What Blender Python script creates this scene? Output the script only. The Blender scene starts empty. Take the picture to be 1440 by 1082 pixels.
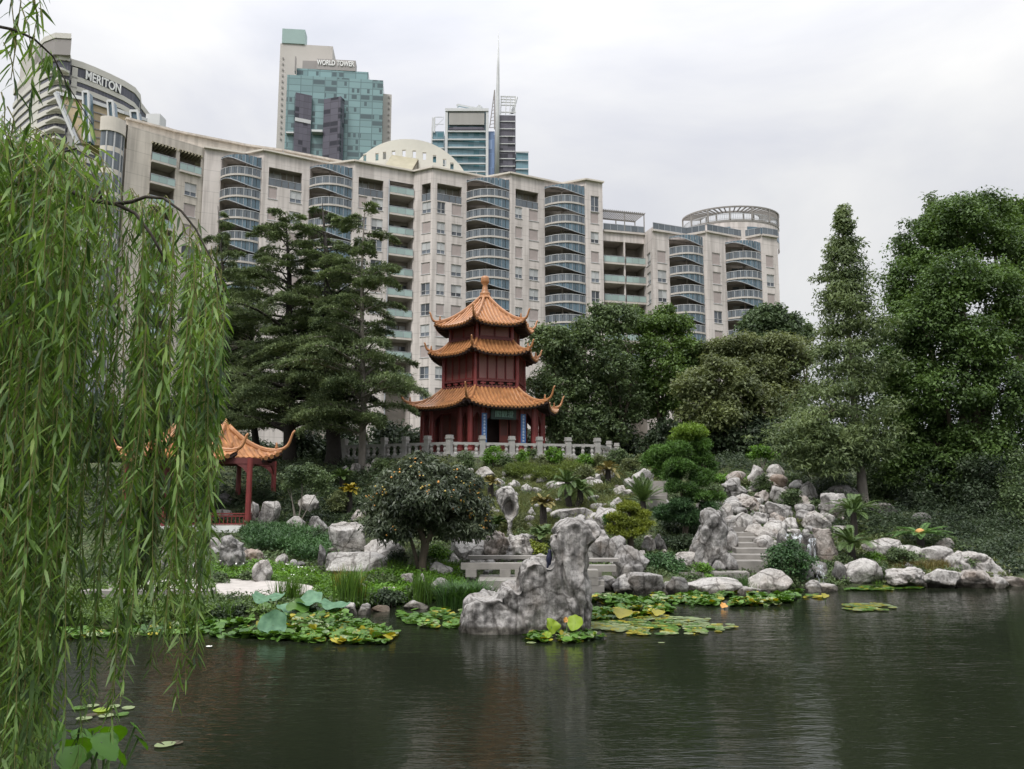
import bpy, math, random
import numpy as np
from mathutils import Vector, Matrix
R = math.radians
SC = bpy.context.scene
COL = SC.collection
# ------------------------------------------------------------------ camera model (used to turn measured points into metres)
TH = R(7.3); CT, ST = math.cos(TH), math.sin(TH); FPX = 1088.0; EYE = 3.2
def ray(px, py):
    X = (px-720)/FPX; Y = (541-py)/FPX
    return (X, CT-Y*ST, ST+Y*CT)
def at_z(px, py, z):
    r = ray(px, py); t = (z-EYE)/r[2]
    return np.array([r[0]*t, r[1]*t, z])
def at_y(px, py, y):
    r = ray(px, py); t = y/r[1]
    return np.array([r[0]*t, y, EYE+r[2]*t])

# ------------------------------------------------------------------ materials
MATS = {}
def new_mat(name):
    m = bpy.data.materials.new(name); m.use_nodes = True
    nt = m.node_tree; nt.nodes.clear()
    out = nt.nodes.new('ShaderNodeOutputMaterial')
    MATS[name] = m
    return m, nt, out
def N(nt, t, **kw):
    n = nt.nodes.new(t)
    for k, v in kw.items():
        if k.startswith('_'): setattr(n, k[1:], v)
        else:
            key = k.replace('__', ' ')
            n.inputs[int(key[1:]) if key[0] == 'i' and key[1:].isdigit() else key].default_value = v
    return n
def L(nt, a, ao, b, bi): nt.links.new(a.outputs[ao], b.inputs[bi])
def ramp(nt, stops, interp='LINEAR'):
    n = nt.nodes.new('ShaderNodeValToRGB'); cr = n.color_ramp; cr.interpolation = interp
    while len(cr.elements) < len(stops): cr.elements.new(0.5)
    for e, (p, c) in zip(cr.elements, stops):
        e.position = p; e.color = (*c[:3], 1)
    return n
def c4(c): return (c[0], c[1], c[2], 1)
def mat_plain(name, col, rough=0.7, var=0.12, scale=3.0, bump=0.0, bscale=20, metal=0.0, spec=0.5, stretch=None):
    m, nt, out = new_mat(name)
    b = N(nt, 'ShaderNodeBsdfPrincipled', Roughness=rough, Metallic=metal)
    b.inputs['Specular IOR Level'].default_value = spec
    tc = N(nt, 'ShaderNodeTexCoord')
    mp = N(nt, 'ShaderNodeMapping'); L(nt, tc, 'Object', mp, 'Vector')
    if stretch: mp.inputs['Scale'].default_value = stretch
    no = N(nt, 'ShaderNodeTexNoise', Scale=scale, Detail=4.0); L(nt, mp, 0, no, 'Vector')
    r = ramp(nt, [(0.3, [c*(1-var) for c in col]), (0.7, [min(1, c*(1+var)) for c in col])])
    L(nt, no, 'Fac', r, 0); L(nt, r, 0, b, 'Base Color')
    if bump:
        n2 = N(nt, 'ShaderNodeTexNoise', Scale=bscale, Detail=4.0); L(nt, mp, 0, n2, 'Vector')
        bp = N(nt, 'ShaderNodeBump', Strength=bump, Distance=0.02); L(nt, n2, 'Fac', bp, 'Height'); L(nt, bp, 0, b, 'Normal')
    L(nt, b, 0, out, 0)
    return m
def mat_leaf(name, dark, light, trans=0.3, rough=0.5, tcol=None, nscale=0.6):
    """foliage: every leaf its own tone between dark and light, a slow patchiness over the crown"""
    m, nt, out = new_mat(name)
    g = N(nt, 'ShaderNodeNewGeometry')
    tc = N(nt, 'ShaderNodeTexCoord')
    no = N(nt, 'ShaderNodeTexNoise', Scale=nscale, Detail=2.0); L(nt, tc, 'Object', no, 'Vector')
    ad = N(nt, 'ShaderNodeMath', _operation='MULTIPLY_ADD'); ad.inputs[1].default_value = 0.5; L(nt, g, 'Random Per Island', ad, 0)
    ad2 = N(nt, 'ShaderNodeMath', _operation='MULTIPLY_ADD'); ad2.inputs[1].default_value = 1.4; ad2.inputs[2].default_value = -0.45
    L(nt, no, 'Fac', ad2, 0); L(nt, ad2, 0, ad, 2)
    r = ramp(nt, [(0.1, dark), (0.85, light)]); L(nt, ad, 0, r, 0)
    b = N(nt, 'ShaderNodeBsdfPrincipled', Roughness=rough); b.inputs['Specular IOR Level'].default_value = 0.35
    L(nt, r, 0, b, 'Base Color')
    t = N(nt, 'ShaderNodeBsdfTranslucent')
    mx = N(nt, 'ShaderNodeMixShader', Fac=trans)
    hs = N(nt, 'ShaderNodeHueSaturation', Hue=0.485, Saturation=1.15, Value=1.3); L(nt, r, 0, hs, 'Color'); L(nt, hs, 0, t, 0)
    L(nt, b, 0, mx, 1); L(nt, t, 0, mx, 2); L(nt, mx, 0, out, 0)
    return m
def mat_glass(name, col, rough=0.12, var=0.35, scale=0.35, spec=0.6):
    """window glass seen from outside by day: dark reflecting pane, tone differs from pane to pane"""
    m, nt, out = new_mat(name)
    b = N(nt, 'ShaderNodeBsdfPrincipled', Roughness=rough); b.inputs['Specular IOR Level'].default_value = spec
    g = N(nt, 'ShaderNodeNewGeometry'); oi = N(nt, 'ShaderNodeObjectInfo')
    ad = N(nt, 'ShaderNodeMath', _operation='ADD'); L(nt, g, 'Random Per Island', ad, 0); L(nt, oi, 'Random', ad, 1)
    fr = N(nt, 'ShaderNodeMath', _operation='FRACT'); L(nt, ad, 0, fr, 0)
    r = ramp(nt, [(0.0, [c*(1-var) for c in col]), (1.0, [min(1, c*(1+var)) for c in col])])
    L(nt, fr, 0, r, 0); L(nt, r, 0, b, 'Base Color'); L(nt, b, 0, out, 0)
    return m

# ------------------------------------------------------------------ mesh building
class MB:
    def __init__(s): s.v = []; s.f = []; s.m = []; s.n = 0
    def add(s, verts, faces, mi=0):
        verts = [tuple(map(float, p)) for p in verts]
        b = s.n; s.v += verts; s.n += len(verts)
        s.f += [tuple(i+b for i in f) for f in faces]; s.m += [mi]*len(faces)
        return s
    def box(s, x0, x1, y0, y1, z0, z1, mi=0):
        v = [(x0,y0,z0),(x1,y0,z0),(x1,y1,z0),(x0,y1,z0),(x0,y0,z1),(x1,y0,z1),(x1,y1,z1),(x0,y1,z1)]
        return s.add(v, [(0,3,2,1),(4,5,6,7),(0,1,5,4),(1,2,6,5),(2,3,7,6),(3,0,4,7)], mi)
    def bar(s, a, b, w, h, mi=0, up=(0,0,1)):
        """rectangular bar from a to b"""
        a = Vector(a); b = Vector(b); d = (b-a).normalized(); u = Vector(up)
        if abs(d.dot(u)) > .98: u = Vector((0,1,0))
        r = d.cross(u).normalized()*w/2; t = r.cross(d).normalized()*h/2
        v = [a-r-t, a+r-t, a+r+t, a-r+t, b-r-t, b+r-t, b+r+t, b-r+t]
        return s.add(v, [(0,3,2,1),(4,5,6,7),(0,1,5,4),(1,2,6,5),(2,3,7,6),(3,0,4,7)][0:6], mi)
    def prism(s, pts, z0, z1, mi=0, cap=True):
        n = len(pts)
        v = [(p[0],p[1],z0) for p in pts]+[(p[0],p[1],z1) for p in pts]
        f = [(i,(i+1)%n,n+(i+1)%n,n+i) for i in range(n)]
        if cap: f += [tuple(range(n,2*n)), tuple(range(n-1,-1,-1))]
        return s.add(v, f, mi)
    def tube(s, pts, rad, k=6, mi=0, cap=True):
        """tapered tube along pts; rad number or list"""
        pts = [Vector(p) for p in pts]; n = len(pts)
        if not hasattr(rad, '__len__'): rad = [rad]*n
        v = []; prev = None
        for i, p in enumerate(pts):
            d = (pts[min(i+1,n-1)]-pts[max(i-1,0)])
            d = d.normalized() if d.length > 1e-9 else Vector((0,0,1))
            if prev is None:
                u = Vector((0,0,1)) if abs(d.z) < .9 else Vector((0,1,0))
                a = d.cross(u).normalized()
            else:
                a = (prev-d*prev.dot(d)); a = a.normalized() if a.length > 1e-6 else d.orthogonal().normalized()
            prev = a; b = d.cross(a)
            for j in range(k):
                t = 2*math.pi*j/k
                v.append(p+(a*math.cos(t)+b*math.sin(t))*rad[i])
        f = [(i*k+j, i*k+(j+1)%k, (i+1)*k+(j+1)%k, (i+1)*k+j) for i in range(n-1) for j in range(k)]
        if cap: f += [tuple(range(k-1,-1,-1)), tuple(range((n-1)*k, n*k))]
        return s.add(v, f, mi)
    def lathe(s, c, prof, k=12, mi=0):
        v = []; f = []
        for (r, z) in prof:
            for j in range(k):
                t = 2*math.pi*(j+.5)/k; v.append((c[0]+r*math.cos(t), c[1]+r*math.sin(t), c[2]+z))
        n = len(prof)
        f = [(i*k+j, i*k+(j+1)%k, (i+1)*k+(j+1)%k, (i+1)*k+j) for i in range(n-1) for j in range(k)]
        f += [tuple(range(k-1,-1,-1)), tuple(range((n-1)*k, n*k))]
        return s.add(v, f, mi)
    def build(s, name, mats, parent=None, origin=None, smooth=False):
        me = bpy.data.meshes.new(name)
        o = np.array(parent.location[:]) if (parent is not None and origin is None) else (np.array(origin) if origin is not None else np.zeros(3))
        if parent is not None and parent.parent is not None and origin is None:
            o = np.array(parent.parent.location[:])+np.array(parent.location[:])
        v = (np.array(s.v)-o).tolist()
        me.from_pydata(v, [], s.f)
        return finish(name, me, mats, parent, s.m, smooth, None if parent is not None else o)
def finish(name, me, mats, parent=None, mi=None, smooth=False, loc=None):
    if not isinstance(mats, (list, tuple)): mats = [mats]
    for m in mats: me.materials.append(MATS[m] if isinstance(m, str) else m)
    if mi is not None and len(mats) > 1: me.polygons.foreach_set('material_index', mi)
    if smooth: me.polygons.foreach_set('use_smooth', [True]*len(me.polygons))
    me.update()
    ob = bpy.data.objects.new(name, me); COL.objects.link(ob)
    if parent is not None: ob.parent = parent
    elif loc is not None: ob.location = loc
    return ob
def np_mesh(name, V, F, mats, parent=None, loc=None, smooth=False, mi=None):
    """fast mesh from numpy; F is (n,3) or (n,4); V relative to loc / parent"""
    me = bpy.data.meshes.new(name)
    k = F.shape[1]
    me.vertices.add(len(V)); me.vertices.foreach_set('co', np.asarray(V, np.float32).ravel())
    me.loops.add(F.size); me.loops.foreach_set('vertex_index', F.astype(np.int32).ravel())
    me.polygons.add(len(F)); me.polygons.foreach_set('loop_start', np.arange(0, F.size, k, dtype=np.int32))
    me.polygons.foreach_set('loop_total', np.full(len(F), k, np.int32))
    me.update(calc_edges=True)
    if not isinstance(mats, (list, tuple)): mats = [mats]
    for m in mats: me.materials.append(MATS[m])
    if mi is not None: me.polygons.foreach_set('material_index', np.asarray(mi, np.int32))
    if smooth: me.polygons.foreach_set('use_smooth', np.ones(len(F), bool))
    ob = bpy.data.objects.new(name, me); COL.objects.link(ob)
    if parent is not None: ob.parent = parent
    if loc is not None: ob.location = loc
    return ob
def tag(o, label=None, cat=None, group=None, kind=None):
    if label: o['label'] = label
    if cat: o['category'] = cat
    if group: o['group'] = group
    if kind: o['kind'] = kind
    return o
def thing(name, label, cat, loc=(0,0,0), group=None):
    o = bpy.data.objects.new(name, None); COL.objects.link(o)
    o.location = Vector([float(c) for c in loc]); o.empty_display_size = 0.3
    return tag(o, label, cat, group)
def inst(src, parent, loc, rotz=0, name=None):
    c = src.copy(); COL.objects.link(c)
    c.parent = parent; c.location = loc; c.rotation_euler = (0,0,rotz)
    return c

# ------------------------------------------------------------------ vectorised noise
def _hash(ix, iy, iz, seed):
    h = (ix.astype(np.int64)*374761393 + iy.astype(np.int64)*668265263 + iz.astype(np.int64)*2147483647 + seed*974711) & 0xffffffff
    h = ((h ^ (h >> 13))*1274126177) & 0xffffffff
    h = (h ^ (h >> 16)) & 0xffffffff
    return h/4294967295.0
def vnoise(p, seed=0):
    p = np.asarray(p, float); i = np.floor(p); f = p-i; f = f*f*(3-2*f); i = i.astype(np.int64)
    r = 0
    for dx in (0,1):
        for dy in (0,1):
            for dz in (0,1):
                w = (f[...,0] if dx else 1-f[...,0])*(f[...,1] if dy else 1-f[...,1])*(f[...,2] if dz else 1-f[...,2])
                r = r+w*_hash(i[...,0]+dx, i[...,1]+dy, i[...,2]+dz, seed)
    return r*2-1
def fbm(p, seed=0, oct=4, gain=.5):
    a = 1; s = 0; p = np.asarray(p, float)
    for o in range(oct):
        s = s+a*vnoise(p*(2**o)+o*17.3, seed+o); a *= gain
    return s
def smooth01(t): t = np.clip(t, 0, 1); return t*t*(3-2*t)

# ------------------------------------------------------------------ terrain
_bx = [-60,-20,-9,-6.3,-4.5,-3,-1,1,3.7,6,10.5,16,22,40,80]
_by = [16,17,17.6,18.6,20.0,21.4,22.6,23.2,23.2,24.2,24.5,24.8,25.6,27,30]
def terrain(x, y):
    x = np.asarray(x, float); y = np.asarray(y, float)
    s = y-np.interp(x, _bx, _by)
    ctr = np.interp(s, [-40,-3,-.5,0,.25,1.2,19.5,24,60,120], [-1.3,-1.3,-.7,-.12,.1,.22,4.55,4.65,5.0,5.0])
    lef = np.interp(s, [-40,-3,-.5,0,.25,5.5,15,22,26,60,120], [-1.3,-1.3,-.7,-.12,.12,.3,1.25,3.6,4.3,5.0,5.0])
    rig = np.interp(s, [-40,-3,-.5,0,.25,1.2,9,30,60,120], [-1.3,-1.3,-.7,-.12,.08,.2,1.9,2.8,5.0,5.0])
    q = x/np.maximum(y, 8)
    wl = smooth01((-.12-q)/.09); wr = smooth01((q-.40)/.06)
    h = ctr*(1-wl)*(1-wr)+lef*wl+rig*wr
    p = np.stack([x*.35, y*.35, np.zeros_like(x)], -1)
    h = h+np.where(s > .3, .10*fbm(p, 5, 3)*np.clip(s/3, 0, 1), 0)
    near = smooth01((4.2-y)/1.0)
    return h*(1-near)+near*1.1
def T(x, y): return float(terrain(np.array([x]), np.array([y]))[0])
def hit(px, py, y0=12.0, y1=62.0):
    """ground point seen at this place of the photograph"""
    r = ray(px, py); ys = np.arange(y0, y1, .05); t = ys/r[1]
    d = EYE+r[2]*t-np.maximum(terrain(r[0]*t, ys), 0.0)
    k = np.argmax(d <= 0)
    if d[k] > 0: k = len(ys)-1
    y = ys[k]; x = r[0]*y/r[1]
    return np.array([x, y, max(T(x, y), 0.0)])
# ================================================================== MATERIALS OF THE CITY
def mat_facade(name, col, col2, period=3.25, off=0.0):
    m, nt, out = new_mat(name)
    b = N(nt, 'ShaderNodeBsdfPrincipled', Roughness=.85)
    g = N(nt, 'ShaderNodeNewGeometry'); sp = N(nt, 'ShaderNodeSeparateXYZ'); L(nt, g, 'Position', sp, 0)
    md = N(nt, 'ShaderNodeMath', _operation='MULTIPLY_ADD'); md.inputs[1].default_value = 1/period; md.inputs[2].default_value = off; L(nt, sp, 'Z', md, 0)
    fr = N(nt, 'ShaderNodeMath', _operation='FRACT'); L(nt, md, 0, fr, 0)
    rl = ramp(nt, [(0.0,(.72,.72,.72)),(0.018,(.72,.72,.72)),(0.022,(1,1,1)),(0.5,(1,1,1)),(0.505,(.8,.8,.8)),(0.515,(.8,.8,.8)),(0.52,(1,1,1))]); L(nt, fr, 0, rl, 0)
    no = N(nt, 'ShaderNodeTexNoise', Scale=.22, Detail=5.0, Roughness=.6); L(nt, g, 'Position', no, 'Vector')
    rc = ramp(nt, [(.35,col),(.68,col2)]); L(nt, no, 'Fac', rc, 0)
    # rain streaks under the parapet and sills
    mp = N(nt, 'ShaderNodeMapping'); mp.inputs['Scale'].default_value = (1.6,1.6,.09); L(nt, g, 'Position', mp, 0)
    n2 = N(nt, 'ShaderNodeTexNoise', Scale=1.0, Detail=3.0); L(nt, mp, 0, n2, 'Vector')
    r2 = ramp(nt, [(.36,(.76,.755,.75)),(.56,(1,1,1))]); L(nt, n2, 'Fac', r2, 0)
    m1 = N(nt, 'ShaderNodeMix', _data_type='RGBA', _blend_type='MULTIPLY'); m1.inputs[0].default_value = 1; L(nt, rc, 0, m1, 6); L(nt, rl, 0, m1, 7)
    m2 = N(nt, 'ShaderNodeMix', _data_type='RGBA', _blend_type='MULTIPLY'); m2.inputs[0].default_value = 1; L(nt, m1, 2, m2, 6); L(nt, r2, 0, m2, 7)
    L(nt, m2, 2, b, 'Base Color'); L(nt, b, 0, out, 0)
mat_facade('facade', (.60,.55,.52), (.70,.645,.615))
mat_facade('facade_warm', (.56,.51,.45), (.66,.60,.53))
mat_plain('cornice', (.62,.575,.51), .85, .08, .5)
mat_plain('cream_wall', (.60,.585,.52), .8, .05, .3)
mat_plain('slab_edge', (.52,.48,.44), .8, .1, .8)
mat_plain('shutter_cloth', (.40,.345,.33), .9, .08, 1.5)
mat_plain('window_frame_paint', (.50,.50,.50), .5, .1, 2)
mat_plain('metal_grey', (.36,.38,.40), .45, .1, 2, metal=.4)
mat_plain('metal_white', (.44,.45,.46), .5, .08, 2)
mat_plain('dark_recess', (.035,.035,.035), .9, .3, .5)
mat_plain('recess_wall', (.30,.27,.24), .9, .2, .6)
mat_plain('pergola_grey', (.25,.235,.22), .8, .1, 1)
mat_plain('awning_slats', (.36,.33,.24), .8, .1, 1)
mat_plain('joist', (.12,.10,.07), .8, .1, 1)
mat_glass('pane_dark', (.10,.115,.135), .08, .7)
mat_glass('pane_curtain', (.42,.43,.43), .3, .3)
mat_glass('rail_glass', (.13,.15,.17), .15, .25)
mat_glass('rail_glass_green', (.32,.42,.40), .15, .2)
mat_glass('screen_glass', (.10,.155,.195), .08, .3)

# ================================================================== MAIN APARTMENT BLOCK
ZK = lambda k: 47.8-3.25*k
class Seg:
    """one straight stretch of facade from plan point a to b (left to right)"""
    def __init__(s, a, b):
        s.a = np.array(a[:2], float); s.b = np.array(b[:2], float); d = s.b-s.a; s.len = np.linalg.norm(d); s.d = d/s.len
        s.n = np.array([s.d[1], -s.d[0]])   # towards the camera
        s.ang = math.atan2(s.d[1], s.d[0])
    def u(s, px, py=300):
        r = ray(px, py)[:2]
        # a + d*u = r*t
        A = np.array([[s.d[0], -r[0]],[s.d[1], -r[1]]]); sol = np.linalg.solve(A, -s.a)
        return sol[0]
    def p(s, u, off=0, z=0):
        q = s.a+s.d*u+s.n*off; return (q[0], q[1], z)
def wall(mb, sg, z0, z1, ops, reveal=.28, mi=0):
    """wall sheet with real openings and their reveals"""
    us = sorted({0.0, sg.len}|{min(max(o[0],0),sg.len) for o in ops}|{min(max(o[1],0),sg.len) for o in ops})
    zs = sorted({z0, z1}|{o[2] for o in ops}|{o[3] for o in ops})
    def inside(u, z): return any(o[0] < u < o[1] and o[2] < z < o[3] for o in ops)
    for i in range(len(us)-1):
        # merge vertically
        j = 0
        while j < len(zs)-1:
            if inside((us[i]+us[i+1])/2, (zs[j]+zs[j+1])/2): j += 1; continue
            k = j
            while k+1 < len(zs)-1 and not inside((us[i]+us[i+1])/2, (zs[k+1]+zs[k+2])/2): k += 1
            mb.add([sg.p(us[i],0,zs[j]), sg.p(us[i+1],0,zs[j]), sg.p(us[i+1],0,zs[k+1]), sg.p(us[i],0,zs[k+1])], [(0,1,2,3)], mi)
            j = k+1
    for (a, b, c, d) in ops:
        a = max(a, 0); b = min(b, sg.len)
        r = -reveal
        mb.add([sg.p(a,0,c), sg.p(b,0,c), sg.p(b,r,c), sg.p(a,r,c)], [(0,1,2,3)], mi)
        mb.add([sg.p(a,0,d), sg.p(b,0,d), sg.p(b,r,d), sg.p(a,r,d)], [(3,2,1,0)], mi)
        mb.add([sg.p(a,0,c), sg.p(a,r,c), sg.p(a,r,d), sg.p(a,0,d)], [(0,1,2,3)], mi)
        mb.add([sg.p(b,0,c), sg.p(b,r,c), sg.p(b,r,d), sg.p(b,0,d)], [(3,2,1,0)], mi)
_wcache = {}
def window(parent, sg, u0, u1, z0, z1, kind, rng):
    """window part: frame, with its pane (or drawn blind) as a child; meshes shared between equal windows"""
    w = round(u1-u0, 2); h = round(z1-z0, 2); key = (w, h, kind)
    p = sg.p(u0, -.14, z0); loc = np.array(p)-np.array(parent.location[:])
    if key not in _wcache:
        f = MB(); t = .07
        f.box(0,w,-.05,.05,0,t); f.box(0,w,-.05,.05,h-t,h); f.box(0,t,-.05,.05,t,h-t); f.box(w-t,w,-.05,.05,t,h-t)
        if kind != 'shutter':
            f.box(w/2-.04,w/2+.04,-.04,.04,t,h-t); f.box(t,w/2-.04,-.04,.04,h*.33,h*.33+.06); f.box(w/2+.04,w-t,-.04,.04,h*.33,h*.33+.06)
        f.box(-.06,w+.06,-.22,-.05,-.1,-.02)
        fr = f.build('window', 'window_frame_paint', parent, origin=(0,0,0)); fr.location = loc; fr.rotation_euler = (0,0,sg.ang)
        g = MB()
        if kind == 'shutter':
            g.box(t,w-t,-.02,.04,t,h-t); gl = g.build('shutter', 'shutter_cloth', fr, origin=(0,0,0))
        elif kind == 'dark':
            g.add([(t,.02,t),(w/2-.04,.02,t),(w/2-.04,.02,h-t),(t,.02,h-t)],[(0,1,2,3)]); g.add([(w/2+.04,.02,t),(w-t,.02,t),(w-t,.02,h-t),(w/2+.04,.02,h-t)],[(0,1,2,3)])
            gl = g.build('pane', 'pane_dark', fr, origin=(0,0,0))
        else:
            g.add([(t,.02,h*.33),(w/2-.04,.02,h*.33),(w/2-.04,.02,h-t),(t,.02,h-t)],[(0,1,2,3)]); g.add([(w/2+.04,.02,h*.33),(w-t,.02,h*.33),(w-t,.02,h-t),(w/2+.04,.02,h-t)],[(0,1,2,3)])
            g.add([(t,.02,t),(w-t,.02,t),(w-t,.02,h*.33),(t,.02,h*.33)],[(0,1,2,3)], 1)
            gl = g.build('pane', ['pane_curtain','pane_dark'], fr, origin=(0,0,0))
        _wcache[key] = (fr, gl)
    else:
        f0, g0 = _wcache[key]
        fr = inst(f0, parent, loc, sg.ang); inst(g0, fr, (0,0,0))
    return fr
def flat_balcony(parent, cache, sg, u0, u1, z, depth, green=True, out=0.0, posts=None):
    """recessed balcony: slab, with glass railing and top rail as children"""
    w = round(u1-u0, 2); key = ('fb', w, green, depth)
    loc = np.array(sg.p(u0, 0, z))-np.array(parent.location[:])
    if key not in cache:
        s = MB(); s.box(0,w,-.35,depth,-.16,.14); sl = s.build('balcony', 'slab_edge', parent, origin=(0,0,0)); sl.location = loc; sl.rotation_euler = (0,0,sg.ang)
        g = MB(); n = max(2, round(w/1.2))
        for i in range(n):
            a = w*i/n+.04; b = w*(i+1)/n-.04
            g.box(a,b,-.29,-.27,.2,1.15)
        gl = g.build('railing_glass', 'rail_glass_green' if green else 'rail_glass', sl, origin=(0,0,0))
        r = MB(); r.box(0,w,-.32,-.24,1.17,1.25)
        for i in range(n+1): x = w*i/n; r.box(max(x-.03,0),min(x+.03,w),-.30,-.24,.14,1.17)
        rl = r.build('railing', 'metal_grey', sl, origin=(0,0,0))
        cache[key] = (sl, gl, rl)
    else:
        s0, g0, r0 = cache[key]; sl = inst(s0, parent, loc, sg.ang); inst(g0, sl, (0,0,0)); inst(r0, sl, (0,0,0))
    return sl
def arc_pts(w, bulge, n=12, off=0.0):
    return [(w*i/n, -(bulge)*math.sin(math.pi*i/n)**.8-off) for i in range(n+1)]
def curved_balcony(parent, cache, P0, ang, w, z, bulge=1.5, top=True, key=None):
    """curved balcony: slab; children: glass railing, rail posts, and the curved glass screen that sweeps down from the slab above"""
    loc = np.array([P0[0],P0[1],z])-np.array(parent.location[:])
    if key not in cache:
        n = 12; a = arc_pts(w, bulge, n, .25)
        s = MB(); s.prism(a+[(w,2.0),(0,2.0)], -.15, .13); sl = s.build('balcony', 'slab_edge', parent, origin=(0,0,0))
        g = MB(); r = MB(); sc = MB(); sf = MB()
        b = arc_pts(w, bulge, n, .1)
        for i in range(n):
            p, q = b[i], b[i+1]
            p2 = (p[0]+(q[0]-p[0])*.06, p[1]+(q[1]-p[1])*.06); q2 = (p[0]+(q[0]-p[0])*.94, p[1]+(q[1]-p[1])*.94)
            g.add([(*p2,.16),(*q2,.16),(*q2,1.2),(*p2,1.2)], [(0,1,2,3)])
            r.bar((*p,1.25),(*q,1.25),.09,.09)
            # screen hanging from the slab above: deep at the right, nothing at the left
            h0 = 1.5*smooth01(i/n*1.05)**.9; h1 = 1.5*smooth01((i+1)/n*1.05)**.9; zt = 3.1
            h0 = max(h0, .22); h1 = max(h1, .22)
            sc.add([(*p2,zt-h0),(*q2,zt-h1),(*q2,zt-.02),(*p2,zt-.02)], [(0,1,2,3)])
            sf.bar((*p,zt-h0),(*q,zt-h1),.12,.12)
            if i%2 == 0: r.box(p[0]-.035,p[0]+.035,p[1]-.05,p[1]+.02,.13,1.25)
            if i%2 == 0: sf.box(p[0]-.03,p[0]+.03,p[1]-.05,p[1]+.02,zt-h0,zt)
        p = b[n]; r.box(p[0]-.035,p[0]+.035,p[1]-.05,p[1]+.02,.13,1.25); sf.box(p[0]-.03,p[0]+.03,p[1]-.05,p[1]+.02,zt-1.5,zt)
        gl = g.build('railing_glass', 'rail_glass', sl, origin=(0,0,0)); rl = r.build('railing', 'metal_white', sl, origin=(0,0,0))
        sg_ = sc.build('glass_screen', 'screen_glass', sl, origin=(0,0,0)); sr = sf.build('screen_frame', 'metal_grey', sl, origin=(0,0,0))
        cache[key] = (sl, gl, rl, sg_, sr)
        sl.location = loc; sl.rotation_euler = (0,0,ang)
    else:
        c = cache[key]; sl = inst(c[0], parent, loc, ang)
        for k in c[1:]: inst(k, sl, (0,0,0))
    return sl

def pick(rng, k, i):
    r = rng.random(); return 'shutter' if r < .45 else ('curtain' if r < .85 else 'dark')

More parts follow.
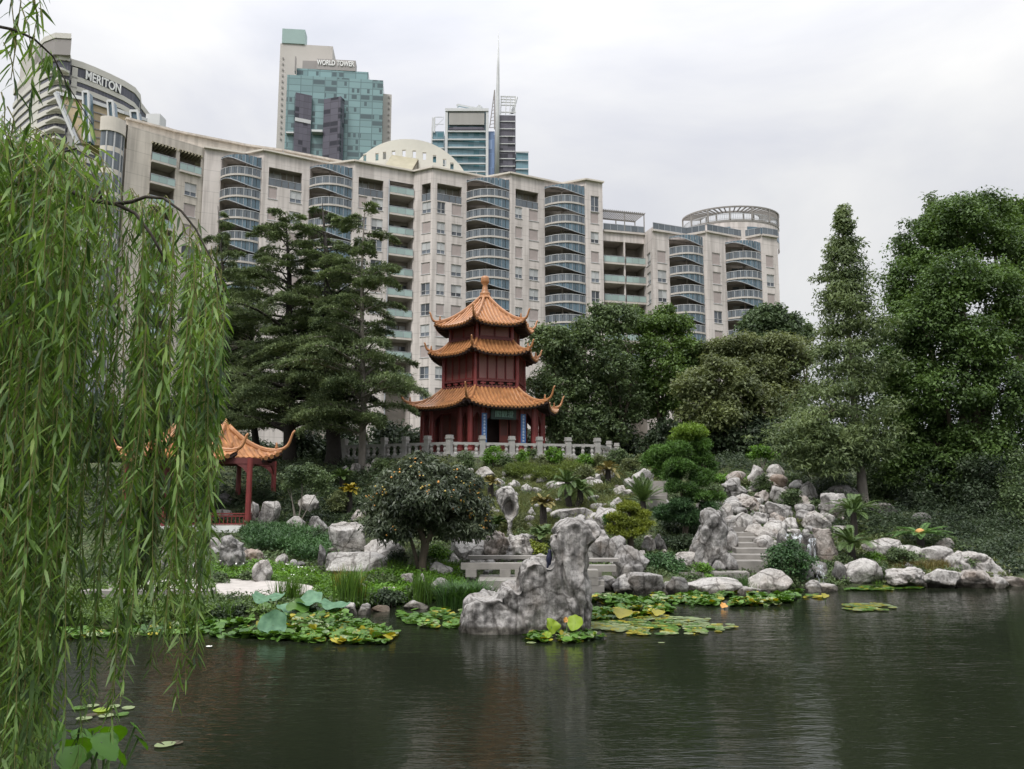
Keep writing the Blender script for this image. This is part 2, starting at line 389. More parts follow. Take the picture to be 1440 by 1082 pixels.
def main_block():
    rng = random.Random(4)
    H = 52.0
    roof = [(288,209),(347,218),(372,213),(464,232),(499,228),(582,243),(609,237),(684,251),(718,245),(790,260),(824,254),(847,258)]
    P = [at_z(px, py, H)[:2] for px, py in roof]
    root = thing('apartment_building', 'long beige apartment block with stacked curved glass balconies and a zigzag roofline, the widest building', 'building', (-15,118,4.6))
    cache = {}
    W = MB(); dark = MB(); cor = MB()
    segs = [Seg(P[i], P[i+1]) for i in range(len(P)-1)]
    Z0 = 3.0
    # column definitions: (segment index, px0, px1, rows) for windows
    wins = [(2,375,388,7),(2,406,422.5,7),(4,503,515.6,7),(4,522,538,7),(5,593,605.5,10),(6,614.5,626,10),(6,635,649.5,10),(8,724.5,734.5,7),(8,744,757,7),(10,830.7,842,7)]
    slots = [(2,377,424),(4,504,539),(5,593,605.5),(6,614.8,649.5),(8,725,757)]
    ops = {i: [] for i in range(len(segs))}
    wl = []
    for ci, (si, a, b, rows) in enumerate(wins):
        sg = segs[si]; py = 320; u0, u1 = sg.u(a, py), sg.u(b, py)
        for k in range(rows):
            if k == 0 and si == 10: pass
            z1 = ZK(k)-1.0; z0 = ZK(k)-2.85
            ops[si].append((u0,u1,z0,z1)); wl.append((sg,u0,u1,z0,z1,pick(rng,k,ci)))
    sg = segs[10]; u0, u1 = sg.u(830.7,275), sg.u(842,275); ops[10].append((u0,u1,47.0,49.6)); wl.append((sg,u0,u1,47.0,49.6,'dark'))
    for (si, a, b) in slots:
        sg = segs[si]; u0, u1 = sg.u(a, 270), sg.u(b, 270); ops[si].append((u0,u1,46.95,49.75))
        # dim loggia behind the slot
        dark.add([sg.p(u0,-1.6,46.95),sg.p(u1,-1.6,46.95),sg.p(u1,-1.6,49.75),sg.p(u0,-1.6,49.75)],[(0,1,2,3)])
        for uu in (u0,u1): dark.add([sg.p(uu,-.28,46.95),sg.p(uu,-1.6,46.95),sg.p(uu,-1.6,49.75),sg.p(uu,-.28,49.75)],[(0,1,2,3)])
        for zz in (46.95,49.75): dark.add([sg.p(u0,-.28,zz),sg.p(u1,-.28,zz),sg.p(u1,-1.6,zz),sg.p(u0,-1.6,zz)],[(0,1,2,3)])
        r = MB(); n = max(2, round((u1-u0)/1.0))
        for i in range(n):
            a_ = u0+(u1-u0)*i/n+.05; b_ = u0+(u1-u0)*(i+1)/n-.05
            r.add([sg.p(a_,-.1,47.0),sg.p(b_,-.1,47.0),sg.p(b_,-.1,48.05),sg.p(a_,-.1,48.05)],[(0,1,2,3)])
        lg = r.build('loggia_railing', 'rail_glass', root)
        r = MB(); r.bar(sg.p(u0+.02,-.1,48.1), sg.p(u1-.02,-.1,48.1), .07,.07); r.build('top_rail', 'metal_grey', root)
        r = MB()
        for i in range(1, n): uu = u0+(u1-u0)*i/n; r.bar(sg.p(uu,-1.4,46.97), sg.p(uu,-1.4,49.7), .08,.08)
        r.add([sg.p(u0+.1,-1.5,47.0),sg.p(u0+(u1-u0)*.45,-1.5,47.0),sg.p(u0+(u1-u0)*.45,-1.5,49.4),sg.p(u0+.1,-1.5,49.4)],[(0,1,2,3)])
        r.build('loggia_door', 'pane_curtain', root)
    # curved balcony bays straddle each valley of the zigzag
    bays = [(0,1,308,365,8),(2,3,434,494,8),(6,7,656,716,9),(8,9,766,822,8)]
    for bi, (s0, s1, a, b, rows) in enumerate(bays):
        A, B = segs[s0], segs[s1]; ua = A.u(a, 300); ub = B.u(b, 300)
        ops[s0].append((ua, A.len+1, Z0-1, 51.1)); ops[s1].append((-1, ub, Z0-1, 51.1))
        p = np.array(A.p(ua)); q = np.array(B.p(ub)); d = q-p; w = np.linalg.norm(d); ang = math.atan2(d[1], d[0]); n = np.array([d[1],-d[0],0])/w
        # back wall of the bay
        v = [p-n*2.6, q-n*2.6]
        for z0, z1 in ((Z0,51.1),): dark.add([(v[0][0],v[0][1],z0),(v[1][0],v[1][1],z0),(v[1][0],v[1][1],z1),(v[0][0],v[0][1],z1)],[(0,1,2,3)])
        for e, f_ in ((p,v[0]),(q,v[1])): W.add([(e[0],e[1],Z0),(f_[0],f_[1],Z0),(f_[0],f_[1],51.1),(e[0],e[1],51.1)],[(0,1,2,3)])
        W.add([(p[0],p[1],51.1),(q[0],q[1],51.1),(v[1][0],v[1][1],51.1),(v[0][0],v[0][1],51.1)],[(0,1,2,3)])
        for k in range(rows): curved_balcony(root, cache, p, ang, w, ZK(k), 1.5, key=('c',bi))
        # sliding doors behind each balcony
        dm = MB()
        for k in range(rows):
            for j in range(5):
                a_ = p+d*(.12+.155*j)-n*2.5; b_ = p+d*(.12+.155*j+.14)-n*2.5; z = ZK(k)
                dm.add([(a_[0],a_[1],z+.15),(b_[0],b_[1],z+.15),(b_[0],b_[1],z+2.5),(a_[0],a_[1],z+2.5)],[(0,1,2,3)], 0 if (j+k*3+bi)%4 else 1)
        tag(dm.build('balcony_doors', ['pane_dark','pane_curtain'], root), kind=None)
    # flat glass balconies in the valley at 582
    sg = segs[4]; ua = sg.u(546.5, 300); ops[4].append((ua, sg.len+1, Z0-1, 50.0))
    for k in range(10): flat_balcony(root, cache, sg, ua, sg.len, ZK(k)+.1, 2.6)
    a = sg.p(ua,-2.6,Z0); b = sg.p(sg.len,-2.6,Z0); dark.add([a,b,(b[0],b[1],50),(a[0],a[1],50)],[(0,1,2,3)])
    a = sg.p(ua,0,Z0); b = sg.p(ua,-2.6,Z0); W.add([a,b,(b[0],b[1],50),(a[0],a[1],50)],[(0,1,2,3)])
    a = sg.p(sg.len,0,Z0); b = sg.p(sg.len,-2.6,Z0); W.add([a,b,(b[0],b[1],50),(a[0],a[1],50)],[(0,1,2,3)])
    a = sg.p(ua,0,50); b = sg.p(ua,-2.6,50); c = sg.p(sg.len,-2.6,50); d = sg.p(sg.len,0,50); W.add([a,b,c,d],[(0,1,2,3)])
    pm = MB(); pm.bar(sg.p(ua-.1,.35,8), sg.p(ua-.1,.35,50), .14,.14); pm.build('drain_pipe', 'metal_grey', root)
    dm = MB()
    for k in range(10):
        for j in range(3):
            u0 = ua+.5+j*1.15; z = ZK(k)+.1
            dm.add([sg.p(u0,-2.5,z+.15),sg.p(u0+1.0,-2.5,z+.15),sg.p(u0+1.0,-2.5,z+2.5),sg.p(u0,-2.5,z+2.5)],[(0,1,2,3)], 1 if (j+k)%3 == 0 else 0)
    dm.build('balcony_doors', ['pane_dark','pane_curtain'], root)
    for i, sg in enumerate(segs): wall(W, sg, Z0, H, ops[i])
    # side and back of the block
    e = P[-1]; back = [(e[0]+1.5, e[1]+16)]; s0 = P[0]
    W.add([(e[0],e[1],Z0),(e[0]+1.5,e[1]+16,Z0),(e[0]+1.5,e[1]+16,H),(e[0],e[1],H)],[(0,1,2,3)])
    W.add([(e[0]+1.5,e[1]+16,Z0),(s0[0]-4,s0[1]+20,Z0),(s0[0]-4,s0[1]+20,H),(e[0]+1.5,e[1]+16,H)],[(0,1,2,3)])
    wobj = W.build('wall', 'facade', root)
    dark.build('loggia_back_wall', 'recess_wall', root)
    # parapet cap and flat roof
    for i, sg in enumerate(segs):
        cor.bar(sg.p(-.12,.12,H+.12), sg.p(sg.len+.12,.12,H+.12), .6,.26)
    cor.build('parapet_cap', 'cornice', root)
    rf = MB(); pts = [(p[0],p[1]) for p in P]+[(e[0]+1.5,e[1]+16),(s0[0]-4,s0[1]+20)]
    rf.add([(p[0],p[1],H-.05) for p in pts], [tuple(range(len(pts)))]); rf.build('roof', 'slab_edge', root)
    for (sg,u0,u1,z0,z1,kd) in wl: window(root, sg, u0, u1, z0, z1, kd, rng)
    # set-back attic storey behind the left half of the parapet
    q = [at_z(px,py,54.6)[:2] for px,py in ((177,168),(250,187),(347,206),(397,213),(480,229))]
    at = MB()
    for i in range(len(q)-1):
        a, b = q[i], q[i+1]; at.add([(a[0],a[1],50.5),(b[0],b[1],50.5),(b[0],b[1],54.6),(a[0],a[1],54.6)],[(0,1,2,3)])
    at.add([(q[-1][0],q[-1][1],50.5),(q[-1][0]+1,q[-1][1]+9,50.5),(q[-1][0]+1,q[-1][1]+9,54.6),(q[-1][0],q[-1][1],54.6)],[(0,1,2,3)])
    at.add([(p[0],p[1],54.6) for p in q]+[(q[-1][0]+1,q[-1][1]+9,54.6),(q[0][0],q[0][1]+12,54.6)], [tuple(range(len(q)+2))])
    for i in range(len(q)-1): at.bar((*q[i],54.7),(*q[i+1],54.7),.7,.3)
    at.build('attic_storey', 'facade_warm', root)
    # thin guard frame on the attic roof
    g = MB(); a = at_y(326,210,116); b = at_y(352,215,117.5)
    for t in (0,.5,1):
        p = a+(b-a)*t; g.bar((p[0],p[1],54.7),(p[0],p[1],56.1),.06,.06)
    for z in (55.5,56.1): g.bar((a[0],a[1],z),(b[0],b[1],z),.06,.06)
    g.build('roof_guard_rail', 'metal_white', root)
    # domed cream screen wall with square holes, on the roof
    y = 125.0; c0 = at_y(481,243,y)[0]; c1 = at_y(666,243,y)[0]; zb = 51.0; zt = at_y(574,205,y)[2]
    cx, hw = (c0+c1)/2, (c1-c0)/2
    def arch(x): t = abs(x-cx)/hw; return zb+(zt-zb)*(max(0, 1-t**2.2))**.60
    def arcy(x): t = (x-cx)/hw; return y-2.5*(1-t*t)
    holes = [(512,216),(530,216),(541,215),(554,214),(568.5,213),(583,214),(597,216),(611,219),(625,223),(635,227)]
    hx = []
    for px, py in holes:
        c = at_y(px, py+4, y-2); hx.append((c[0]-.28, c[0]+.28, c[2]-.75, c[2]+.55))
    xs = sorted(set(np.linspace(c0, c1, 41).tolist()+[h[0] for h in hx]+[h[1] for h in hx]))
    dm = MB(); th = .5
    def quad(xa, xb, za, zb_, zc, zd):
        ya, yb = arcy(xa), arcy(xb)
        dm.add([(xa,ya,za),(xb,yb,zb_),(xb,yb,zc),(xa,ya,zd),(xa,ya+th,za),(xb,yb+th,zb_),(xb,yb+th,zc),(xa,ya+th,zd)],
               [(0,1,2,3),(7,6,5,4),(3,2,6,7),(0,4,5,1)])
    for i in range(len(xs)-1):
        xa, xb = xs[i], xs[i+1]; m = (xa+xb)/2
        h = [h for h in hx if h[0]-1e-6 < m < h[1]+1e-6]
        if h:
            quad(xa, xb, zb, zb, h[0][2], h[0][2]); quad(xa, xb, h[0][3], h[0][3], max(arch(xb),h[0][3]+.1), max(arch(xa),h[0][3]+.1))
            for xx in (h[0][0], h[0][1]):
                if abs(xx-xa) < 1e-6 or abs(xx-xb) < 1e-6:
                    yy = arcy(xx); dm.add([(xx,yy,h[0][2]),(xx,yy+th,h[0][2]),(xx,yy+th,h[0][3]),(xx,yy,h[0][3])],[(0,1,2,3)])
        else: quad(xa, xb, zb, zb, arch(xb), arch(xa))
    dm.build('arched_roof_screen', 'cream_wall', root)
    # sloping awning on two posts
    a0 = at_y(540,236,119); a1 = at_y(579,241,119); b0 = at_y(551,219,122.5); b1 = at_y(588,225,122.5)
    aw = MB(); aw.add([a0,a1,b1,b0,a0+[0,0,.15],a1+[0,0,.15],b1+[0,0,.15],b0+[0,0,.15]], [(0,3,2,1),(4,5,6,7),(0,1,5,4),(1,2,6,5),(2,3,7,6),(3,0,4,7)])
    ao = aw.build('awning', 'awning_slats', root)
    jo = MB()
    for i in range(7):
        t = i/6; p = a0+(a1-a0)*t; q_ = b0+(b1-b0)*t; jo.bar(p-[0,0,.08], q_-[0,0,.08], .12,.16)
    jo.bar(b1-[0,0,.1], (b1[0],b1[1],51.2), .1,.1); jo.bar(b0-[0,0,.1], (b0[0],b0[1],51.2), .1,.1)
    jo.build('awning_joists', 'joist', root)
    # small pipes standing on the roof
    v = MB()
    for px, py, d in ((398,216,113),(670,244,123)):
        p = at_y(px,py,d); v.tube([(p[0],p[1],51.5),(p[0],p[1],p[2]+.3)], .09, 6)
    v.build('vent_pipe', 'metal_grey', root)
    return root
main_block()

def left_block():
    """taller warm-coloured end with slot balconies and a rounded glass corner, mostly behind the willow"""
    rng = random.Random(9)
    H = 52.2
    root = thing('apartment_building', 'warm beige end block with a rounded glass corner bay, behind the willow at left', 'building', (-50,106,4.6))
    A = at_z(180,176,H)[:2]; B = np.array([-45.1,108.62])
    sg = Seg(A, B); cache = {}; W = MB(); D = MB(); ops = []; Z0 = 3
    u0, u1 = sg.u(211,250), sg.u(246,250); ops.append((u0,u1,Z0-1,50.9))
    D.add([sg.p(u0,-2.4,Z0),sg.p(u1,-2.4,Z0),sg.p(u1,-2.4,50.9),sg.p(u0,-2.4,50.9)],[(0,1,2,3)])
    for uu in (u0,u1): D.add([sg.p(uu,-.28,Z0),sg.p(uu,-2.4,Z0),sg.p(uu,-2.4,50.9),sg.p(uu,-.28,50.9)],[(0,1,2,3)])
    D.add([sg.p(u0,-.28,50.9),sg.p(u1,-.28,50.9),sg.p(u1,-2.4,50.9),sg.p(u0,-2.4,50.9)],[(0,1,2,3)])
    for k in range(9): flat_balcony(root, cache, sg, u0, u1, 48.0-3.1*k, 2.3)
    w0, w1 = sg.u(254,200), sg.u(284,210); ops.append((w0,w1,47.6,50.9))
    D.add([sg.p(w0,-2.4,47.6),sg.p(w1,-2.4,47.6),sg.p(w1,-2.4,50.9),sg.p(w0,-2.4,50.9)],[(0,1,2,3)])
    D.add([sg.p(w0,-.28,50.9),sg.p(w1,-.28,50.9),sg.p(w1,-2.4,50.9),sg.p(w0,-2.4,50.9)],[(0,1,2,3)])
    flat_balcony(root, cache, sg, w0, w1, 47.7, 2.3)
    a, b = sg.u(261,240), sg.u(278,240); wl = []
    for k in range(9):
        z1 = 46.3-3.1*k; ops.append((a,b,z1-1.9,z1)); wl.append((z1-1.9,z1))
    wall(W, sg, Z0, H, ops)
    # rounded corner
    c = at_z(158,172,H)[:2]; rad = np.linalg.norm(c-A)*.80; arc = []
    dirA = A-c; a0 = math.atan2(dirA[1], dirA[0])
    for i in range(13):
        t = a0-i*math.pi*.8/12; arc.append((c[0]+rad*math.cos(t), c[1]+rad*math.sin(t)))
    G = MB(); F_ = MB(); SP = [MB() for _ in range(15)]
    for i in range(12):
        p, q = arc[i], arc[i+1]
        for k in range(15):
            z = 48.3-3.1*k; S = SP[k]
            G.add([(p[0],p[1],z-.1),(q[0],q[1],z-.1),(q[0],q[1],z+2.3),(p[0],p[1],z+2.3)],[(0,1,2,3)])
            S.add([(p[0],p[1],z-.8),(q[0],q[1],z-.8),(q[0],q[1],z-.1),(p[0],p[1],z-.1)],[(0,1,2,3)])
        if i%3 == 0: F_.bar((p[0],p[1],4),(p[0],p[1],50.6),.16,.16)
    G.build('corner_glazing', 'rail_glass', root); [S.build('corner_spandrel', 'cornice', root) for S in SP]; F_.build('corner_mullions', 'metal_white', root)
    cap = MB(); big = [(c[0]+(p[0]-c[0])*1.12, c[1]+(p[1]-c[1])*1.12) for p in arc]; cap.prism(big+[(c[0],c[1]+6)], 50.3, 52.3); cap.build('corner_cap', 'cornice', root)
    # return wall on the far left and roof slab
    W.add([(arc[-1][0],arc[-1][1],Z0),(arc[-1][0]-2,arc[-1][1]+18,Z0),(arc[-1][0]-2,arc[-1][1]+18,H),(arc[-1][0],arc[-1][1],H)],[(0,1,2,3)])
    W.add([(A[0],A[1],H),(B[0],B[1],H),(B[0],B[1]+10,H),(arc[-1][0],arc[-1][1]+16,H),(c[0],c[1],H)],[(0,1,2,3,4)])
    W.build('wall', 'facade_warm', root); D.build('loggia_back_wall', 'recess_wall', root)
    J = MB()
    for i in range(16):
        uu = u0+(w1-u0)*i/15; J.bar(sg.p(uu,-2.3,50.7), sg.p(uu,.3,50.7), .12,.3)
    J.build('pergola_slats', 'awning_slats', root)
    for (z0,z1) in wl: window(root, sg, a, b, z0, z1, pick(rng,0,0), rng)
left_block()

def right_wing():
    rng = random.Random(12)
    root = thing('apartment_building', 'lower beige apartment wing with curved rooftop pergola, right end of the long block', 'building', (28,126,4.6))
    cache = {}; Z0 = 3; W = MB(); D = MB()
    zk = lambda k: 40.3-3.22*k
    # bay of open double balconies
    A = at_y(845.5,330,122.5); B = at_y(906,330,124.5); sg = Seg(A, B); H1 = at_y(876,325,123.5)[2]
    um = sg.u(878,340)
    wall(W, sg, Z0, H1, [(.3,um-.12,Z0-1,H1-1.9),(um+.12,sg.len-.02,Z0-1,H1-1.9)])
    D.add([sg.p(0,-3.5,Z0),sg.p(sg.len,-3.5,Z0),sg.p(sg.len,-3.5,H1-1.9),sg.p(0,-3.5,H1-1.9)],[(0,1,2,3)])
    for uu in (.3, um, sg.len-.02): D.add([sg.p(uu,-.3,Z0),sg.p(uu,-3.5,Z0),sg.p(uu,-3.5,H1-1.9),sg.p(uu,-.3,H1-1.9)],[(0,1,2,3)])
    D.add([sg.p(0,-.3,H1-1.9),sg.p(sg.len,-.3,H1-1.9),sg.p(sg.len,-3.5,H1-1.9),sg.p(0,-3.5,H1-1.9)],[(0,1,2,3)])
    W.add([sg.p(sg.len,0,Z0),sg.p(sg.len,4,Z0),sg.p(sg.len,4,H1),sg.p(sg.len,0,H1)],[(0,1,2,3)])
    for k in range(6):
        z = zk(k)+.2-1.6
        flat_balcony(root, cache, sg, .3, um-.12, z, 3.4); flat_balcony(root, cache, sg, um+.12, sg.len-.02, z, 3.4)
    # roof pergola over the terrace
    Pg = MB()
    for u in (.1, um, sg.len-.1):
        Pg.bar(sg.p(u,.25,H1), sg.p(u,.25,H1+3.0), .16,.16); Pg.bar(sg.p(u,-3.4,H1), sg.p(u,-3.4,H1+3.0), .16,.16)
    Pg.bar(sg.p(0,.25,H1+3.05), sg.p(sg.len,.25,H1+3.05), .2,.2); Pg.bar(sg.p(0,-3.4,H1+3.05), sg.p(sg.len,-3.4,H1+3.05), .2,.2)
    for i in range(22):
        u = sg.len*i/21; Pg.bar(sg.p(u,.5,H1+3.22), sg.p(u,-3.6,H1+3.22), .1,.14)
    Pg.build('pergola', 'pergola_grey', root)
    flat_balcony(root, cache, sg, .3, sg.len-.05, H1-.3, .3, green=False)
    # section 2 : windows and curved balconies
    C0 = at_y(906,330,124.5); C1 = at_y(917,330,120.5); C2 = at_y(965,335,123.2); C3 = at_y(993,335,121.5); C4 = at_y(1045,340,125.0); C5 = at_y(1071,340,123.2); C6 = at_y(1093,340,124.5)
    H2 = at_y(938,326,121.5)[2]; H3 = at_y(1045,332,124)[2]
    S = [Seg(C0,C1),Seg(C1,C2),Seg(C2,C3),Seg(C3,C4),Seg(C4,C5),Seg(C5,C6)]
    ops = {i: [] for i in range(6)}; wl = []
    for (si,a,b,rows,dz) in ((0,909,914.5,6,0),(1,924.5,936.7,6,0),(3,1001.5,1013,6,0),(5,1077,1087.5,5,0)):
        u0, u1 = S[si].u(a,360), S[si].u(b,360); u0 = max(u0,.3); u1 = min(u1,S[si].len-.2)
        for k in range(rows):
            z1 = zk(k)+.2+dz; z0 = z1-2.0; ops[si].append((u0,u1,z0,z1)); wl.append((S[si],u0,u1,z0,z1,pick(rng,0,0)))
    for bi,(s0,s1,a,b) in enumerate(((1,2,941,988),(3,4,1020,1069))):
        P0, P1 = S[s0], S[s1]; ua = P0.u(a,350); ub = P1.u(b,350); zt = 42.6
        ops[s0].append((ua,P0.len+1,Z0-1,zt)); ops[s1].append((-1,ub,Z0-1,zt))
        p = np.array(P0.p(ua)); q = np.array(P1.p(ub)); d = q-p; w = np.linalg.norm(d); ang = math.atan2(d[1],d[0]); n = np.array([d[1],-d[0],0])/w
        v = [p-n*2.6, q-n*2.6]
        D.add([(v[0][0],v[0][1],Z0),(v[1][0],v[1][1],Z0),(v[1][0],v[1][1],zt),(v[0][0],v[0][1],zt)],[(0,1,2,3)])
        for e, f_ in ((p,v[0]),(q,v[1])): W.add([(e[0],e[1],Z0),(f_[0],f_[1],Z0),(f_[0],f_[1],zt),(e[0],e[1],zt)],[(0,1,2,3)])
        W.add([(p[0],p[1],zt),(q[0],q[1],zt),(v[1][0],v[1][1],zt),(v[0][0],v[0][1],zt)],[(0,1,2,3)])
        for k in range(6): curved_balcony(root, cache, p, ang, w, zk(k)-.7+(.25 if bi == 0 else -.2), 1.4, key=('w',bi))
        dm = MB()
        for k in range(6):
            for j in range(3):
                a_ = p+d*(.3+.2*j)-n*2.5; b_ = p+d*(.48+.2*j)-n*2.5; z = zk(k)-.7
                dm.add([(a_[0],a_[1],z+.15),(b_[0],b_[1],z+.15),(b_[0],b_[1],z+2.5),(a_[0],a_[1],z+2.5)],[(0,1,2,3)], 0 if (j+k)%3 else 1)
        dm.build('balcony_doors', ['pane_dark','pane_curtain'], root)
    for i, s in enumerate(S): wall(W, s, Z0, H2 if i < 2 else H3, ops[i])
    e = C6; W.add([(e[0],e[1],Z0),(e[0]+3,e[1]+14,Z0),(e[0]+3,e[1]+14,H3),(e[0],e[1],H3)],[(0,1,2,3)])
    rp = [tuple(c[:2]) for c in (C0,C1,C2,C3,C4,C5,C6)]+[(e[0]+3,e[1]+14),(A[0]+2,A[1]+16),(A[0],A[1]+4)]
    W.add([(p[0],p[1],H3-.5) for p in rp],[tuple(range(len(rp)))])
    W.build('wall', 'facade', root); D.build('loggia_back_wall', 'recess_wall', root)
    for w_ in wl: window(root, *w_, rng)
    # terrace railings along the roof edge
    for s, H in ((S[1],H2),(S[3],H3),(S[4],H3),(S[5],H3),(S[2],H2)):
        flat_balcony(root, cache, s, .02, s.len-.02, H-.1, .2, green=False)
    # set-back drum and its pergola
    cx, cy = at_y(1026,300,131)[:2]; rad = at_y(1093,300,131)[0]-cx; rad *= .98
    z1 = at_y(1026,313,125)[2]; z0 = H2-1
    pen = MB(); gl = MB(); cap = MB(); n = 28
    arc = [(cx+rad*math.cos(math.pi+math.pi*i/n), cy+rad*.8*math.sin(math.pi+math.pi*i/n)) for i in range(n+1)]
    for i in range(n):
        p, q = arc[i], arc[i+1]
        pen.add([(p[0],p[1],z0),(q[0],q[1],z0),(q[0],q[1],z1),(p[0],p[1],z1)],[(0,1,2,3)])
        if i%7 in (1,2,3,4):
            o = .05; gl.add([(p[0],p[1]-o,z0+1.2),(q[0],q[1]-o,z0+1.2),(q[0],q[1]-o,z1-.9),(p[0],p[1]-o,z1-.9)],[(0,1,2,3)])
    big = [(cx+(p[0]-cx)*1.01, cy+(p[1]-cy)*1.01) for p in arc]
    pen.build('penthouse', 'facade', root); gl.build('penthouse_glazing', 'screen_glass', root)
    cap.prism(big, z1, z1+.35); cap.build('penthouse_cornice', 'pergola_grey', root)
    pg = MB(); rl = MB(); zt = z1+2.5
    for i in range(n+1):
        p = big[i]; ip = (cx+(p[0]-cx)*.62, cy+(p[1]-cy)*.62)
        pg.bar((p[0],p[1],zt), (ip[0],ip[1],zt), .14,.22)
        if i%4 == 0: pg.bar((p[0],p[1],z1+.35),(p[0],p[1],zt),.22,.22); pg.bar((ip[0],ip[1],z1+.35),(ip[0],ip[1],zt),.22,.22)
        if i < n:
            q = big[i+1]; iq = (cx+(q[0]-cx)*.62, cy+(q[1]-cy)*.62)
            pg.bar((p[0],p[1],zt+.05),(q[0],q[1],zt+.05),.2,.24); pg.bar((ip[0],ip[1],zt+.05),(iq[0],iq[1],zt+.05),.2,.3)
            k0 = .97; pa = (cx+(p[0]-cx)*k0, cy+(p[1]-cy)*k0); qa = (cx+(q[0]-cx)*k0, cy+(q[1]-cy)*k0)
            rl.bar((*pa,z1+1.4),(*qa,z1+1.4),.08,.08); rl.bar((*pa,z1+.6),(*qa,z1+.6),.06,.06)
            for t in (0,.33,.66): rl.bar((pa[0]+(qa[0]-pa[0])*t,pa[1]+(qa[1]-pa[1])*t,z1+.35),(pa[0]+(qa[0]-pa[0])*t,pa[1]+(qa[1]-pa[1])*t,z1+1.5),.05,.05)
    pg.build('rooftop_pergola', 'pergola_grey', root); rl.build('rooftop_railing', 'metal_white', root)
right_wing()

# ================================================================== TOWERS BEHIND
def mat_curtain(name, col, line, dark, fw, fh, pdark=.15, vx=6.0, lw=.06, rough=.2):
    """curtain wall in its own frame: floors every fh metres, panes every fw, darker open panes here and there"""
    m, nt, out = new_mat(name)
    b = N(nt, 'ShaderNodeBsdfPrincipled', Roughness=rough)
    tc = N(nt, 'ShaderNodeTexCoord'); sp = N(nt, 'ShaderNodeSeparateXYZ'); L(nt, tc, 'Object', sp, 0)
    xy = N(nt, 'ShaderNodeMath', _operation='ADD'); L(nt, sp, 'X', xy, 0); L(nt, sp, 'Y', xy, 1)
    def cell(src, o, per):
        a = N(nt, 'ShaderNodeMath', _operation='DIVIDE'); a.inputs[1].default_value = per; L(nt, src, o, a, 0)
        f = N(nt, 'ShaderNodeMath', _operation='FRACT'); L(nt, a, 0, f, 0); fl = N(nt, 'ShaderNodeMath', _operation='FLOOR'); L(nt, a, 0, fl, 0)
        return f, fl
    fx, ix = cell(xy, 0, fw); fz, iz = cell(sp, 'Z', fh); fv, iv = cell(xy, 0, vx)
    cb = N(nt, 'ShaderNodeCombineXYZ'); L(nt, ix, 0, cb, 0); L(nt, iz, 0, cb, 1)
    wn = N(nt, 'ShaderNodeTexWhiteNoise', _noise_dimensions='3D'); L(nt, cb, 0, wn, 'Vector')
    cb2 = N(nt, 'ShaderNodeCombineXYZ'); L(nt, iv, 0, cb2, 0); L(nt, iz, 0, cb2, 1); wn2 = N(nt, 'ShaderNodeTexWhiteNoise', _noise_dimensions='3D'); L(nt, cb2, 0, wn2, 'Vector')
    av = N(nt, 'ShaderNodeMath', _operation='MULTIPLY'); L(nt, wn, 0, av, 0); L(nt, wn2, 0, av, 1)
    lt = N(nt, 'ShaderNodeMath', _operation='LESS_THAN'); lt.inputs[1].default_value = pdark; L(nt, av, 0, lt, 0)
    inz = N(nt, 'ShaderNodeMath', _operation='GREATER_THAN'); inz.inputs[1].default_value = .35; L(nt, fz, 0, inz, 0)
    dk = N(nt, 'ShaderNodeMath', _operation='MULTIPLY'); L(nt, lt, 0, dk, 0); L(nt, inz, 0, dk, 1)
    rv = ramp(nt, [(0,[c*.82 for c in col]),(1,[min(1,c*1.15) for c in col])]); L(nt, wn2, 0, rv, 0)
    m1 = N(nt, 'ShaderNodeMix', _data_type='RGBA'); L(nt, dk, 0, m1, 0); L(nt, rv, 0, m1, 6); m1.inputs[7].default_value = c4(dark)
    lz = N(nt, 'ShaderNodeMath', _operation='LESS_THAN'); lz.inputs[1].default_value = lw*1.6; L(nt, fz, 0, lz, 0)
    lv = N(nt, 'ShaderNodeMath', _operation='LESS_THAN'); lv.inputs[1].default_value = lw; L(nt, fv, 0, lv, 0)
    mxl = N(nt, 'ShaderNodeMath', _operation='MAXIMUM'); L(nt, lz, 0, mxl, 0); L(nt, lv, 0, mxl, 1)
    m2 = N(nt, 'ShaderNodeMix', _data_type='RGBA'); L(nt, mxl, 0, m2, 0); L(nt, m1, 2, m2, 6); m2.inputs[7].default_value = c4(line)
    L(nt, m2, 2, b, 'Base Color'); L(nt, b, 0, out, 0)
mat_curtain('teal_curtain_wall', (.20,.31,.32), (.13,.20,.21), (.09,.13,.14), 1.5, 3.6, .075, 7.0, .07)
mat_curtain('plum_curtain_wall', (.105,.10,.125), (.07,.065,.08), (.03,.03,.04), 3.0, 3.6, .1, 3.0, .05)
mat_curtain('blue_curtain_wall', (.16,.27,.32), (.12,.20,.24), (.08,.20,.24), 3.5, 4.0, .12, 3.5, .04)
mat_curtain('blue_panel_wall', (.17,.25,.42), (.20,.30,.5), (.3,.4,.6), 1.5, 9, .05, 8.0, .03)
mat_plain('tower_concrete', (.50,.47,.44), .85, .06, .05)
mat_plain('tower_concrete_dark', (.30,.28,.27), .85, .06, .05)
mat_plain('teal_panel', (.27,.38,.36), .5, .05, .1)
mat_plain('sign_white', (.85,.85,.84), .6, .02, 1)
mat_plain('sign_band', (.33,.31,.30), .7, .05, .3)
mat_plain('louvre', (.34,.33,.31), .7, .08, .3, stretch=(1,1,.01))
mat_plain('frame_pale', (.56,.57,.57), .5, .05, .2)

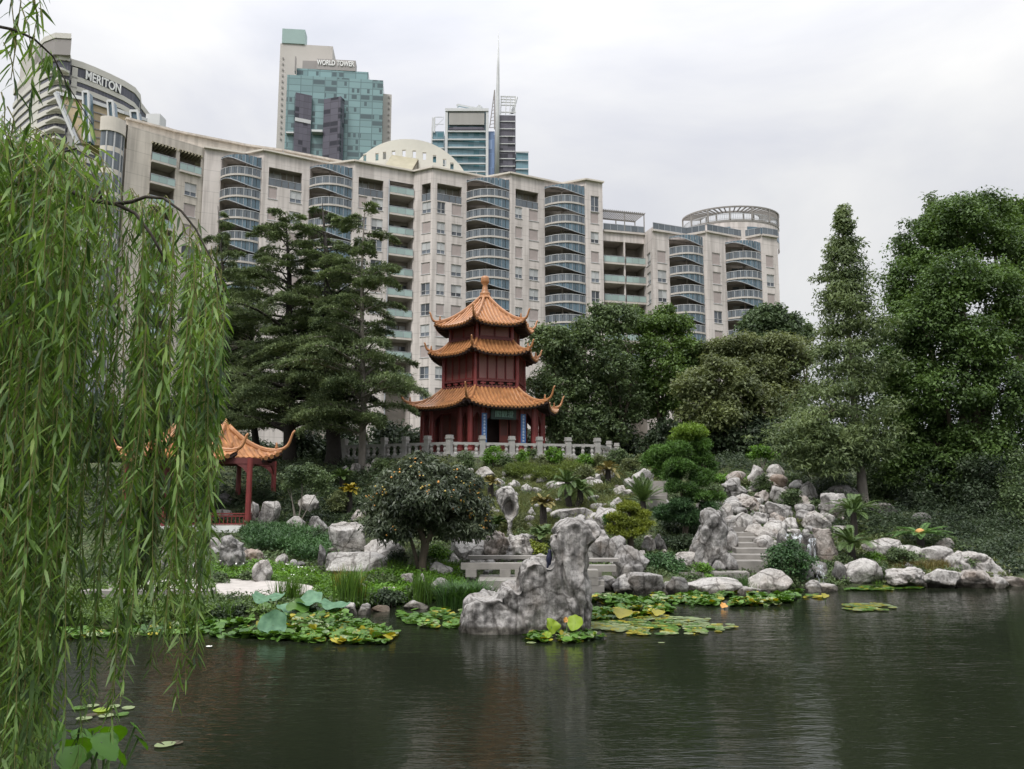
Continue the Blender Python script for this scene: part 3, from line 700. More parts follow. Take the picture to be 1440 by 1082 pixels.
def boxp(mb, p0, p1, depth, z0, z1):
    """box whose front runs in plan from p0 to p1"""
    p0 = np.array(p0[:2]); p1 = np.array(p1[:2]); d = (p1-p0)/np.linalg.norm(p1-p0); n = np.array([-d[1], d[0]])*depth
    return mb.prism([tuple(p0),tuple(p1),tuple(p1+n),tuple(p0+n)], z0, z1)
def text_mesh(name, s, size, depth, mat, parent, loc, rot, cjk=False, align='LEFT', width=None):
    cu = bpy.data.curves.new(name, 'FONT'); cu.body = s; cu.size = size; cu.extrude = depth; cu.align_x = align
    if not cjk: cu.offset = size*.018
    to = bpy.data.objects.new(name, cu); COL.objects.link(to)
    bpy.context.view_layer.update()
    dg = bpy.context.evaluated_depsgraph_get(); me = bpy.data.meshes.new_from_object(to.evaluated_get(dg))
    bpy.data.objects.remove(to)
    xs = [v.co.x for v in me.vertices]
    if width and xs:
        k = width/(max(xs)-min(xs))
        for v in me.vertices: v.co.x *= k
    me.materials.clear(); me.materials.append(MATS[mat])
    o = bpy.data.objects.new(name, me); COL.objects.link(o); o.parent = parent
    o.location = loc; o.rotation_euler = rot
    return o
def world_tower():
    base = at_y(470,300,390); root = thing('office_tower', 'tall teal glass tower with stepped top and WORLD TOWER sign, cream side walls', 'tower', (base[0],390,5))
    z = lambda px, py, y=390: at_y(px, py, y)[2]
    P = lambda px, y: at_y(px, 130, y)
    m = MB(); boxp(m, P(403,388), P(538.5,394), 26, 5, z(470,108)); m.build('glass_body', 'teal_curtain_wall', root)
    m = MB(); boxp(m, P(416,393), P(517.5,397), 18, z(470,110), z(466,92)); m.build('upper_glass_tier', 'teal_curtain_wall', root)
    m = MB(); boxp(m, P(391.5,400), P(466,403), 22, 5, z(430,64,402)); m.build('core_wall', 'tower_concrete', root)
    m = MB(); boxp(m, P(393.5,399.5), P(426,400.7), 7, z(430,64,402), z(409,41,400)); m.build('rooftop_box', 'teal_panel', root)
    m = MB(); boxp(m, P(539,399), P(551,400), 20, 5, z(545,132,399)); m.build('side_wall', 'tower_concrete', root)
    m = MB(); boxp(m, P(444,394), P(499,396), 6, z(470,92), z(470,80.5,395)-1.5); m.build('sign_band', 'sign_band', root)
    m = MB(); boxp(m, P(424,396), P(446,396.5), 5, z(470,92), z(430,84,395)); m.build('plant_screen', 'tower_concrete_dark', root)
    m = MB(); boxp(m, P(413,389.5), P(414.5,389.6), 3, z(413,101), z(413,80)); m.build('roof_fin', 'tower_concrete_dark', root)
    for a, b, da, db, t in ((416,439,386,389.5,138),(456,479.5,390.2,387.2,142)):
        m = MB(); boxp(m, P(a,da-2), P(b,db-2), 4, 5, z(a,t)); m.build('dark_glass_bay', 'plum_curtain_wall', root)
    m = MB(); boxp(m, P(404,386), P(415,386.2), 4, z(409,192), z(409,190)); boxp(m, P(440,386), P(455,386.4), 4, z(447,190), z(447,187)); boxp(m, P(416.5,383.6), P(438.5,387.1), 2, z(427,178), z(427,173)); m.build('pale_floor_band', 'frame_pale', root)
    # little square windows down the concrete edges
    m = MB()
    for i in range(15):
        p = at_y(398-i*.25, 82+i*8.1, 399.8); m.box(p[0]-.4,p[0]+.4,p[1]-.15,p[1]+.1,p[2]-.5,p[2]+.5)
        if i < 9:
            p = at_y(547-i*.1, 137+i*8.1, 399.4); m.box(p[0]-.4,p[0]+.4,p[1]-.15,p[1]+.1,p[2]-.5,p[2]+.5)
    m.build('small_windows', 'tower_concrete_dark', root)
    p = P(444.5,393.9); q = P(498.5,395.9); w = np.linalg.norm(q[:2]-p[:2]); ang = math.atan2(q[1]-p[1], q[0]-p[0])
    zz = z(470,91.5,394)
    text_mesh('sign_letters', 'WORLD TOWER', 4.0, .12, 'sign_white', root, (p[0]-root.location.x, p[1]-.25-root.location.y, zz-root.location.z), (math.pi/2,0,ang), width=w*.98)
world_tower()

def spire_tower():
    b = at_y(675,300,450); root = thing('office_tower', 'glass office tower topped by a tall thin spire and open steel frame', 'tower', (b[0],450,5))
    z = lambda py, y=450: at_y(675, py, y)[2]
    P = lambda px, y=450: at_y(px, 200, y)
    m = MB(); boxp(m, P(629,450), P(684,451), 28, 5, z(157)); m.build('glass_body', 'blue_curtain_wall', root)
    f = MB()
    for px in (627.5,685): p = P(px,448.5); f.prism([(p[0]-.8,p[1]),(p[0]+.8,p[1]),(p[0]+.8,p[1]+2),(p[0]-.8,p[1]+2)], 5, z(155))
    p = P(627.5,448.4); q = P(685,448.4); f.box(p[0]-.8,q[0]+.8,448.0,450,z(158.5),z(154.6))
    for i in range(9):
        y_ = 186+i*11.3; f.box(p[0]+.9,q[0]-.9,448.6,450,z(y_+.9),z(y_-.7))
    f.build('white_frame', 'frame_pale', root)
    m = MB(); a = P(631,448.8); b2 = P(681,448.8); m.box(a[0],b2[0],448.7,449.9,z(177),z(160)); m.build('louvre_panel', 'louvre', root)
    m = MB(); m.box(a[0],b2[0],448.75,449.9,z(184),z(180)); m.build('dark_glazing_band', 'plum_curtain_wall', root)
    m = MB(); a = P(608,452); b2 = P(624,452); boxp(m, a, b2, 20, 5, z(185,452)); m.build('side_glass_body', 'blue_curtain_wall', root)
    f = MB()
    a = at_y(606,166,451.5); f.bar((a[0],451.5,z(235)),(a[0]+1.2,451.5,a[2]),.8,.8); a = at_y(611,166,451); f.bar((a[0],451,z(186)),(a[0],451,a[2]),.9,.9)
    for py in (165,175): a = at_y(611,py,451); b2 = at_y(624,py,451); f.bar(a,b2,.3,.3)
    a = at_y(611,180,451); b2 = at_y(624,167,451); f.bar(a,b2,.25,.25)
    for i in range(5): a = at_y(608,197+i*11.5,451.4); b2 = at_y(625,197+i*11.5,451.4); f.bar(a,b2,.7,.7)
    f.build('antenna_frame', 'frame_pale', root)
    m = MB(); boxp(m, P(687,451), P(695.5,451), 24, 5, z(184)); m.build('blue_glass_strip', 'blue_panel_wall', root)
    m = MB(); boxp(m, P(701,451), P(725,451.5), 26, 5, z(161)); m.build('dark_glass_body', 'plum_curtain_wall', root)
    m = MB(); boxp(m, P(725.5,452), P(743,452.5), 22, 5, z(213)); m.build('low_glass_body', 'blue_curtain_wall', root)
    f = MB()
    for i in range(4): a = at_y(725,214+i*12,451.6); b2 = at_y(743.5,214+i*12,451.6); f.bar(a,b2,.6,.6)
    for i in range(9): a = at_y(701,171+i*10.5,450.7); b2 = at_y(724.5,171+i*10.5,450.7); f.bar(a,b2,.35,.5)
    for py in (136,140,144,148,158): a = at_y(704,py,451); b2 = at_y(725.5,py+.5,451); f.bar(a,b2,.6,.6)
    for px in (705,712,718,725): a = at_y(px,136,451); b2 = at_y(px-1,161,451); f.bar(a,b2,.5,.5)
    for px in (724,722): a = at_y(px+3,137,458); b2 = at_y(px-3,160,453); f.bar(a,b2,.9,.9)
    f.build('open_steel_frame', 'frame_pale', root)
    f = MB()
    a0 = at_y(688.5,180,449.5); a1 = at_y(695.5,127,449.5); b0 = at_y(695.5,182,449.5); f.bar(a0,a1,.5,.5); f.bar(b0,a1,.7,.7)
    for i in range(11):
        t = i/11; f.bar(a0+(a1-a0)*t, b0+(a1-b0)*min(1,t+.05), .28,.28)
    f.build('mast_bracket', 'tower_concrete_dark', root)
    s = MB(); pts = [at_y(698.5,250,449),at_y(699.5,160,449),at_y(700.5,95,449),at_y(701,42,449)]
    s.tube(pts, [1.5,1.35,.8,.12], 8); s.build('spire', 'frame_pale', root, smooth=True)
    c = MB(); c.bar(at_y(643,148,455), at_y(674,154,455), 1.1,1.3); c.bar(at_y(670,157,455), at_y(676,150,455), 2.2,2.6); c.bar(at_y(642.5,147,455), at_y(644,151.5,455), .8,.8); c.build('maintenance_crane', 'frame_pale', root)
spire_tower()

mat_plain('meriton_cream', (.60,.58,.53), .8, .05, .1)
mat_curtain('meriton_glass', (.085,.085,.11), (.16,.16,.18), (.03,.03,.05), 1.6, 60, .1, 1.6, .08)
mat_plain('sandstone_cladding', (.46,.37,.24), .8, .1, .25)
def curved_tower():
    b = at_y(110,300,245); root = thing('residential_tower', 'cream tower with dark window bands, curved balconies and MERITON letters, behind the willow', 'tower', (b[0],250,5))
    pl = [(22,262),(30,256),(44,249),(55,244),(68,240.5),(82,239),(97,240),(99,242.5),(115,244.5),(135,248),(155,252),(175,256.5),(190,261),(198,266),(200,272)]
    pts = [tuple(at_y(px,120,y)[:2]) for px,y in pl]
    cx = np.mean([p[0] for p in pts]); far = [(pts[-1][0]-3,300),(pts[0][0]-4,300)]
    H = at_y(150,103,251)[2]; outl = pts+far
    def grow(k, ps=outl):
        c = (np.mean([p[0] for p in ps]), 275); return [(c[0]+(p[0]-c[0])*(1+k/40), c[1]+(p[1]-c[1])*(1+k/40)) for p in ps]
    g = MB(); g.prism(outl, 5, H-1); g.build('window_band', 'meriton_glass', root)
    w = MB(); n = 0; zz = H
    w.prism(grow(.7), H-2.2, H)
    for i in range(22):
        z1 = H-5.6-i*3.35; w.prism(grow(.5), z1-1.7, z1)
    w.build('wall', 'meriton_cream', root)
    # blind stretches between the windows
    for k in range(8):
        z1 = H-4.2-k*3.35
        for a, b_, dy in ((100,108,0),(45,56,0)):
            ya = np.interp((a,b_),[q[0] for q in pl],[q[1] for q in pl]); A = at_y(a,120,ya[0]-.5); B = at_y(b_,120,ya[1]-.5); p = MB(); boxp(p, A, B, .6, z1-2.4, z1+1.5); p.build('wall_panel', 'meriton_cream', root)
    # balconies on the rounded end
    for k in range(8):
        z1 = H-5.2-k*3.35; m = MB(); arc = []
        for i in range(9):
            px = 68+28*i/8; y = np.interp(px,[q[0] for q in pl],[q[1] for q in pl])-1.0-1.6*math.sin(math.pi*i/8); arc.append(tuple(at_y(px,120,y)[:2]))
        m.prism(arc+[tuple(at_y(96,120,243)[:2]),tuple(at_y(66,120,243)[:2])], z1-1.6, z1-.9); m.build('balcony', 'meriton_cream', root)
    m = MB(); cp = [tuple(at_y(px,90,y)[:2]) for px,y in ((54,243),(60,240),(75,237.5),(98,238),(97,252),(58,254))]
    m.prism(cp, H-1, H+5.0); m.build('rounded_roof_cap', 'tower_concrete_dark', root); m = MB(); m.prism([(x,y-.3) for x,y in cp], H+4.6, H+6.4); m.build('roof_cap_band', 'meriton_cream', root)
    m = MB(); boxp(m, at_y(24,150,258), at_y(43,150,247.0), 3, at_y(30,140,255)[2], at_y(35,72,252)[2]); m.build('blind_end_wall', 'tower_concrete', root)
    A = at_y(124,100,246.2); B = at_y(173,115,256.2); d = B-A; w = np.linalg.norm(d[:2]); ang = math.atan2(d[1],d[0])
    m = MB(); boxp(m, A+[0,-.8,0], B+[0,-1.4,0], .5, H-5.4, H-2.3); m.build('sign_band', 'meriton_glass', root)
    text_mesh('sign_letters', 'MERITON', 4.4, .15, 'sign_white', root, (A[0]-root.location.x, A[1]-1.5-root.location.y, H-5.5-root.location.z), (math.pi/2,0,ang-.015), width=w)
curved_tower()
def sandstone_block():
    b = at_y(110,300,150); root = thing('office_building', 'sandstone clad building with a slanting edge and glass fins, below the curved tower', 'building', (b[0],150,5))
    P = lambda px, py, y: at_y(px, py, y)
    # slanting front built as a solid with thickness
    fr = [(80,132,150),(118,140,149),(176,160,154),(232,178,162),(290,196,172)]; bot = [(112,202,150),(118,202,149),(176,210,154),(232,222,162),(290,230,172)]
    m = MB()
    for i in range(4):
        a, b_ = P(*fr[i]), P(*fr[i+1]); c, d = P(*bot[i+1]), P(*bot[i]); k = np.array([0,8,0])
        m.add([a,b_,c,d,a+k,b_+k,c+k,d+k],[(0,3,2,1),(4,5,6,7),(0,1,5,4),(1,2,6,5),(2,3,7,6),(3,0,4,7)])
    m.build('wall', 'sandstone_cladding', root)
    j = MB()
    for t in (.22,.42,.62,.82):
        for i in range(3):
            a = P(*fr[i])*(1-t)+P(*bot[i])*t-[0,.15,0]; b_ = P(*fr[i+1])*(1-t)+P(*bot[i+1])*t-[0,.15,0]; j.bar(a,b_,.08,.25)
    j.build('cladding_joint', 'tower_concrete_dark', root)
    j = MB(); j.bar(P(79,131,149), P(111,203,149), .7,.9); j.build('slanting_edge', 'metal_grey', root)
    j = MB(); j.bar(P(77,131,148.6), P(108,203,148.6), .25,.5)
    for i in range(3):
        a = P(*fr[i])-[0,.3,0]; b_ = P(*fr[i+1])-[0,.3,0]; j.bar(a,b_,.4,.7)
    j.build('pale_edge_trim', 'frame_pale', root)
    for (a, b_, t, bo) in ((117.5,125,130,200),(152,159,143,172),(184,194,157,178)):
        A = P(a,t,148.3); B = P(b_,t,148.3); C = P(b_+2.5,bo,148.3); D = P(a+2.5,bo,148.3); k = np.array([0,1.5,0])
        g = MB(); g.add([A,B,C,D,A+k,B+k,C+k,D+k],[(0,3,2,1),(4,5,6,7),(0,1,5,4),(1,2,6,5),(2,3,7,6),(3,0,4,7)]); g.build('glass_fin', 'screen_glass', root)
        f = MB()
        for U, V in ((A,D),(B,C),(A,B)): f.bar(U-[0,.2,0],V-[0,.2,0],.3,.5)
        f.build('fin_frame', 'frame_pale', root)
    d = MB(); p = P(220,176,160); d.box(p[0]-1.4,p[0]+1.6,158,161,p[2]-1.5,p[2]+1.6); d.build('roof_dormer', 'frame_pale', root)
sandstone_block()
# ================================================================== PAGODA AND PAVILION
mat_plain('glazed_tile', (.42,.20,.085), .28, .32, 2.6, spec=.5)
mat_plain('tile_channel', (.30,.13,.05), .5, .3, 2.5)
mat_plain('ridge_tile', (.40,.185,.078), .4, .12, 2)
mat_plain('red_lacquer', (.19,.034,.032), .45, .15, 1.5)
mat_plain('red_panel', (.24,.06,.048), .55, .15, 1.5)
mat_plain('dark_timber', (.035,.018,.016), .8, .2, 2)
mat_plain('plum_frame', (.12,.028,.028), .6, .15, 2)
mat_plain('granite_balustrade', (.37,.36,.345), .85, .14, 3.0, bump=.3, bscale=30)
mat_plain('terrace_paving', (.33,.31,.28), .9, .12, 2.0)
mat_plain('plinth_white', (.72,.73,.71), .8, .05, 1.5)
mat_plain('plaque_board', (.02,.045,.04), .4, .1, 3)
mat_plain('plaque_letters', (.25,.42,.36), .5, .1, 3)
mat_plain('couplet_blue', (.045,.12,.30), .45, .1, 3)
mat_plain('couplet_letters', (.55,.62,.70), .5, .1, 3)
def mat_lattice(name, col, back, sc=9.0):
    """carved lattice: diagonal strips over a dark ground"""
    m, nt, out = new_mat(name); b = N(nt, 'ShaderNodeBsdfPrincipled', Roughness=.6)
    tc = N(nt, 'ShaderNodeTexCoord'); sp = N(nt, 'ShaderNodeSeparateXYZ'); L(nt, tc, 'Object', sp, 0)
    prev = None
    for sgn in (1, -1):
        a = N(nt, 'ShaderNodeMath', _operation='MULTIPLY_ADD'); a.inputs[1].default_value = sgn; L(nt, sp, 'X', a, 0); L(nt, sp, 'Z', a, 2)
        c = N(nt, 'ShaderNodeMath', _operation='MULTIPLY'); c.inputs[1].default_value = sc; L(nt, a, 0, c, 0)
        f = N(nt, 'ShaderNodeMath', _operation='FRACT'); L(nt, c, 0, f, 0); g = N(nt, 'ShaderNodeMath', _operation='LESS_THAN'); g.inputs[1].default_value = .34; L(nt, f, 0, g, 0)
        if prev is None: prev = g
        else:
            x = N(nt, 'ShaderNodeMath', _operation='MAXIMUM'); L(nt, prev, 0, x, 0); L(nt, g, 0, x, 1); prev = x
    mx = N(nt, 'ShaderNodeMix', _data_type='RGBA'); L(nt, prev, 0, mx, 0); mx.inputs[6].default_value = c4(back); mx.inputs[7].default_value = c4(col)
    L(nt, mx, 2, b, 'Base Color'); L(nt, b, 0, out, 0)
mat_lattice('lattice_red', (.20,.065,.055), (.07,.04,.037))
mat_lattice('lattice_pale', (.26,.12,.11), (.17,.09,.085), 11)

def polygon_roof(parent, c, angs, Rt, Re, zt, ze, lift, horn, rib_gap=.24, rib_r=.065, label_fin=None, power=1.7, over=.0):
    """tiled roof with concave slopes on a regular plan: channel surface + tile rolls (one mesh), hip ridges with upturned horns, dark soffit"""
    n = len(angs); c = np.array(c, float)
    def cor(k, s):
        a = angs[k % n]; r = Rt+(Re-Rt)*s; return np.array([c[0]+r*math.sin(a), c[1]-r*math.cos(a)])
    def zz(s, t): # t -1..1 along the eave
        return zt-(zt-ze)*(1-(1-s)**power)+lift*(abs(t)**3.2)*(s**2.2)
    def surf(k, s, t):
        A, B = cor(k, s), cor(k+1, s); m = (A+B)/2; h = (B-A)/2
        # the eave line swings outwards near the corners
        o = (m-c[:2])/max(np.linalg.norm(m-c[:2]),1e-6)*(.10*abs(t)**3*s*s*lift*2)
        p = m+h*t+o; return np.array([p[0], p[1], zz(s, t)])
    half = np.linalg.norm(cor(1,1)-cor(0,1))/2
    tl = MB(); so = MB()
    for k in range(n):
        NS, NT = 10, 12
        g = [[surf(k, i/NS, -1+2*j/NT) for j in range(NT+1)] for i in range(NS+1)]
        v = [p for r in g for p in r]; f = [(i*(NT+1)+j, (i+1)*(NT+1)+j, (i+1)*(NT+1)+j+1, i*(NT+1)+j+1) for i in range(NS) for j in range(NT)]
        tl.add(v, f, 1)
        # tile rolls, parallel down the slope
        nr = int(half/rib_gap)
        for q in range(-nr, nr+1):
            x = q*rib_gap; pts = []
            for i in range(11):
                s = i/10; hw = np.linalg.norm(cor(k+1,s)-cor(k,s))/2
                if hw < abs(x)+.02: continue
                pts.append(surf(k, s, x/hw)+np.array([0,0,.02]))
            if len(pts) < 2:
                continue
            e = pts[-1]+(pts[-1]-pts[-2])*.04; pts[-1] = e
            tl.tube(pts, rib_r, 5, 0)
            tl.tube([e-[0,0,.03], e-[0,0,.03]+(pts[-1]-pts[-2])/max(np.linalg.norm(pts[-1]-pts[-2]),1e-6)*.05], rib_r*1.35, 7, 0)
        # soffit and eave board
        hw = surf(k,1,-1), surf(k,1,1)
        row = [surf(k,.985,-1+2*j/NT)-[0,0,.07] for j in range(NT+1)]; row2 = [surf(k,.985,-1+2*j/NT)-[0,0,.17] for j in range(NT+1)]
        inn = [np.array([*( (cor(k,.35)*(1-j/NT)+cor(k+1,.35)*(j/NT)) ), ze+.12]) for j in range(NT+1)]
        for a, b in ((row,row2),(row2,inn)):
            so.add(a+b, [(j, j+1, NT+2+j, NT+1+j) for j in range(NT)])
        # rafter ends under the eave
        for j in range(int(half*2/.28)):
            t = -1+2*(j+.5)/int(half*2/.28); p = surf(k,.97,t)-[0,0,.2]; q_ = surf(k,.6,t); q_ = np.array([q_[0],q_[1],ze+.02]); so.bar(p, q_, .07,.07)
    roof = tl.build('roof', ['glazed_tile','tile_channel'], parent, smooth=False)
    so.build('soffit', 'dark_timber', parent)
    for k in range(n):
        r = MB(); pts = []; rad = []
        for i in range(11):
            s = i/10*.98; p = surf(k, s, -1); pts.append(p+[0,0,.09]); rad.append(.08)
        d = pts[-1]-pts[-2]; d[2] = 0; d /= np.linalg.norm(d); tip = pts[-1]
        for u, h in ((.12,.06),(.26,.2),(.36,.42),(.43,.68),(.50,.92),(.60,1.06)):
            pts.append(tip+d*u*horn*1.15+np.array([0,0,h*horn])); rad.append(.085*(1-u*.95)+.008)
        r.tube(pts, rad, 7, 0)
        lo = [p-[0,0,.07] for p in pts[:11]]; r.tube(lo, .11, 4, 0)
        # small beast ornaments on the ridge
        e = pts[9]; r.lathe(e+[0,0,.05], [(.06,0),(.08,.08),(.04,.16),(.06,.22),(.01,.3)], 6)
        o = r.build('hip_ridge', 'ridge_tile', roof, smooth=True)
    return roof

def pagoda():
    PY = 48.5; cx = float(at_y(681.4, 560, PY)[0]); zg = 4.72
    root = thing('pagoda', 'three tiered red pagoda with orange tiled roofs and gourd finial, on the stone terrace', 'pagoda', (cx,PY,zg))
    AN = [R(a) for a in (-70,-10,50,110,170,230)]
    c = (cx, PY)
    Zc = lambda py: float(at_y(683, py, PY)[2])
    def Ze(py, Re): return float(at_y(700, py, PY-Re*.866*math.cos(R(20)))[2])
    def Zf(py, Rr): return float(at_y(690, py, PY-Rr*.85)[2])
    def C(R_, k): a = AN[k%6]; return np.array([cx+R_*math.sin(a), PY-R_*math.cos(a)])
    e1, e2, e3 = 5.0, 3.62, 3.28
    ze1, ze2, ze3 = Ze(571,e1), Ze(496,e2), Ze(455,e3)
    # stone base
    m = MB(); m.prism([C(4.5,k) for k in range(6)], zg-.4, zg+.18); m.prism([C(4.2,k) for k in range(6)], zg+.18, zg+.34); m.build('stone_base', 'granite_balustrade', root)
    z0 = zg+.34
    # ground floor: corner and intermediate columns
    for k in range(6):
        A, B = C(3.95,k), C(3.95,k+1)
        for t in (0,.2,.8):
            p = A+(B-A)*t; m = MB(); m.lathe((p[0],p[1],z0), [(.22,0),(.24,.1),(.17,.2),(.165,2.6),(.15,ze1-z0+.1)], 10); m.build('column', 'red_lacquer', root, smooth=False)
        m = MB(); m.bar((*A,ze1-.15),(*B,ze1-.15),.12,.3); m.build('beam', 'plum_frame', root)
        # carved brackets under the beam
        br = MB()
        for t0, t1 in ((0,.2),(.2,.8),(.8,1)):
            a = A+(B-A)*(t0+.02); b = A+(B-A)*(t1-.02); L_ = np.linalg.norm(b-a); d = (b-a)/L_
            for s_, q in ((1,a),(-1,b)):
                w = min(.75, L_*.48)
                p0 = q; p1 = q+d*s_*w
                n_ = np.array([d[1],-d[0]])*.04
                v = [(*(p0+n_),ze1-.3),(*(p1+n_),ze1-.3),(*(p0+d*s_*w*.55+n_),ze1-.5),(*(p0+n_),ze1-.85),(*(p0-n_),ze1-.3),(*(p1-n_),ze1-.3),(*(p0+d*s_*w*.55-n_),ze1-.5),(*(p0-n_),ze1-.85)]
                br.add(v, [(0,1,2,3),(7,6,5,4),(0,4,5,1),(1,5,6,2),(2,6,7,3)])
        br.build('carved_brackets', 'plum_frame', root)
    # inner room with an open doorway in the front face
    for k in range(6):
        A, B = C(2.75,k), C(2.75,k+1); d = (B-A); L_ = np.linalg.norm(d); d = d/L_; ang = math.atan2(d[1],d[0])
        m = MB(); m.lathe((*A,z0), [(.14,0),(.13,ze1-z0+.4)], 8); m.build('room_column', 'red_lacquer', root)
        def panel(t0, t1, name='door_panel', mat='red_panel', lat='lattice_red'):
            a = A+d*L_*t0; w = L_*(t1-t0); f = MB(); f.box(0,w,-.04,.04,0,2.45)
            o = f.build(name, mat, root, origin=(0,0,0)); o.location = (a[0]-cx, a[1]-PY, z0-zg); o.rotation_euler = (0,0,ang)
            g = MB(); g.box(.06,w-.06,-.055,-.04,1.0,2.3); lo = g.build('lattice', lat, o, origin=(0,0,0))
        if k == 1:
            panel(.04,.16); panel(.56,.76); panel(.80,.97)
        else:
            for i in range(4): panel(.04+.235*i,.04+.235*i+.215)
        m = MB(); m.bar((*A,z0+2.62),(*B,z0+2.62),.12,.3); m.build('lintel', 'plum_frame', root)
        m = MB(); m.add([(*A,z0+2.7),(*B,z0+2.7),(*B,ze1+.6),(*A,ze1+.6)],[(0,1,2,3)]); m.build('upper_wall', 'dark_timber', root)
    m = MB(); m.prism([C(1.9,k) for k in range(6)], z0, ze1+.3); m.build('inner_core', 'dark_timber', root)
    # plaque over the entrance
    A, B = C(4.02,1), C(4.02,2); d = (B-A)/np.linalg.norm(B-A); ang = math.atan2(d[1],d[0]); nrm = np.array([d[1],-d[0]])
    mid = A+(B-A)*.5+nrm*.14
    m = MB(); m.box(-.72,.72,-.05,.05,-.26,.26); m.box(-.78,.78,-.03,.06,-.31,.31)
    pl = m.build('name_plaque', 'plaque_board', root, origin=(0,0,0)); pl.location = (mid[0]-cx, mid[1]-PY, ze1-.42-zg); pl.rotation_euler = (R(4),0,ang)
    text_mesh('plaque_letters', '閣觀澄', .42, .01, 'plaque_letters', pl, (-.56,-.07,-.15), (math.pi/2,0,0), cjk=True, width=1.12)
    # blue couplet boards on the two middle columns
    for t in (.2,.8):
        p = A+(B-A)*t+nrm*.2; m = MB(); m.box(-.15,.15,-.03,.03,0,1.75)
        b = m.build('couplet_board', 'couplet_blue', root, origin=(0,0,0)); b.location = (p[0]-cx, p[1]-PY, z0+.45-zg); b.rotation_euler = (0,0,ang)
        g = MB(); rr = random.Random(int(t*10))
        for i in range(9):
            z = .12+i*.18
            for j in range(3): g.box(-.07+rr.random()*.03,.04+rr.random()*.03,-.045,-.031,z+j*.042,z+j*.042+.02)
            g.box(-.012,.012,-.045,-.031,z,z+.12)
        g.build('couplet_letters', 'couplet_letters', b, origin=(0,0,0))
    # first roof, second storey
    R2, R3 = 2.66, 2.25
    zr1 = Zf(543,2.6); polygon_roof(root, c, AN, R2-.05, e1, zr1, ze1, .42, .70)
    zb2, zt2 = Zf(545,2.6), ze2+.22
    def storey(Rb, z0, z1, panels, lat, apron):
        m = MB(); m.prism([C(Rb-.1,k) for k in range(6)], z0-.3, z1+.02); m.build('storey_wall', 'dark_timber', root)
        for k in range(6):
            A, B = C(Rb,k), C(Rb,k+1); d = B-A; L_ = np.linalg.norm(d); d = d/L_; ang = math.atan2(d[1],d[0])
            m = MB(); m.lathe((*A,z0-.2), [(.13,0),(.125,z1-z0+.16)], 8); m.build('corner_post', 'red_lacquer', root)
            f = MB(); f.bar((*(A+d*.1),z1-.04),(*(B-d*.1),z1-.04),.14,.16); f.bar((*(A+d*.1),z0+apron),(*(B-d*.1),z0+apron),.14,.12); f.bar((*(A+d*.1),z0+.05),(*(B-d*.1),z0+.05),.2,.12); f.build('cross_beam', 'plum_frame', root)
            if apron > .2:
                f = MB(); nn = 4
                for i in range(nn):
                    a = A+d*(.2+(L_-.4)*(i+.2)/nn); b = A+d*(.2+(L_-.4)*(i+.8)/nn)
                    f.bar((*a,z0+apron*.62),(*b,z0+apron*.62),.07,.1); m_ = (a+b)/2; f.bar((*m_,z0+.1),(*m_,z0+apron),.06,.08)
                f.build('apron_rail', 'red_lacquer', root)
            for i in range(panels):
                t0 = .18+(L_-.36)*i/panels+.02; w = (L_-.36)/panels-.04; h = z1-z0-apron-.2
                a = A+d*t0; f = MB(); f.box(0,w,-.03,.04,0,.05); f.box(0,w,-.03,.04,h-.05,h); f.box(0,.04,-.03,.04,.05,h-.05); f.box(w-.04,w,-.03,.04,.05,h-.05)
                o = f.build('window', 'red_lacquer', root, origin=(0,0,0)); o.location = (a[0]-cx, a[1]-PY, z0+apron+.08-zg); o.rotation_euler = (0,0,ang)
                g = MB(); g.box(.04,w-.04,.0,.03,.05,h-.05); g.build('lattice', lat if k != 1 else 'lattice_pale', o, origin=(0,0,0))
    storey(R2, zb2, zt2, 4, 'lattice_red', .42)
    zr2 = Zf(476,2.2); polygon_roof(root, c, AN, R3-.05, e2, zr2, ze2, .34, .45)
    storey(R3, Zf(478,2.2), ze3+.2, 2, 'lattice_red', .12)
    zr3 = Zc(417); polygon_roof(root, c, AN, .18, e3, zr3, ze3, .34, .55, power=1.4)
    # finial
    m = MB(); k = (Zc(388)-Zc(418))/30; z = Zc(421)
    m.lathe((cx,PY,z), [(.44,0),(.42,.12),(.30,.2),(.34,.3),(.34,.38),(.22,.48),(.24,.55),(.17,.66),(.17,.78),(.14,.9),(.26,1.06),(.29,1.15),(.27,1.33),(.27,1.4),(.18,1.5),(.05,1.54)], 14)
    m.build('finial', 'ridge_tile', root, smooth=True)
    # small ground-floor details: threshold step
    return root
pagoda()

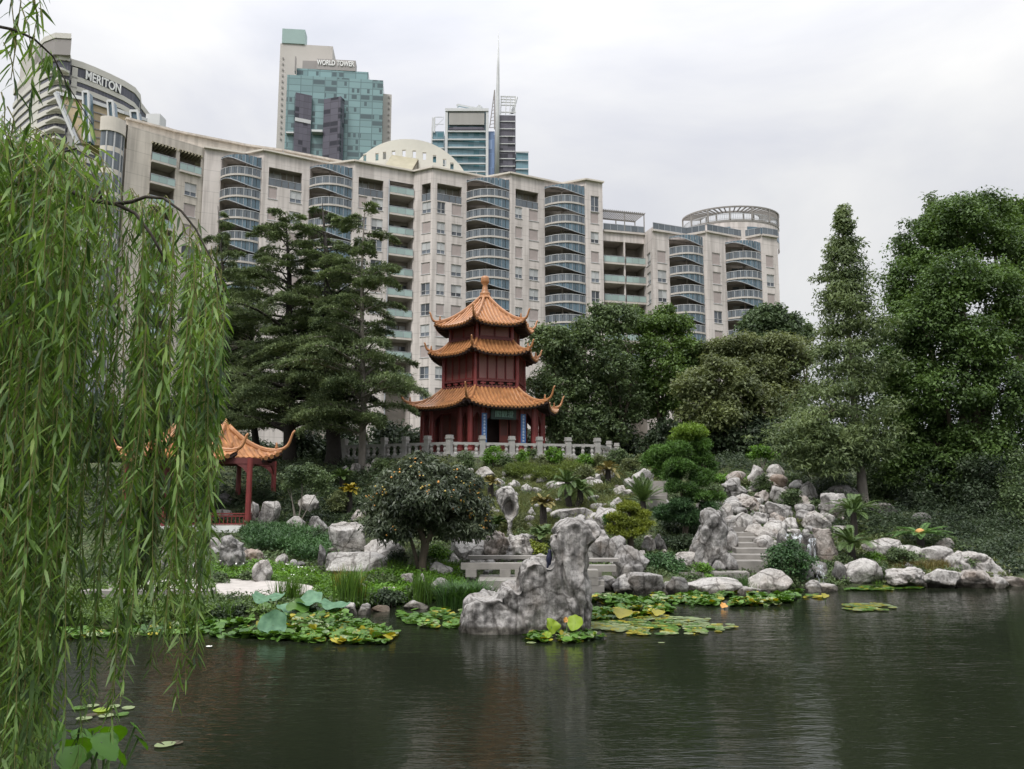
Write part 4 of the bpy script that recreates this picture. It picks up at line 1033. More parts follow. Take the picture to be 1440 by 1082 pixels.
def terrace():
    pts = [at_y(470,650,47.8), at_y(632,643,43.2), at_y(842,650,46.2), at_y(868,650,52)]
    zt = 4.72; root = thing('stone_terrace', 'pale granite terrace with low balustrade wrapping round the red pagoda', 'terrace', (pts[1][0],pts[1][1],3.6))
    P = [np.array(p[:2]) for p in pts]; poly = [tuple(p) for p in P]+[(P[3][0],58),(P[0][0]-1,58)]
    m = MB(); m.prism(poly, 3.2, zt-.02); m.build('retaining_wall', 'granite_balustrade', root)
    m = MB(); big = []
    for i in range(3):
        A, B = P[i], P[i+1]; m.bar((*A,zt+.02),(*B,zt+.02),.5,.16)
    m.build('coping', 'granite_balustrade', root)
    posts = [[484,512,540,570,601,632],[632,678,719.6,758.5,799,840],[840,857,868]]
    for i, row in enumerate(posts):
        A, B = P[i], P[i+1]; d = B-A; L_ = np.linalg.norm(d); dn = d/L_
        us = []
        for px in row:
            r = ray(px, 640)[:2]; M = np.array([[d[0],-r[0]],[d[1],-r[1]]]); us.append(np.linalg.solve(M, -A)[0])
        qs = [A+d*min(max(u,0),1) for u in us]
        ang = math.atan2(d[1],d[0])
        for j, q in enumerate(qs):
            if i > 0 and j == 0: continue
            m = MB(); m.box(-.15,.15,-.15,.15,0,.86); m.box(-.19,.19,-.19,.19,.86,.92); m.box(-.16,.16,-.16,.16,.92,1.08); m.box(-.2,.2,-.2,.2,0,.1)
            o = m.build('post', 'granite_balustrade', root, origin=(0,0,0)); o.location = (q[0]-root.location.x, q[1]-root.location.y, zt+.1-3.6); o.rotation_euler = (0,0,ang)
        for j in range(len(qs)-1):
            a, b = qs[j]+dn*.15, qs[j+1]-dn*.15
            if np.linalg.norm(b-a) < .4: continue
            m = MB(); m.bar((*a,zt+.72),(*b,zt+.72),.16,.14); m.build('rail', 'granite_balustrade', root)
            Lr = np.linalg.norm(b-a)
            for t in (.12,.5,.88) if Lr > 1.2 else (.5,):
                p = a+(b-a)*t; m = MB(); m.lathe((*p,zt+.1), [(.13,0),(.13,.07),(.07,.14),(.11,.28),(.07,.42),(.13,.5),(.13,.55)], 8); m.build('baluster', 'granite_balustrade', root)
    m = MB(); m.add([(p[0],p[1],zt+.005) for p in poly],[tuple(range(len(poly)))]); m.build('paving', 'terrace_paving', root)
terrace()

def twin_pavilion():
    d1, d2 = 32.5, 34.8
    c1 = at_y(250,650,d1); c2 = at_y(315,650,d2)
    zb = float(at_y(340,756,32.4)[2]); root = thing('garden_pavilion', 'open pavilion with twin orange tiled roofs, red columns and railing on a white plinth', 'pavilion', (c1[0],c1[1],zb))
    AN = [R(a) for a in (-92,-2,88,178)]; AN2 = [R(a) for a in (-90,0,90,180)]
    zt1 = float(at_y(250,599,d1)[2]); ze1 = float(at_y(250,645,d1-1.2)[2])
    zt2 = float(at_y(315,601,d2)[2]); ze2 = float(at_y(315,645,d2-1.2)[2])
    Re = 82*d1/FPX
    polygon_roof(root, c1[:2], [a+R(2) for a in AN], .15, Re, zt1, ze1, .38, .6, rib_gap=.26, rib_r=.08)
    polygon_roof(root, c2[:2], AN2, .15, 80*d2/FPX, zt2, ze2, .38, .8, rib_gap=.26, rib_r=.08)
    for c, z in ((c1,zt1),(c2,zt2)):
        m = MB(); m.lathe((c[0],c[1],z-.1), [(.24,0),(.2,.1),(.11,.18),(.14,.27),(.07,.35),(.02,.5)], 10); m.build('finial', 'ridge_tile', root, smooth=True)
    # plinth, floor, railing, columns
    xl, xr = at_y(168,740,32.4)[0], at_y(350.5,740,32.4)[0]; yf, yb = 32.4, 37.0
    zf = float(at_y(340,740,yf)[2]); 
    m = MB(); m.box(xl,xr,yf,yb,zb-.5,zf); m.build('plinth', 'plinth_white', root)
    m = MB(); m.box(xl+.1,xr-.1,yf+.1,yb-.1,zf,zf+.04); m.build('floor', 'terrace_paving', root)
    ztop = min(ze1,ze2)+.1
    cols = [(xr-.12,yf+.12),(xl+.12,yf+.12),((xl+xr)/2-.9,yf+.12),(xr-.35,yb-.4),(xl+.12,yb-.4),((xl+xr)/2-.9,yb-.4),(xr-2.0,yb-.4),(xr-1.9,yf+.12)]
    for i, (x, y) in enumerate(cols[:7]):
        m = MB(); m.lathe((x,y,zf), [(.14,0),(.12,.1),(.11,ztop-zf-.05)], 10); m.build('column', 'red_lacquer', root)
    fr = MB(); bk = MB()
    for a, b in ((cols[0],cols[2]),(cols[2],cols[1]),(cols[0],cols[3]),(cols[3],cols[5]),(cols[5],cols[4]),(cols[1],cols[4])):
        m = MB(); m.bar((*a,ztop-.15),(*b,ztop-.15),.1,.26); m.build('beam', 'plum_frame', root)
        a = np.array(a); b = np.array(b); Lr = np.linalg.norm(b-a); dd = (b-a)/Lr
        for q, s_ in ((a,1),(b,-1)):
            m = MB(); n_ = np.array([dd[1],-dd[0]])*.03
            v = []
            for off in (n_,-n_):
                v += [(*(q+off),ztop-.28),(*(q+dd*s_*.6+off),ztop-.28),(*(q+dd*s_*.3+off),ztop-.45),(*(q+off),ztop-.8)]
            m.add(v, [(0,1,2,3),(7,6,5,4),(0,4,5,1),(1,5,6,2),(2,6,7,3)]); m.build('carved_bracket', 'plum_frame', root)
        m = MB()
        for z in (.08,.40,.50): m.bar((*a,zf+z),(*b,zf+z),.06,.05)
        n = int(Lr/.16)
        for i in range(n+1): p = a+(b-a)*i/n; m.bar((*p,zf+.08),(*p,zf+.4),.03,.03)
        m.build('railing', 'red_lacquer', root)
twin_pavilion()
# ================================================================== GROUND, POND, PATHS
def mat_ground():
    m, nt, out = new_mat('ground_earth'); b = N(nt, 'ShaderNodeBsdfPrincipled', Roughness=.95)
    tc = N(nt, 'ShaderNodeTexCoord'); n1 = N(nt, 'ShaderNodeTexNoise', Scale=.9, Detail=6.0, Roughness=.65); L(nt, tc, 'Object', n1, 'Vector')
    r = ramp(nt, [(.30,(.022,.026,.012)),(.48,(.045,.06,.02)),(.62,(.07,.085,.03)),(.78,(.10,.085,.05))]); L(nt, n1, 'Fac', r, 0)
    n2 = N(nt, 'ShaderNodeTexNoise', Scale=14.0, Detail=5.0); L(nt, tc, 'Object', n2, 'Vector')
    bp = N(nt, 'ShaderNodeBump', Strength=.8, Distance=.06); L(nt, n2, 'Fac', bp, 'Height'); L(nt, bp, 0, b, 'Normal')
    L(nt, r, 0, b, 'Base Color'); L(nt, b, 0, out, 0)
mat_ground()
xs = np.unique(np.concatenate([[-2500,-800,-300,-140,-90,-60,-45], np.arange(-34,40,.4), [44,50,60,90,140,300,800,2500]]))
ys = np.unique(np.concatenate([[-2500,-600,-150,-40,-10,0,2,3,3.4,3.8,4.2,5,8,12,15], np.arange(16,62,.4), [66,72,80,95,120,180,300,700,2500]]))
X, Y = np.meshgrid(xs, ys); Z = terrain(X, Y); nx = len(xs)
V = np.stack([X, Y, Z], -1).reshape(-1,3)
i, j = np.meshgrid(np.arange(len(ys)-1), np.arange(nx-1), indexing='ij'); a = (i*nx+j).ravel()
g = np_mesh('ground', V, np.stack([a, a+1, a+nx+1, a+nx], -1), 'ground_earth', smooth=True); tag(g, 'sloping garden ground of earth and moss rising behind the pond', kind='structure')

def mat_water():
    m, nt, out = new_mat('pond_water'); b = N(nt, 'ShaderNodeBsdfPrincipled', Roughness=.03, IOR=1.33)
    b.inputs['Base Color'].default_value = (.012,.015,.009,1); b.inputs['Specular IOR Level'].default_value = .5
    tc = N(nt, 'ShaderNodeTexCoord')
    hs = []
    for sc, rot, st in (((4.6,18,1),.10,.0056),((1.1,4.4,1),-.12,.0105),((.35,1.2,1),.2,.012)):
        mp = N(nt, 'ShaderNodeMapping'); mp.inputs['Scale'].default_value = sc; mp.inputs['Rotation'].default_value = (0,0,rot); L(nt, tc, 'Object', mp, 0)
        n = N(nt, 'ShaderNodeTexNoise', Scale=1.0, Detail=2.0, Roughness=.5, Distortion=.4); L(nt, mp, 0, n, 'Vector')
        k = N(nt, 'ShaderNodeMath', _operation='MULTIPLY'); k.inputs[1].default_value = st; L(nt, n, 'Fac', k, 0); hs.append(k)
    s1 = N(nt, 'ShaderNodeMath', _operation='ADD'); L(nt, hs[0], 0, s1, 0); L(nt, hs[1], 0, s1, 1)
    s2 = N(nt, 'ShaderNodeMath', _operation='ADD'); L(nt, s1, 0, s2, 0); L(nt, hs[2], 0, s2, 1)
    # calmer and livelier patches
    n = N(nt, 'ShaderNodeTexNoise', Scale=.22, Detail=2.0); L(nt, tc, 'Object', n, 'Vector'); mr = N(nt, 'ShaderNodeMapRange'); mr.inputs['From Min'].default_value = .35; mr.inputs['From Max'].default_value = .65; mr.inputs['To Min'].default_value = .35; mr.inputs['To Max'].default_value = 1.3; L(nt, n, 'Fac', mr, 0)
    s3 = N(nt, 'ShaderNodeMath', _operation='MULTIPLY'); L(nt, s2, 0, s3, 0); L(nt, mr, 0, s3, 1)
    bp = N(nt, 'ShaderNodeBump', Strength=1.0, Distance=1.0); L(nt, s3, 0, bp, 'Height'); L(nt, bp, 0, b, 'Normal')
    L(nt, b, 0, out, 0)
mat_water()
m = MB(); m.add([(-60,3.2,0),(60,3.2,0),(60,34,0),(-60,34,0)],[(0,1,2,3)]); wo = m.build('pond_water', 'pond_water'); tag(wo, 'dark green rippled pond reflecting rocks and buildings', kind='structure')
# ================================================================== ROCKS
import bmesh
def mat_rock(name, dark, mid, light, tint=(.30,.22,.15), streak=.5, tintamt=.25, sscale=(5,5,.8), lst=0.0):
    m, nt, out = new_mat(name); b = N(nt, 'ShaderNodeBsdfPrincipled', Roughness=.9); b.inputs['Specular IOR Level'].default_value = .25
    tc = N(nt, 'ShaderNodeTexCoord'); oi = N(nt, 'ShaderNodeObjectInfo')
    ad = N(nt, 'ShaderNodeVectorMath', _operation='ADD'); L(nt, tc, 'Object', ad, 0)
    ml = N(nt, 'ShaderNodeMath', _operation='MULTIPLY'); ml.inputs[1].default_value = 37; L(nt, oi, 'Random', ml, 0); L(nt, ml, 0, ad, 1)
    n1 = N(nt, 'ShaderNodeTexNoise', Scale=1.7, Detail=8.0, Roughness=.62, Distortion=.6); L(nt, ad, 0, n1, 'Vector')
    r1 = ramp(nt, [(.30,dark),(.47,mid),(.62,light),(.8,[min(1,c*1.12) for c in light])]); L(nt, n1, 'Fac', r1, 0)
    # rain-washed vertical streaks
    mp = N(nt, 'ShaderNodeMapping'); mp.inputs['Scale'].default_value = sscale; mp.inputs['Rotation'].default_value = (.15,.25,0); L(nt, ad, 0, mp, 0)
    n2 = N(nt, 'ShaderNodeTexNoise', Scale=1.0, Detail=5.0, Roughness=.6); L(nt, mp, 0, n2, 'Vector')
    r2 = ramp(nt, [(.36,(.45,.44,.43)),(.5,(1,1,1)),(.64,(1,1,1)),(.72,(1.0,1.0,1.0))]); L(nt, n2, 'Fac', r2, 0)
    m1 = N(nt, 'ShaderNodeMix', _data_type='RGBA', _blend_type='MULTIPLY'); m1.inputs[0].default_value = streak; L(nt, r1, 0, m1, 6); L(nt, r2, 0, m1, 7)
    if lst:
        rl_ = ramp(nt, [(.55,(0,0,0)),(.66,(1,1,1))]); L(nt, n2, 'Fac', rl_, 0); ml_ = N(nt, 'ShaderNodeMath', _operation='MULTIPLY'); ml_.inputs[1].default_value = lst; L(nt, rl_, 0, ml_, 0)
        m1c = N(nt, 'ShaderNodeMix', _data_type='RGBA'); L(nt, ml_, 0, m1c, 0); L(nt, m1, 2, m1c, 6); m1c.inputs[7].default_value = c4(light); m1 = m1c
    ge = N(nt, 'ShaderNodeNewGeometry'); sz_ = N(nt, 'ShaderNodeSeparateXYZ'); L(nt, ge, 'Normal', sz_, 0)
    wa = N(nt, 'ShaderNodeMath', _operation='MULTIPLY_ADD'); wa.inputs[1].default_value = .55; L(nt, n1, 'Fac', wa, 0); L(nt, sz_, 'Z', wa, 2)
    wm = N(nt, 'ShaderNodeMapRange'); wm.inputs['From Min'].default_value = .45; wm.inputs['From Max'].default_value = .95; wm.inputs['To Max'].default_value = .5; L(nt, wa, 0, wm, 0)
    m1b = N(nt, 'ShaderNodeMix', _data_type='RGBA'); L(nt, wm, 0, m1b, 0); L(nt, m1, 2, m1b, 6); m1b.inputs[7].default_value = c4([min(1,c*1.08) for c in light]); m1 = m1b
    # warm iron stains
    n3 = N(nt, 'ShaderNodeTexNoise', Scale=.9, Detail=4.0); L(nt, ad, 0, n3, 'Vector'); mr = N(nt, 'ShaderNodeMapRange'); mr.inputs['From Min'].default_value = .52; mr.inputs['From Max'].default_value = .72; mr.inputs['To Max'].default_value = tintamt; L(nt, n3, 'Fac', mr, 0)
    m2 = N(nt, 'ShaderNodeMix', _data_type='RGBA'); L(nt, mr, 0, m2, 0); L(nt, m1, 2, m2, 6); m2.inputs[7].default_value = c4(tint)
    # fine dark speckle of lichen
    n4 = N(nt, 'ShaderNodeTexNoise', Scale=16.0, Detail=4.0, Roughness=.7); L(nt, ad, 0, n4, 'Vector'); r4 = ramp(nt, [(.36,(.55,.55,.55)),(.5,(1,1,1))]); L(nt, n4, 'Fac', r4, 0)
    m3 = N(nt, 'ShaderNodeMix', _data_type='RGBA', _blend_type='MULTIPLY'); m3.inputs[0].default_value = .8; L(nt, m2, 2, m3, 6); L(nt, r4, 0, m3, 7)
    # cracks
    vo = N(nt, 'ShaderNodeTexVoronoi', _feature='DISTANCE_TO_EDGE', Scale=1.3); nd = N(nt, 'ShaderNodeMix', _data_type='RGBA'); nd.inputs[0].default_value = .22
    L(nt, ad, 0, nd, 6); L(nt, n1, 'Color', nd, 7); L(nt, nd, 2, vo, 'Vector'); rk = ramp(nt, [(.0,(.28,.27,.26)),(.018,(.6,.59,.58)),(.045,(1,1,1))]); L(nt, vo, 'Distance', rk, 0)
    m4 = N(nt, 'ShaderNodeMix', _data_type='RGBA', _blend_type='MULTIPLY'); m4.inputs[0].default_value = .85; L(nt, m3, 2, m4, 6); L(nt, rk, 0, m4, 7)
    # damp dark band at the waterline
    gp = N(nt, 'ShaderNodeSeparateXYZ'); L(nt, ge, 'Position', gp, 0); wt = N(nt, 'ShaderNodeMath', _operation='MULTIPLY_ADD'); wt.inputs[1].default_value = -.16; L(nt, n4, 'Fac', wt, 0); L(nt, gp, 'Z', wt, 2)
    rw = ramp(nt, [(.0,(.33,.32,.29)),(.05,(.42,.41,.37)),(.10,(1,1,1))]); L(nt, wt, 0, rw, 0)
    m5 = N(nt, 'ShaderNodeMix', _data_type='RGBA', _blend_type='MULTIPLY'); m5.inputs[0].default_value = 1; L(nt, m4, 2, m5, 6); L(nt, rw, 0, m5, 7)
    L(nt, m5, 2, b, 'Base Color')
    n5 = N(nt, 'ShaderNodeTexNoise', Scale=7.0, Detail=8.0, Roughness=.7); L(nt, ad, 0, n5, 'Vector')
    bp = N(nt, 'ShaderNodeBump', Strength=1.0, Distance=.09); L(nt, n5, 'Fac', bp, 'Height')
    bp2 = N(nt, 'ShaderNodeBump', Strength=.5, Distance=.08); L(nt, n2, 'Fac', bp2, 'Height'); L(nt, bp, 0, bp2, 'Normal'); L(nt, bp2, 0, b, 'Normal')
    L(nt, b, 0, out, 0)
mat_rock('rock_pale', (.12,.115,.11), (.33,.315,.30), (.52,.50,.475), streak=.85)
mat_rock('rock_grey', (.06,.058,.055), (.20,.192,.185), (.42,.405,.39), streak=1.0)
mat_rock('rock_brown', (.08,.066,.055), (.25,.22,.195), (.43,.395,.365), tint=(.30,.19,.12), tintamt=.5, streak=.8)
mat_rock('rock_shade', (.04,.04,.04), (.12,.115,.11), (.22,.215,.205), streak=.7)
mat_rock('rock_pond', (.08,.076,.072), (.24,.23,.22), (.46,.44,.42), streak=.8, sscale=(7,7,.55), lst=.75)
_ico = {}
def ico(n):
    if n not in _ico:
        bm = bmesh.new(); bmesh.ops.create_icosphere(bm, subdivisions=n, radius=1); bm.verts.ensure_lookup_table()
        _ico[n] = (np.array([v.co[:] for v in bm.verts]), np.array([[v.index for v in f.verts] for f in bm.faces])); bm.free()
    return _ico[n]
STY = { # planes, plane range, noise amp, ridge amp, boxiness, taper
 'block': (18,(.58,.9),.07,.07,3.6,.12), 'round': (13,(.70,.97),.06,.05,2.5,.08), 'crag': (12,(.6,.95),.22,.20,2.6,.15),
 'slab': (14,(.6,.95),.06,.06,3.6,.0), 'spire': (14,(.62,.92),.14,.12,2.6,.42), 'peak': (14,(.55,.9),.10,.07,2.3,.55)}
def rock_mesh(seed, w, d, h, sty, n=4, lean=0.0):
    pl, rg, na, ra, bx, tp = STY[sty]; rng = np.random.default_rng(seed)
    U, F = ico(n); v = U.copy()
    v = v/((np.abs(v)**bx).sum(1)**(1/bx))[:,None]
    sz = np.array([w, d, h]); asp = sz/sz.max()
    for k in range(pl):
        q = rng.normal(size=3); q[2] *= .8; q /= np.linalg.norm(q); off = rng.uniform(*rg)
        pr = v@q; ex = pr-off*1.05; v = np.where((ex > 0)[:,None], v-ex[:,None]*q*.93, v)
    ph = v*asp
    s0 = int(rng.integers(1000)); f = 1.7
    dsp = fbm(ph*f*1.3+s0, s0, 5, .55)*na
    g = ph*np.array([2.6,2.6,1.1])+s0*.7; r = 1-np.abs(fbm(g, s0+9, 4, .5)); dsp = dsp+(r-.75)*ra
    v = v+U*dsp[:,None]
    t = (v[:,2]+1)/2; k = 1-tp*np.clip(t, 0, 1); v[:,0] *= k; v[:,1] *= k; v[:,0] += lean*t
    mn, mx = v.min(0), v.max(0); v = (v-(mn+mx)/2)/(mx-mn); v[:,2] += .5
    v = v*sz
    return v, F
ROCKS = []
def rock(x0, x1, yt, yb, sty, mat, label, dk=.75, lean=0.0, y=None, name='rock', group=None):
    i = len(ROCKS); cx = (x0+x1)/2
    p = hit(cx, yb) if y is None else at_y(cx, yb, y)
    w = (x1-x0)*p[1]/FPX*1.05; h = (yb-yt)*p[1]/FPX
    dep = max(w*dk, h*.55); py = p[1]+dep*.42
    p = np.array([ray(cx, yb)[0]/ray(cx, yb)[1]*py, py, p[2]])
    bury = max(.12*h, .12) + max(0, T(p[0], py-dep*.3)*0)
    n = 5 if (x1-x0 > 34 or yb-yt > 40) else 4
    v, F = rock_mesh(1000+i*7, w*(py/p[1]), dep, h+bury, sty, n, lean)
    v[:,2] -= bury
    o = np_mesh(name, v, F, mat, loc=tuple(float(c) for c in p), smooth=True)
    tag(o, label, 'rock', group); ROCKS.append(o)
    return o
P_, G_, B_, S_ = 'rock_pale', 'rock_grey', 'rock_brown', 'rock_shade'
RL = [
# around the left pavilion
(176,191,757,774,'block',P_,'small pale rock seen through the willow strands left of the white plinth'),
(226,240,776,801,'block',G_,'grey rock behind the willow tip, below the white plinth'),
(264,281,793,811,'block',P_,'pale leaning rock below the middle of the white plinth'),
(295,310,757,777,'round',P_,'rounded pale rock touching the foot of the white plinth'),
(307,341,755,803,'crag',G_,'tall craggy folded rock in front of the right end of the white plinth'),
(338,372,774,793,'crag',B_,'low brownish crag between the folded rock and the dark juniper'),
(355,381,789,821,'spire',P_,'pale upright stone standing alone in bright ferns beside the path'),
(386,405,780,794,'peak',P_,'small pale pointed rock at the lower edge of the juniper bed'),
(406,419,788,801,'round',G_,'small rounded grey stone right of the pale pointed one under the juniper'),
(351,362,707,741,'round',P_,'narrow pale boulder against the right red column of the pavilion'),
(362,395,706,741,'block',P_,'broad pale boulder with a flat top right of the pavilion'),
(350,388,741,753,'slab',G_,'flat grey ledge right of the white plinth'),
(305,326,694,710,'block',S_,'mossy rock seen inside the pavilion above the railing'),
(300,328,717,730,'slab',P_,'long pale rock seen just above the pavilion railing'),
(403,427,727,751,'block',P_,'pale boulder at the left foot of the bare-stemmed shrub'),
(434,461,727,753,'block',G_,'grey boulder at the right foot of the bare-stemmed shrub'),
(404,425,745,756,'slab',P_,'low pale stone in front of the bare-stemmed shrub'),
(419,448,697,723,'block',P_,'pale boulder behind the bare stems of the shrub'),
(388,406,744,752,'slab',G_,'thin grey stone at the top edge of the juniper bed'),
# upper left under the trees
(479,493,655,667,'peak',P_,'small pale pointed rock above the dark cycad'),
(493,507,652,668,'round',P_,'pale rock on the left of the slender bare trunk'),
(512,524,652,666,'peak',P_,'pale rock on the right of the slender bare trunk'),
(522,536,645,660,'round',G_,'mossy rounded rock below the terrace railing right of the slender trunk'),
(493,516,717,735,'block',B_,'pinkish square rock at the left edge of the kumquat tree'),
(464,514,736,783,'block',P_,'big pale cracked block left of the kumquat tree'),
(512,570,761,792,'slab',P_,'broad pale slab behind the kumquat trunk'),
(458,548,780,812,'slab',P_,'long low pale slab below the cracked block'),
(459,473,771,785,'round',B_,'small tan stone wedged left of the cracked block'),
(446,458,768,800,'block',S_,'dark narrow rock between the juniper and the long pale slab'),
# shore stones left
(485,503,849,865,'peak',P_,'small three-sided white stone at the water edge'),
(504,521,850,865,'round',P_,'small rounded pale stone at the water edge beside the three-sided one'),
(521,548,854,861,'slab',B_,'flat tan stone lying in the water edge'),
(416,465,850,864,'slab',G_,'long low stone behind the big lotus leaves'),
(562,585,808,827,'block',P_,'pale split stone just below the kumquat trunk'),
(586,599,808,826,'peak',P_,'narrow pale stone right of the kumquat trunk foot'),
(569,602,847,857,'slab',P_,'flat pale slab at the water edge below the reeds'),
(502,515,822,835,'block',P_,'small pale stone half hidden by tall yellowing grass'),
(530,559,828,840,'slab',P_,'pale flat stone among dark low shrubs by the shore'),
(604,637,793,815,'block',P_,'pale grey boulder left of the stone bridge railing'),
(606,631,815,840,'round',G_,'mottled boulder between the reeds and the dark grass tussock'),
(684,696,826,850,'round',P_,'pale stone right of the dark grass tussock'),
(704,738,829,848,'peak',P_,'pale ragged stone in the shade of the bridge'),
# centre bank behind the bridge
(633,689,752,794,'block',P_,'long smooth pale boulder behind the bridge, left of the brown crag'),
(681,716,749,798,'crag',B_,'brown furrowed crag below the holed rock'),
(702,749,754,795,'crag',P_,'white knotted rock right of the brown crag'),
(725,762,752,771,'crag',G_,'grey folded rock behind the yellow-green bush'),
(632,650,779,794,'peak',P_,'small pale rock at the left end of the bridge'),
(651,692,789,799,'slab',P_,'low pale slab just above the bridge railing'),
(746,774,780,796,'peak',P_,'small pale rock under the yellow-green bush'),
(667,696,656,672,'peak',P_,'smooth grey-white rock below the terrace bushes'),
(691,710,673,686,'slab',P_,'low pale rock right of the wilted cycad'),
(713,733,675,687,'peak',P_,'small pale rock just behind the top of the holed rock'),
(655,666,659,667,'slab',P_,'tiny pale stone at the upper edge of the kumquat crown'),
(767,798,677,689,'slab',P_,'flat pale stone left of the twin-headed cycad'),
(741,755,714,727,'peak',P_,'small pale stone left of the short cycad trunk on the moss'),
(821,848,674,687,'slab',P_,'pale stone between the twin-headed cycad and the upper cycad'),
(863,882,683,699,'block',P_,'pale stone right of the upper cycad'),
(783,832,715,735,'slab',G_,'long flat rock above the head of the pond rock'),
(820,852,722,737,'slab',P_,'low pale rock right of the long flat one'),
(835,868,714,752,'block',P_,'tall pale rock behind the small yellow pine'),
(857,878,700,719,'block',P_,'pale knob of rock above the small yellow pine'),
(825,858,748,793,'block',G_,'streaked grey boulder right behind the pond rock'),
(850,883,755,793,'round',G_,'rounded streaked boulder below the small yellow pine'),
(902,922,756,779,'round',G_,'streaked boulder right of the small yellow pine foot'),
(916,937,752,778,'spire',S_,'dark slanting rock under the cloud-pruned pine'),
(863,912,770,818,'block',G_,'big striped boulder leaning right at the end of the bridge'),
(887,919,659,686,'peak',P_,'white furrowed boulder left of the upper steps'),
(889,910,675,687,'round',P_,'white stone in front of the furrowed boulder by the upper steps'),
(903,913,636,651,'spire',P_,'small upright white stone near the top of the path'),
# shore right of the pond rock
(841,869,812,832,'block',G_,'grey shore stone beside the stacked bridge pier'),
(861,896,810,835,'peak',P_,'pale triangular shore stone right of the bridge pier'),
(880,929,808,835,'block',G_,'wide grey shore stone with a sloping top'),
(930,948,819,835,'peak',P_,'small pale shore stone left of the dark wet rock'),
(937,968,813,836,'round',S_,'dark wet rock under the trailing green bush'),
(967,1038,816,836,'slab',P_,'long flat-faced pale stone at the waterline below the steps'),
(1053,1113,803,836,'round',P_,'big smooth whitish boulder at the waterline below the round shrub'),
(1036,1080,828,837,'slab',P_,'flat pale stone in front of the smooth whitish boulder'),
(950,982,778,800,'block',P_,'pale stone left of the tall standing rock'),
(1012,1040,743,779,'spire',G_,'leaning grey slab behind the tall standing rock'),
(980,1009,703,721,'block',P_,'pale rock seen between the pads of the cloud-pruned pine'),
(921,945,702,716,'block',P_,'pale rock left of the cloud-pruned pine trunk'),
# rock hill
(1051,1078,654,686,'peak',P_,'left one of the two grey horns at the top of the rock hill'),
(1080,1103,653,681,'round',P_,'right one of the two grey horns at the top of the rock hill'),
(1016,1052,672,706,'crag',G_,'folded grey crag on the upper left of the rock hill'),
(1082,1111,684,710,'round',P_,'rounded pale boulder below the two horns'),
(1058,1082,690,712,'crag',B_,'pinkish crag between the folded crag and the rounded boulder'),
(1028,1075,699,724,'crag',B_,'broad tan rock with an orange stain in the middle of the rock hill'),
(1077,1113,706,739,'block',G_,'flat-faced grey rock above the little pool'),
(1009,1032,709,738,'round',P_,'rounded pale rock right of the cloud-pruned pine'),
(1026,1058,722,755,'round',P_,'white cracked boulder beside the upper end of the steps'),
(1053,1083,721,741,'crag',P_,'knotted pale rock above the white cracked boulder'),
(1046,1088,736,765,'block',P_,'angular pale rock leaning over the steps'),
(1060,1090,754,782,'round',P_,'rounded pinkish boulder right of the steps'),
(1084,1101,744,762,'round',B_,'small tan boulder left of the waterfall lip'),
(1122,1151,677,706,'peak',P_,'pale rock under the left branches of the tall conifer'),
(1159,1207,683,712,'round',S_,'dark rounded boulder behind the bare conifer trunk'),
(1155,1190,694,733,'block',P_,'square-headed pale rock left of the bare conifer trunk'),
(1131,1167,720,750,'block',P_,'smooth slanting pale rock above the waterfall'),
(1116,1149,718,741,'slab',G_,'grey rock left of the slanting one above the waterfall'),
(1147,1178,745,793,'block',B_,'tall reddish rock forming the right side of the waterfall'),
(1172,1193,740,759,'round',P_,'pale stone between the two fronds of the waterfall cycads'),
(1188,1238,788,825,'round',P_,'big round blue-grey boulder at the waterline right of the waterfall'),
(1171,1193,792,820,'block',S_,'dark mossy rock left of the round blue-grey boulder'),
(1134,1158,817,833,'peak',P_,'small forked white stone at the foot of the waterfall'),
(1150,1177,822,832,'slab',P_,'low white stone right of the forked one at the foot of the waterfall'),
(1088,1106,768,794,'slab',G_,'grey ledge behind the round shrub'),
(1217,1269,759,784,'round',P_,'pale hump of rock behind the low shrubs on the right bank'),
(1246,1306,801,828,'crag',P_,'first of the wavy pale waterline rocks on the right, with dark veins'),
(1298,1346,803,828,'block',P_,'second of the wavy pale waterline rocks on the right'),
(1343,1395,805,828,'slab',B_,'blocky fluted rock at the waterline on the right'),
(1391,1418,813,828,'slab',P_,'small low rock right of the blocky fluted one'),
(1410,1439,813,825,'slab',B_,'last tan stone of the right shore'),
(1294,1342,770,795,'round',P_,'smooth rock above the brown grass on the right bank'),
(1318,1341,758,778,'round',P_,'pale rock behind the bright cycad on the right'),
(1262,1298,769,790,'round',P_,'low pale rock under the bright cycad on the right'),
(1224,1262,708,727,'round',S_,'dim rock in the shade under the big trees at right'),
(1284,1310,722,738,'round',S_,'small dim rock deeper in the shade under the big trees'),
]
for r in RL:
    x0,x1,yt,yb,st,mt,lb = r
    rock(x0,x1,yt,yb,st,mt,lb)

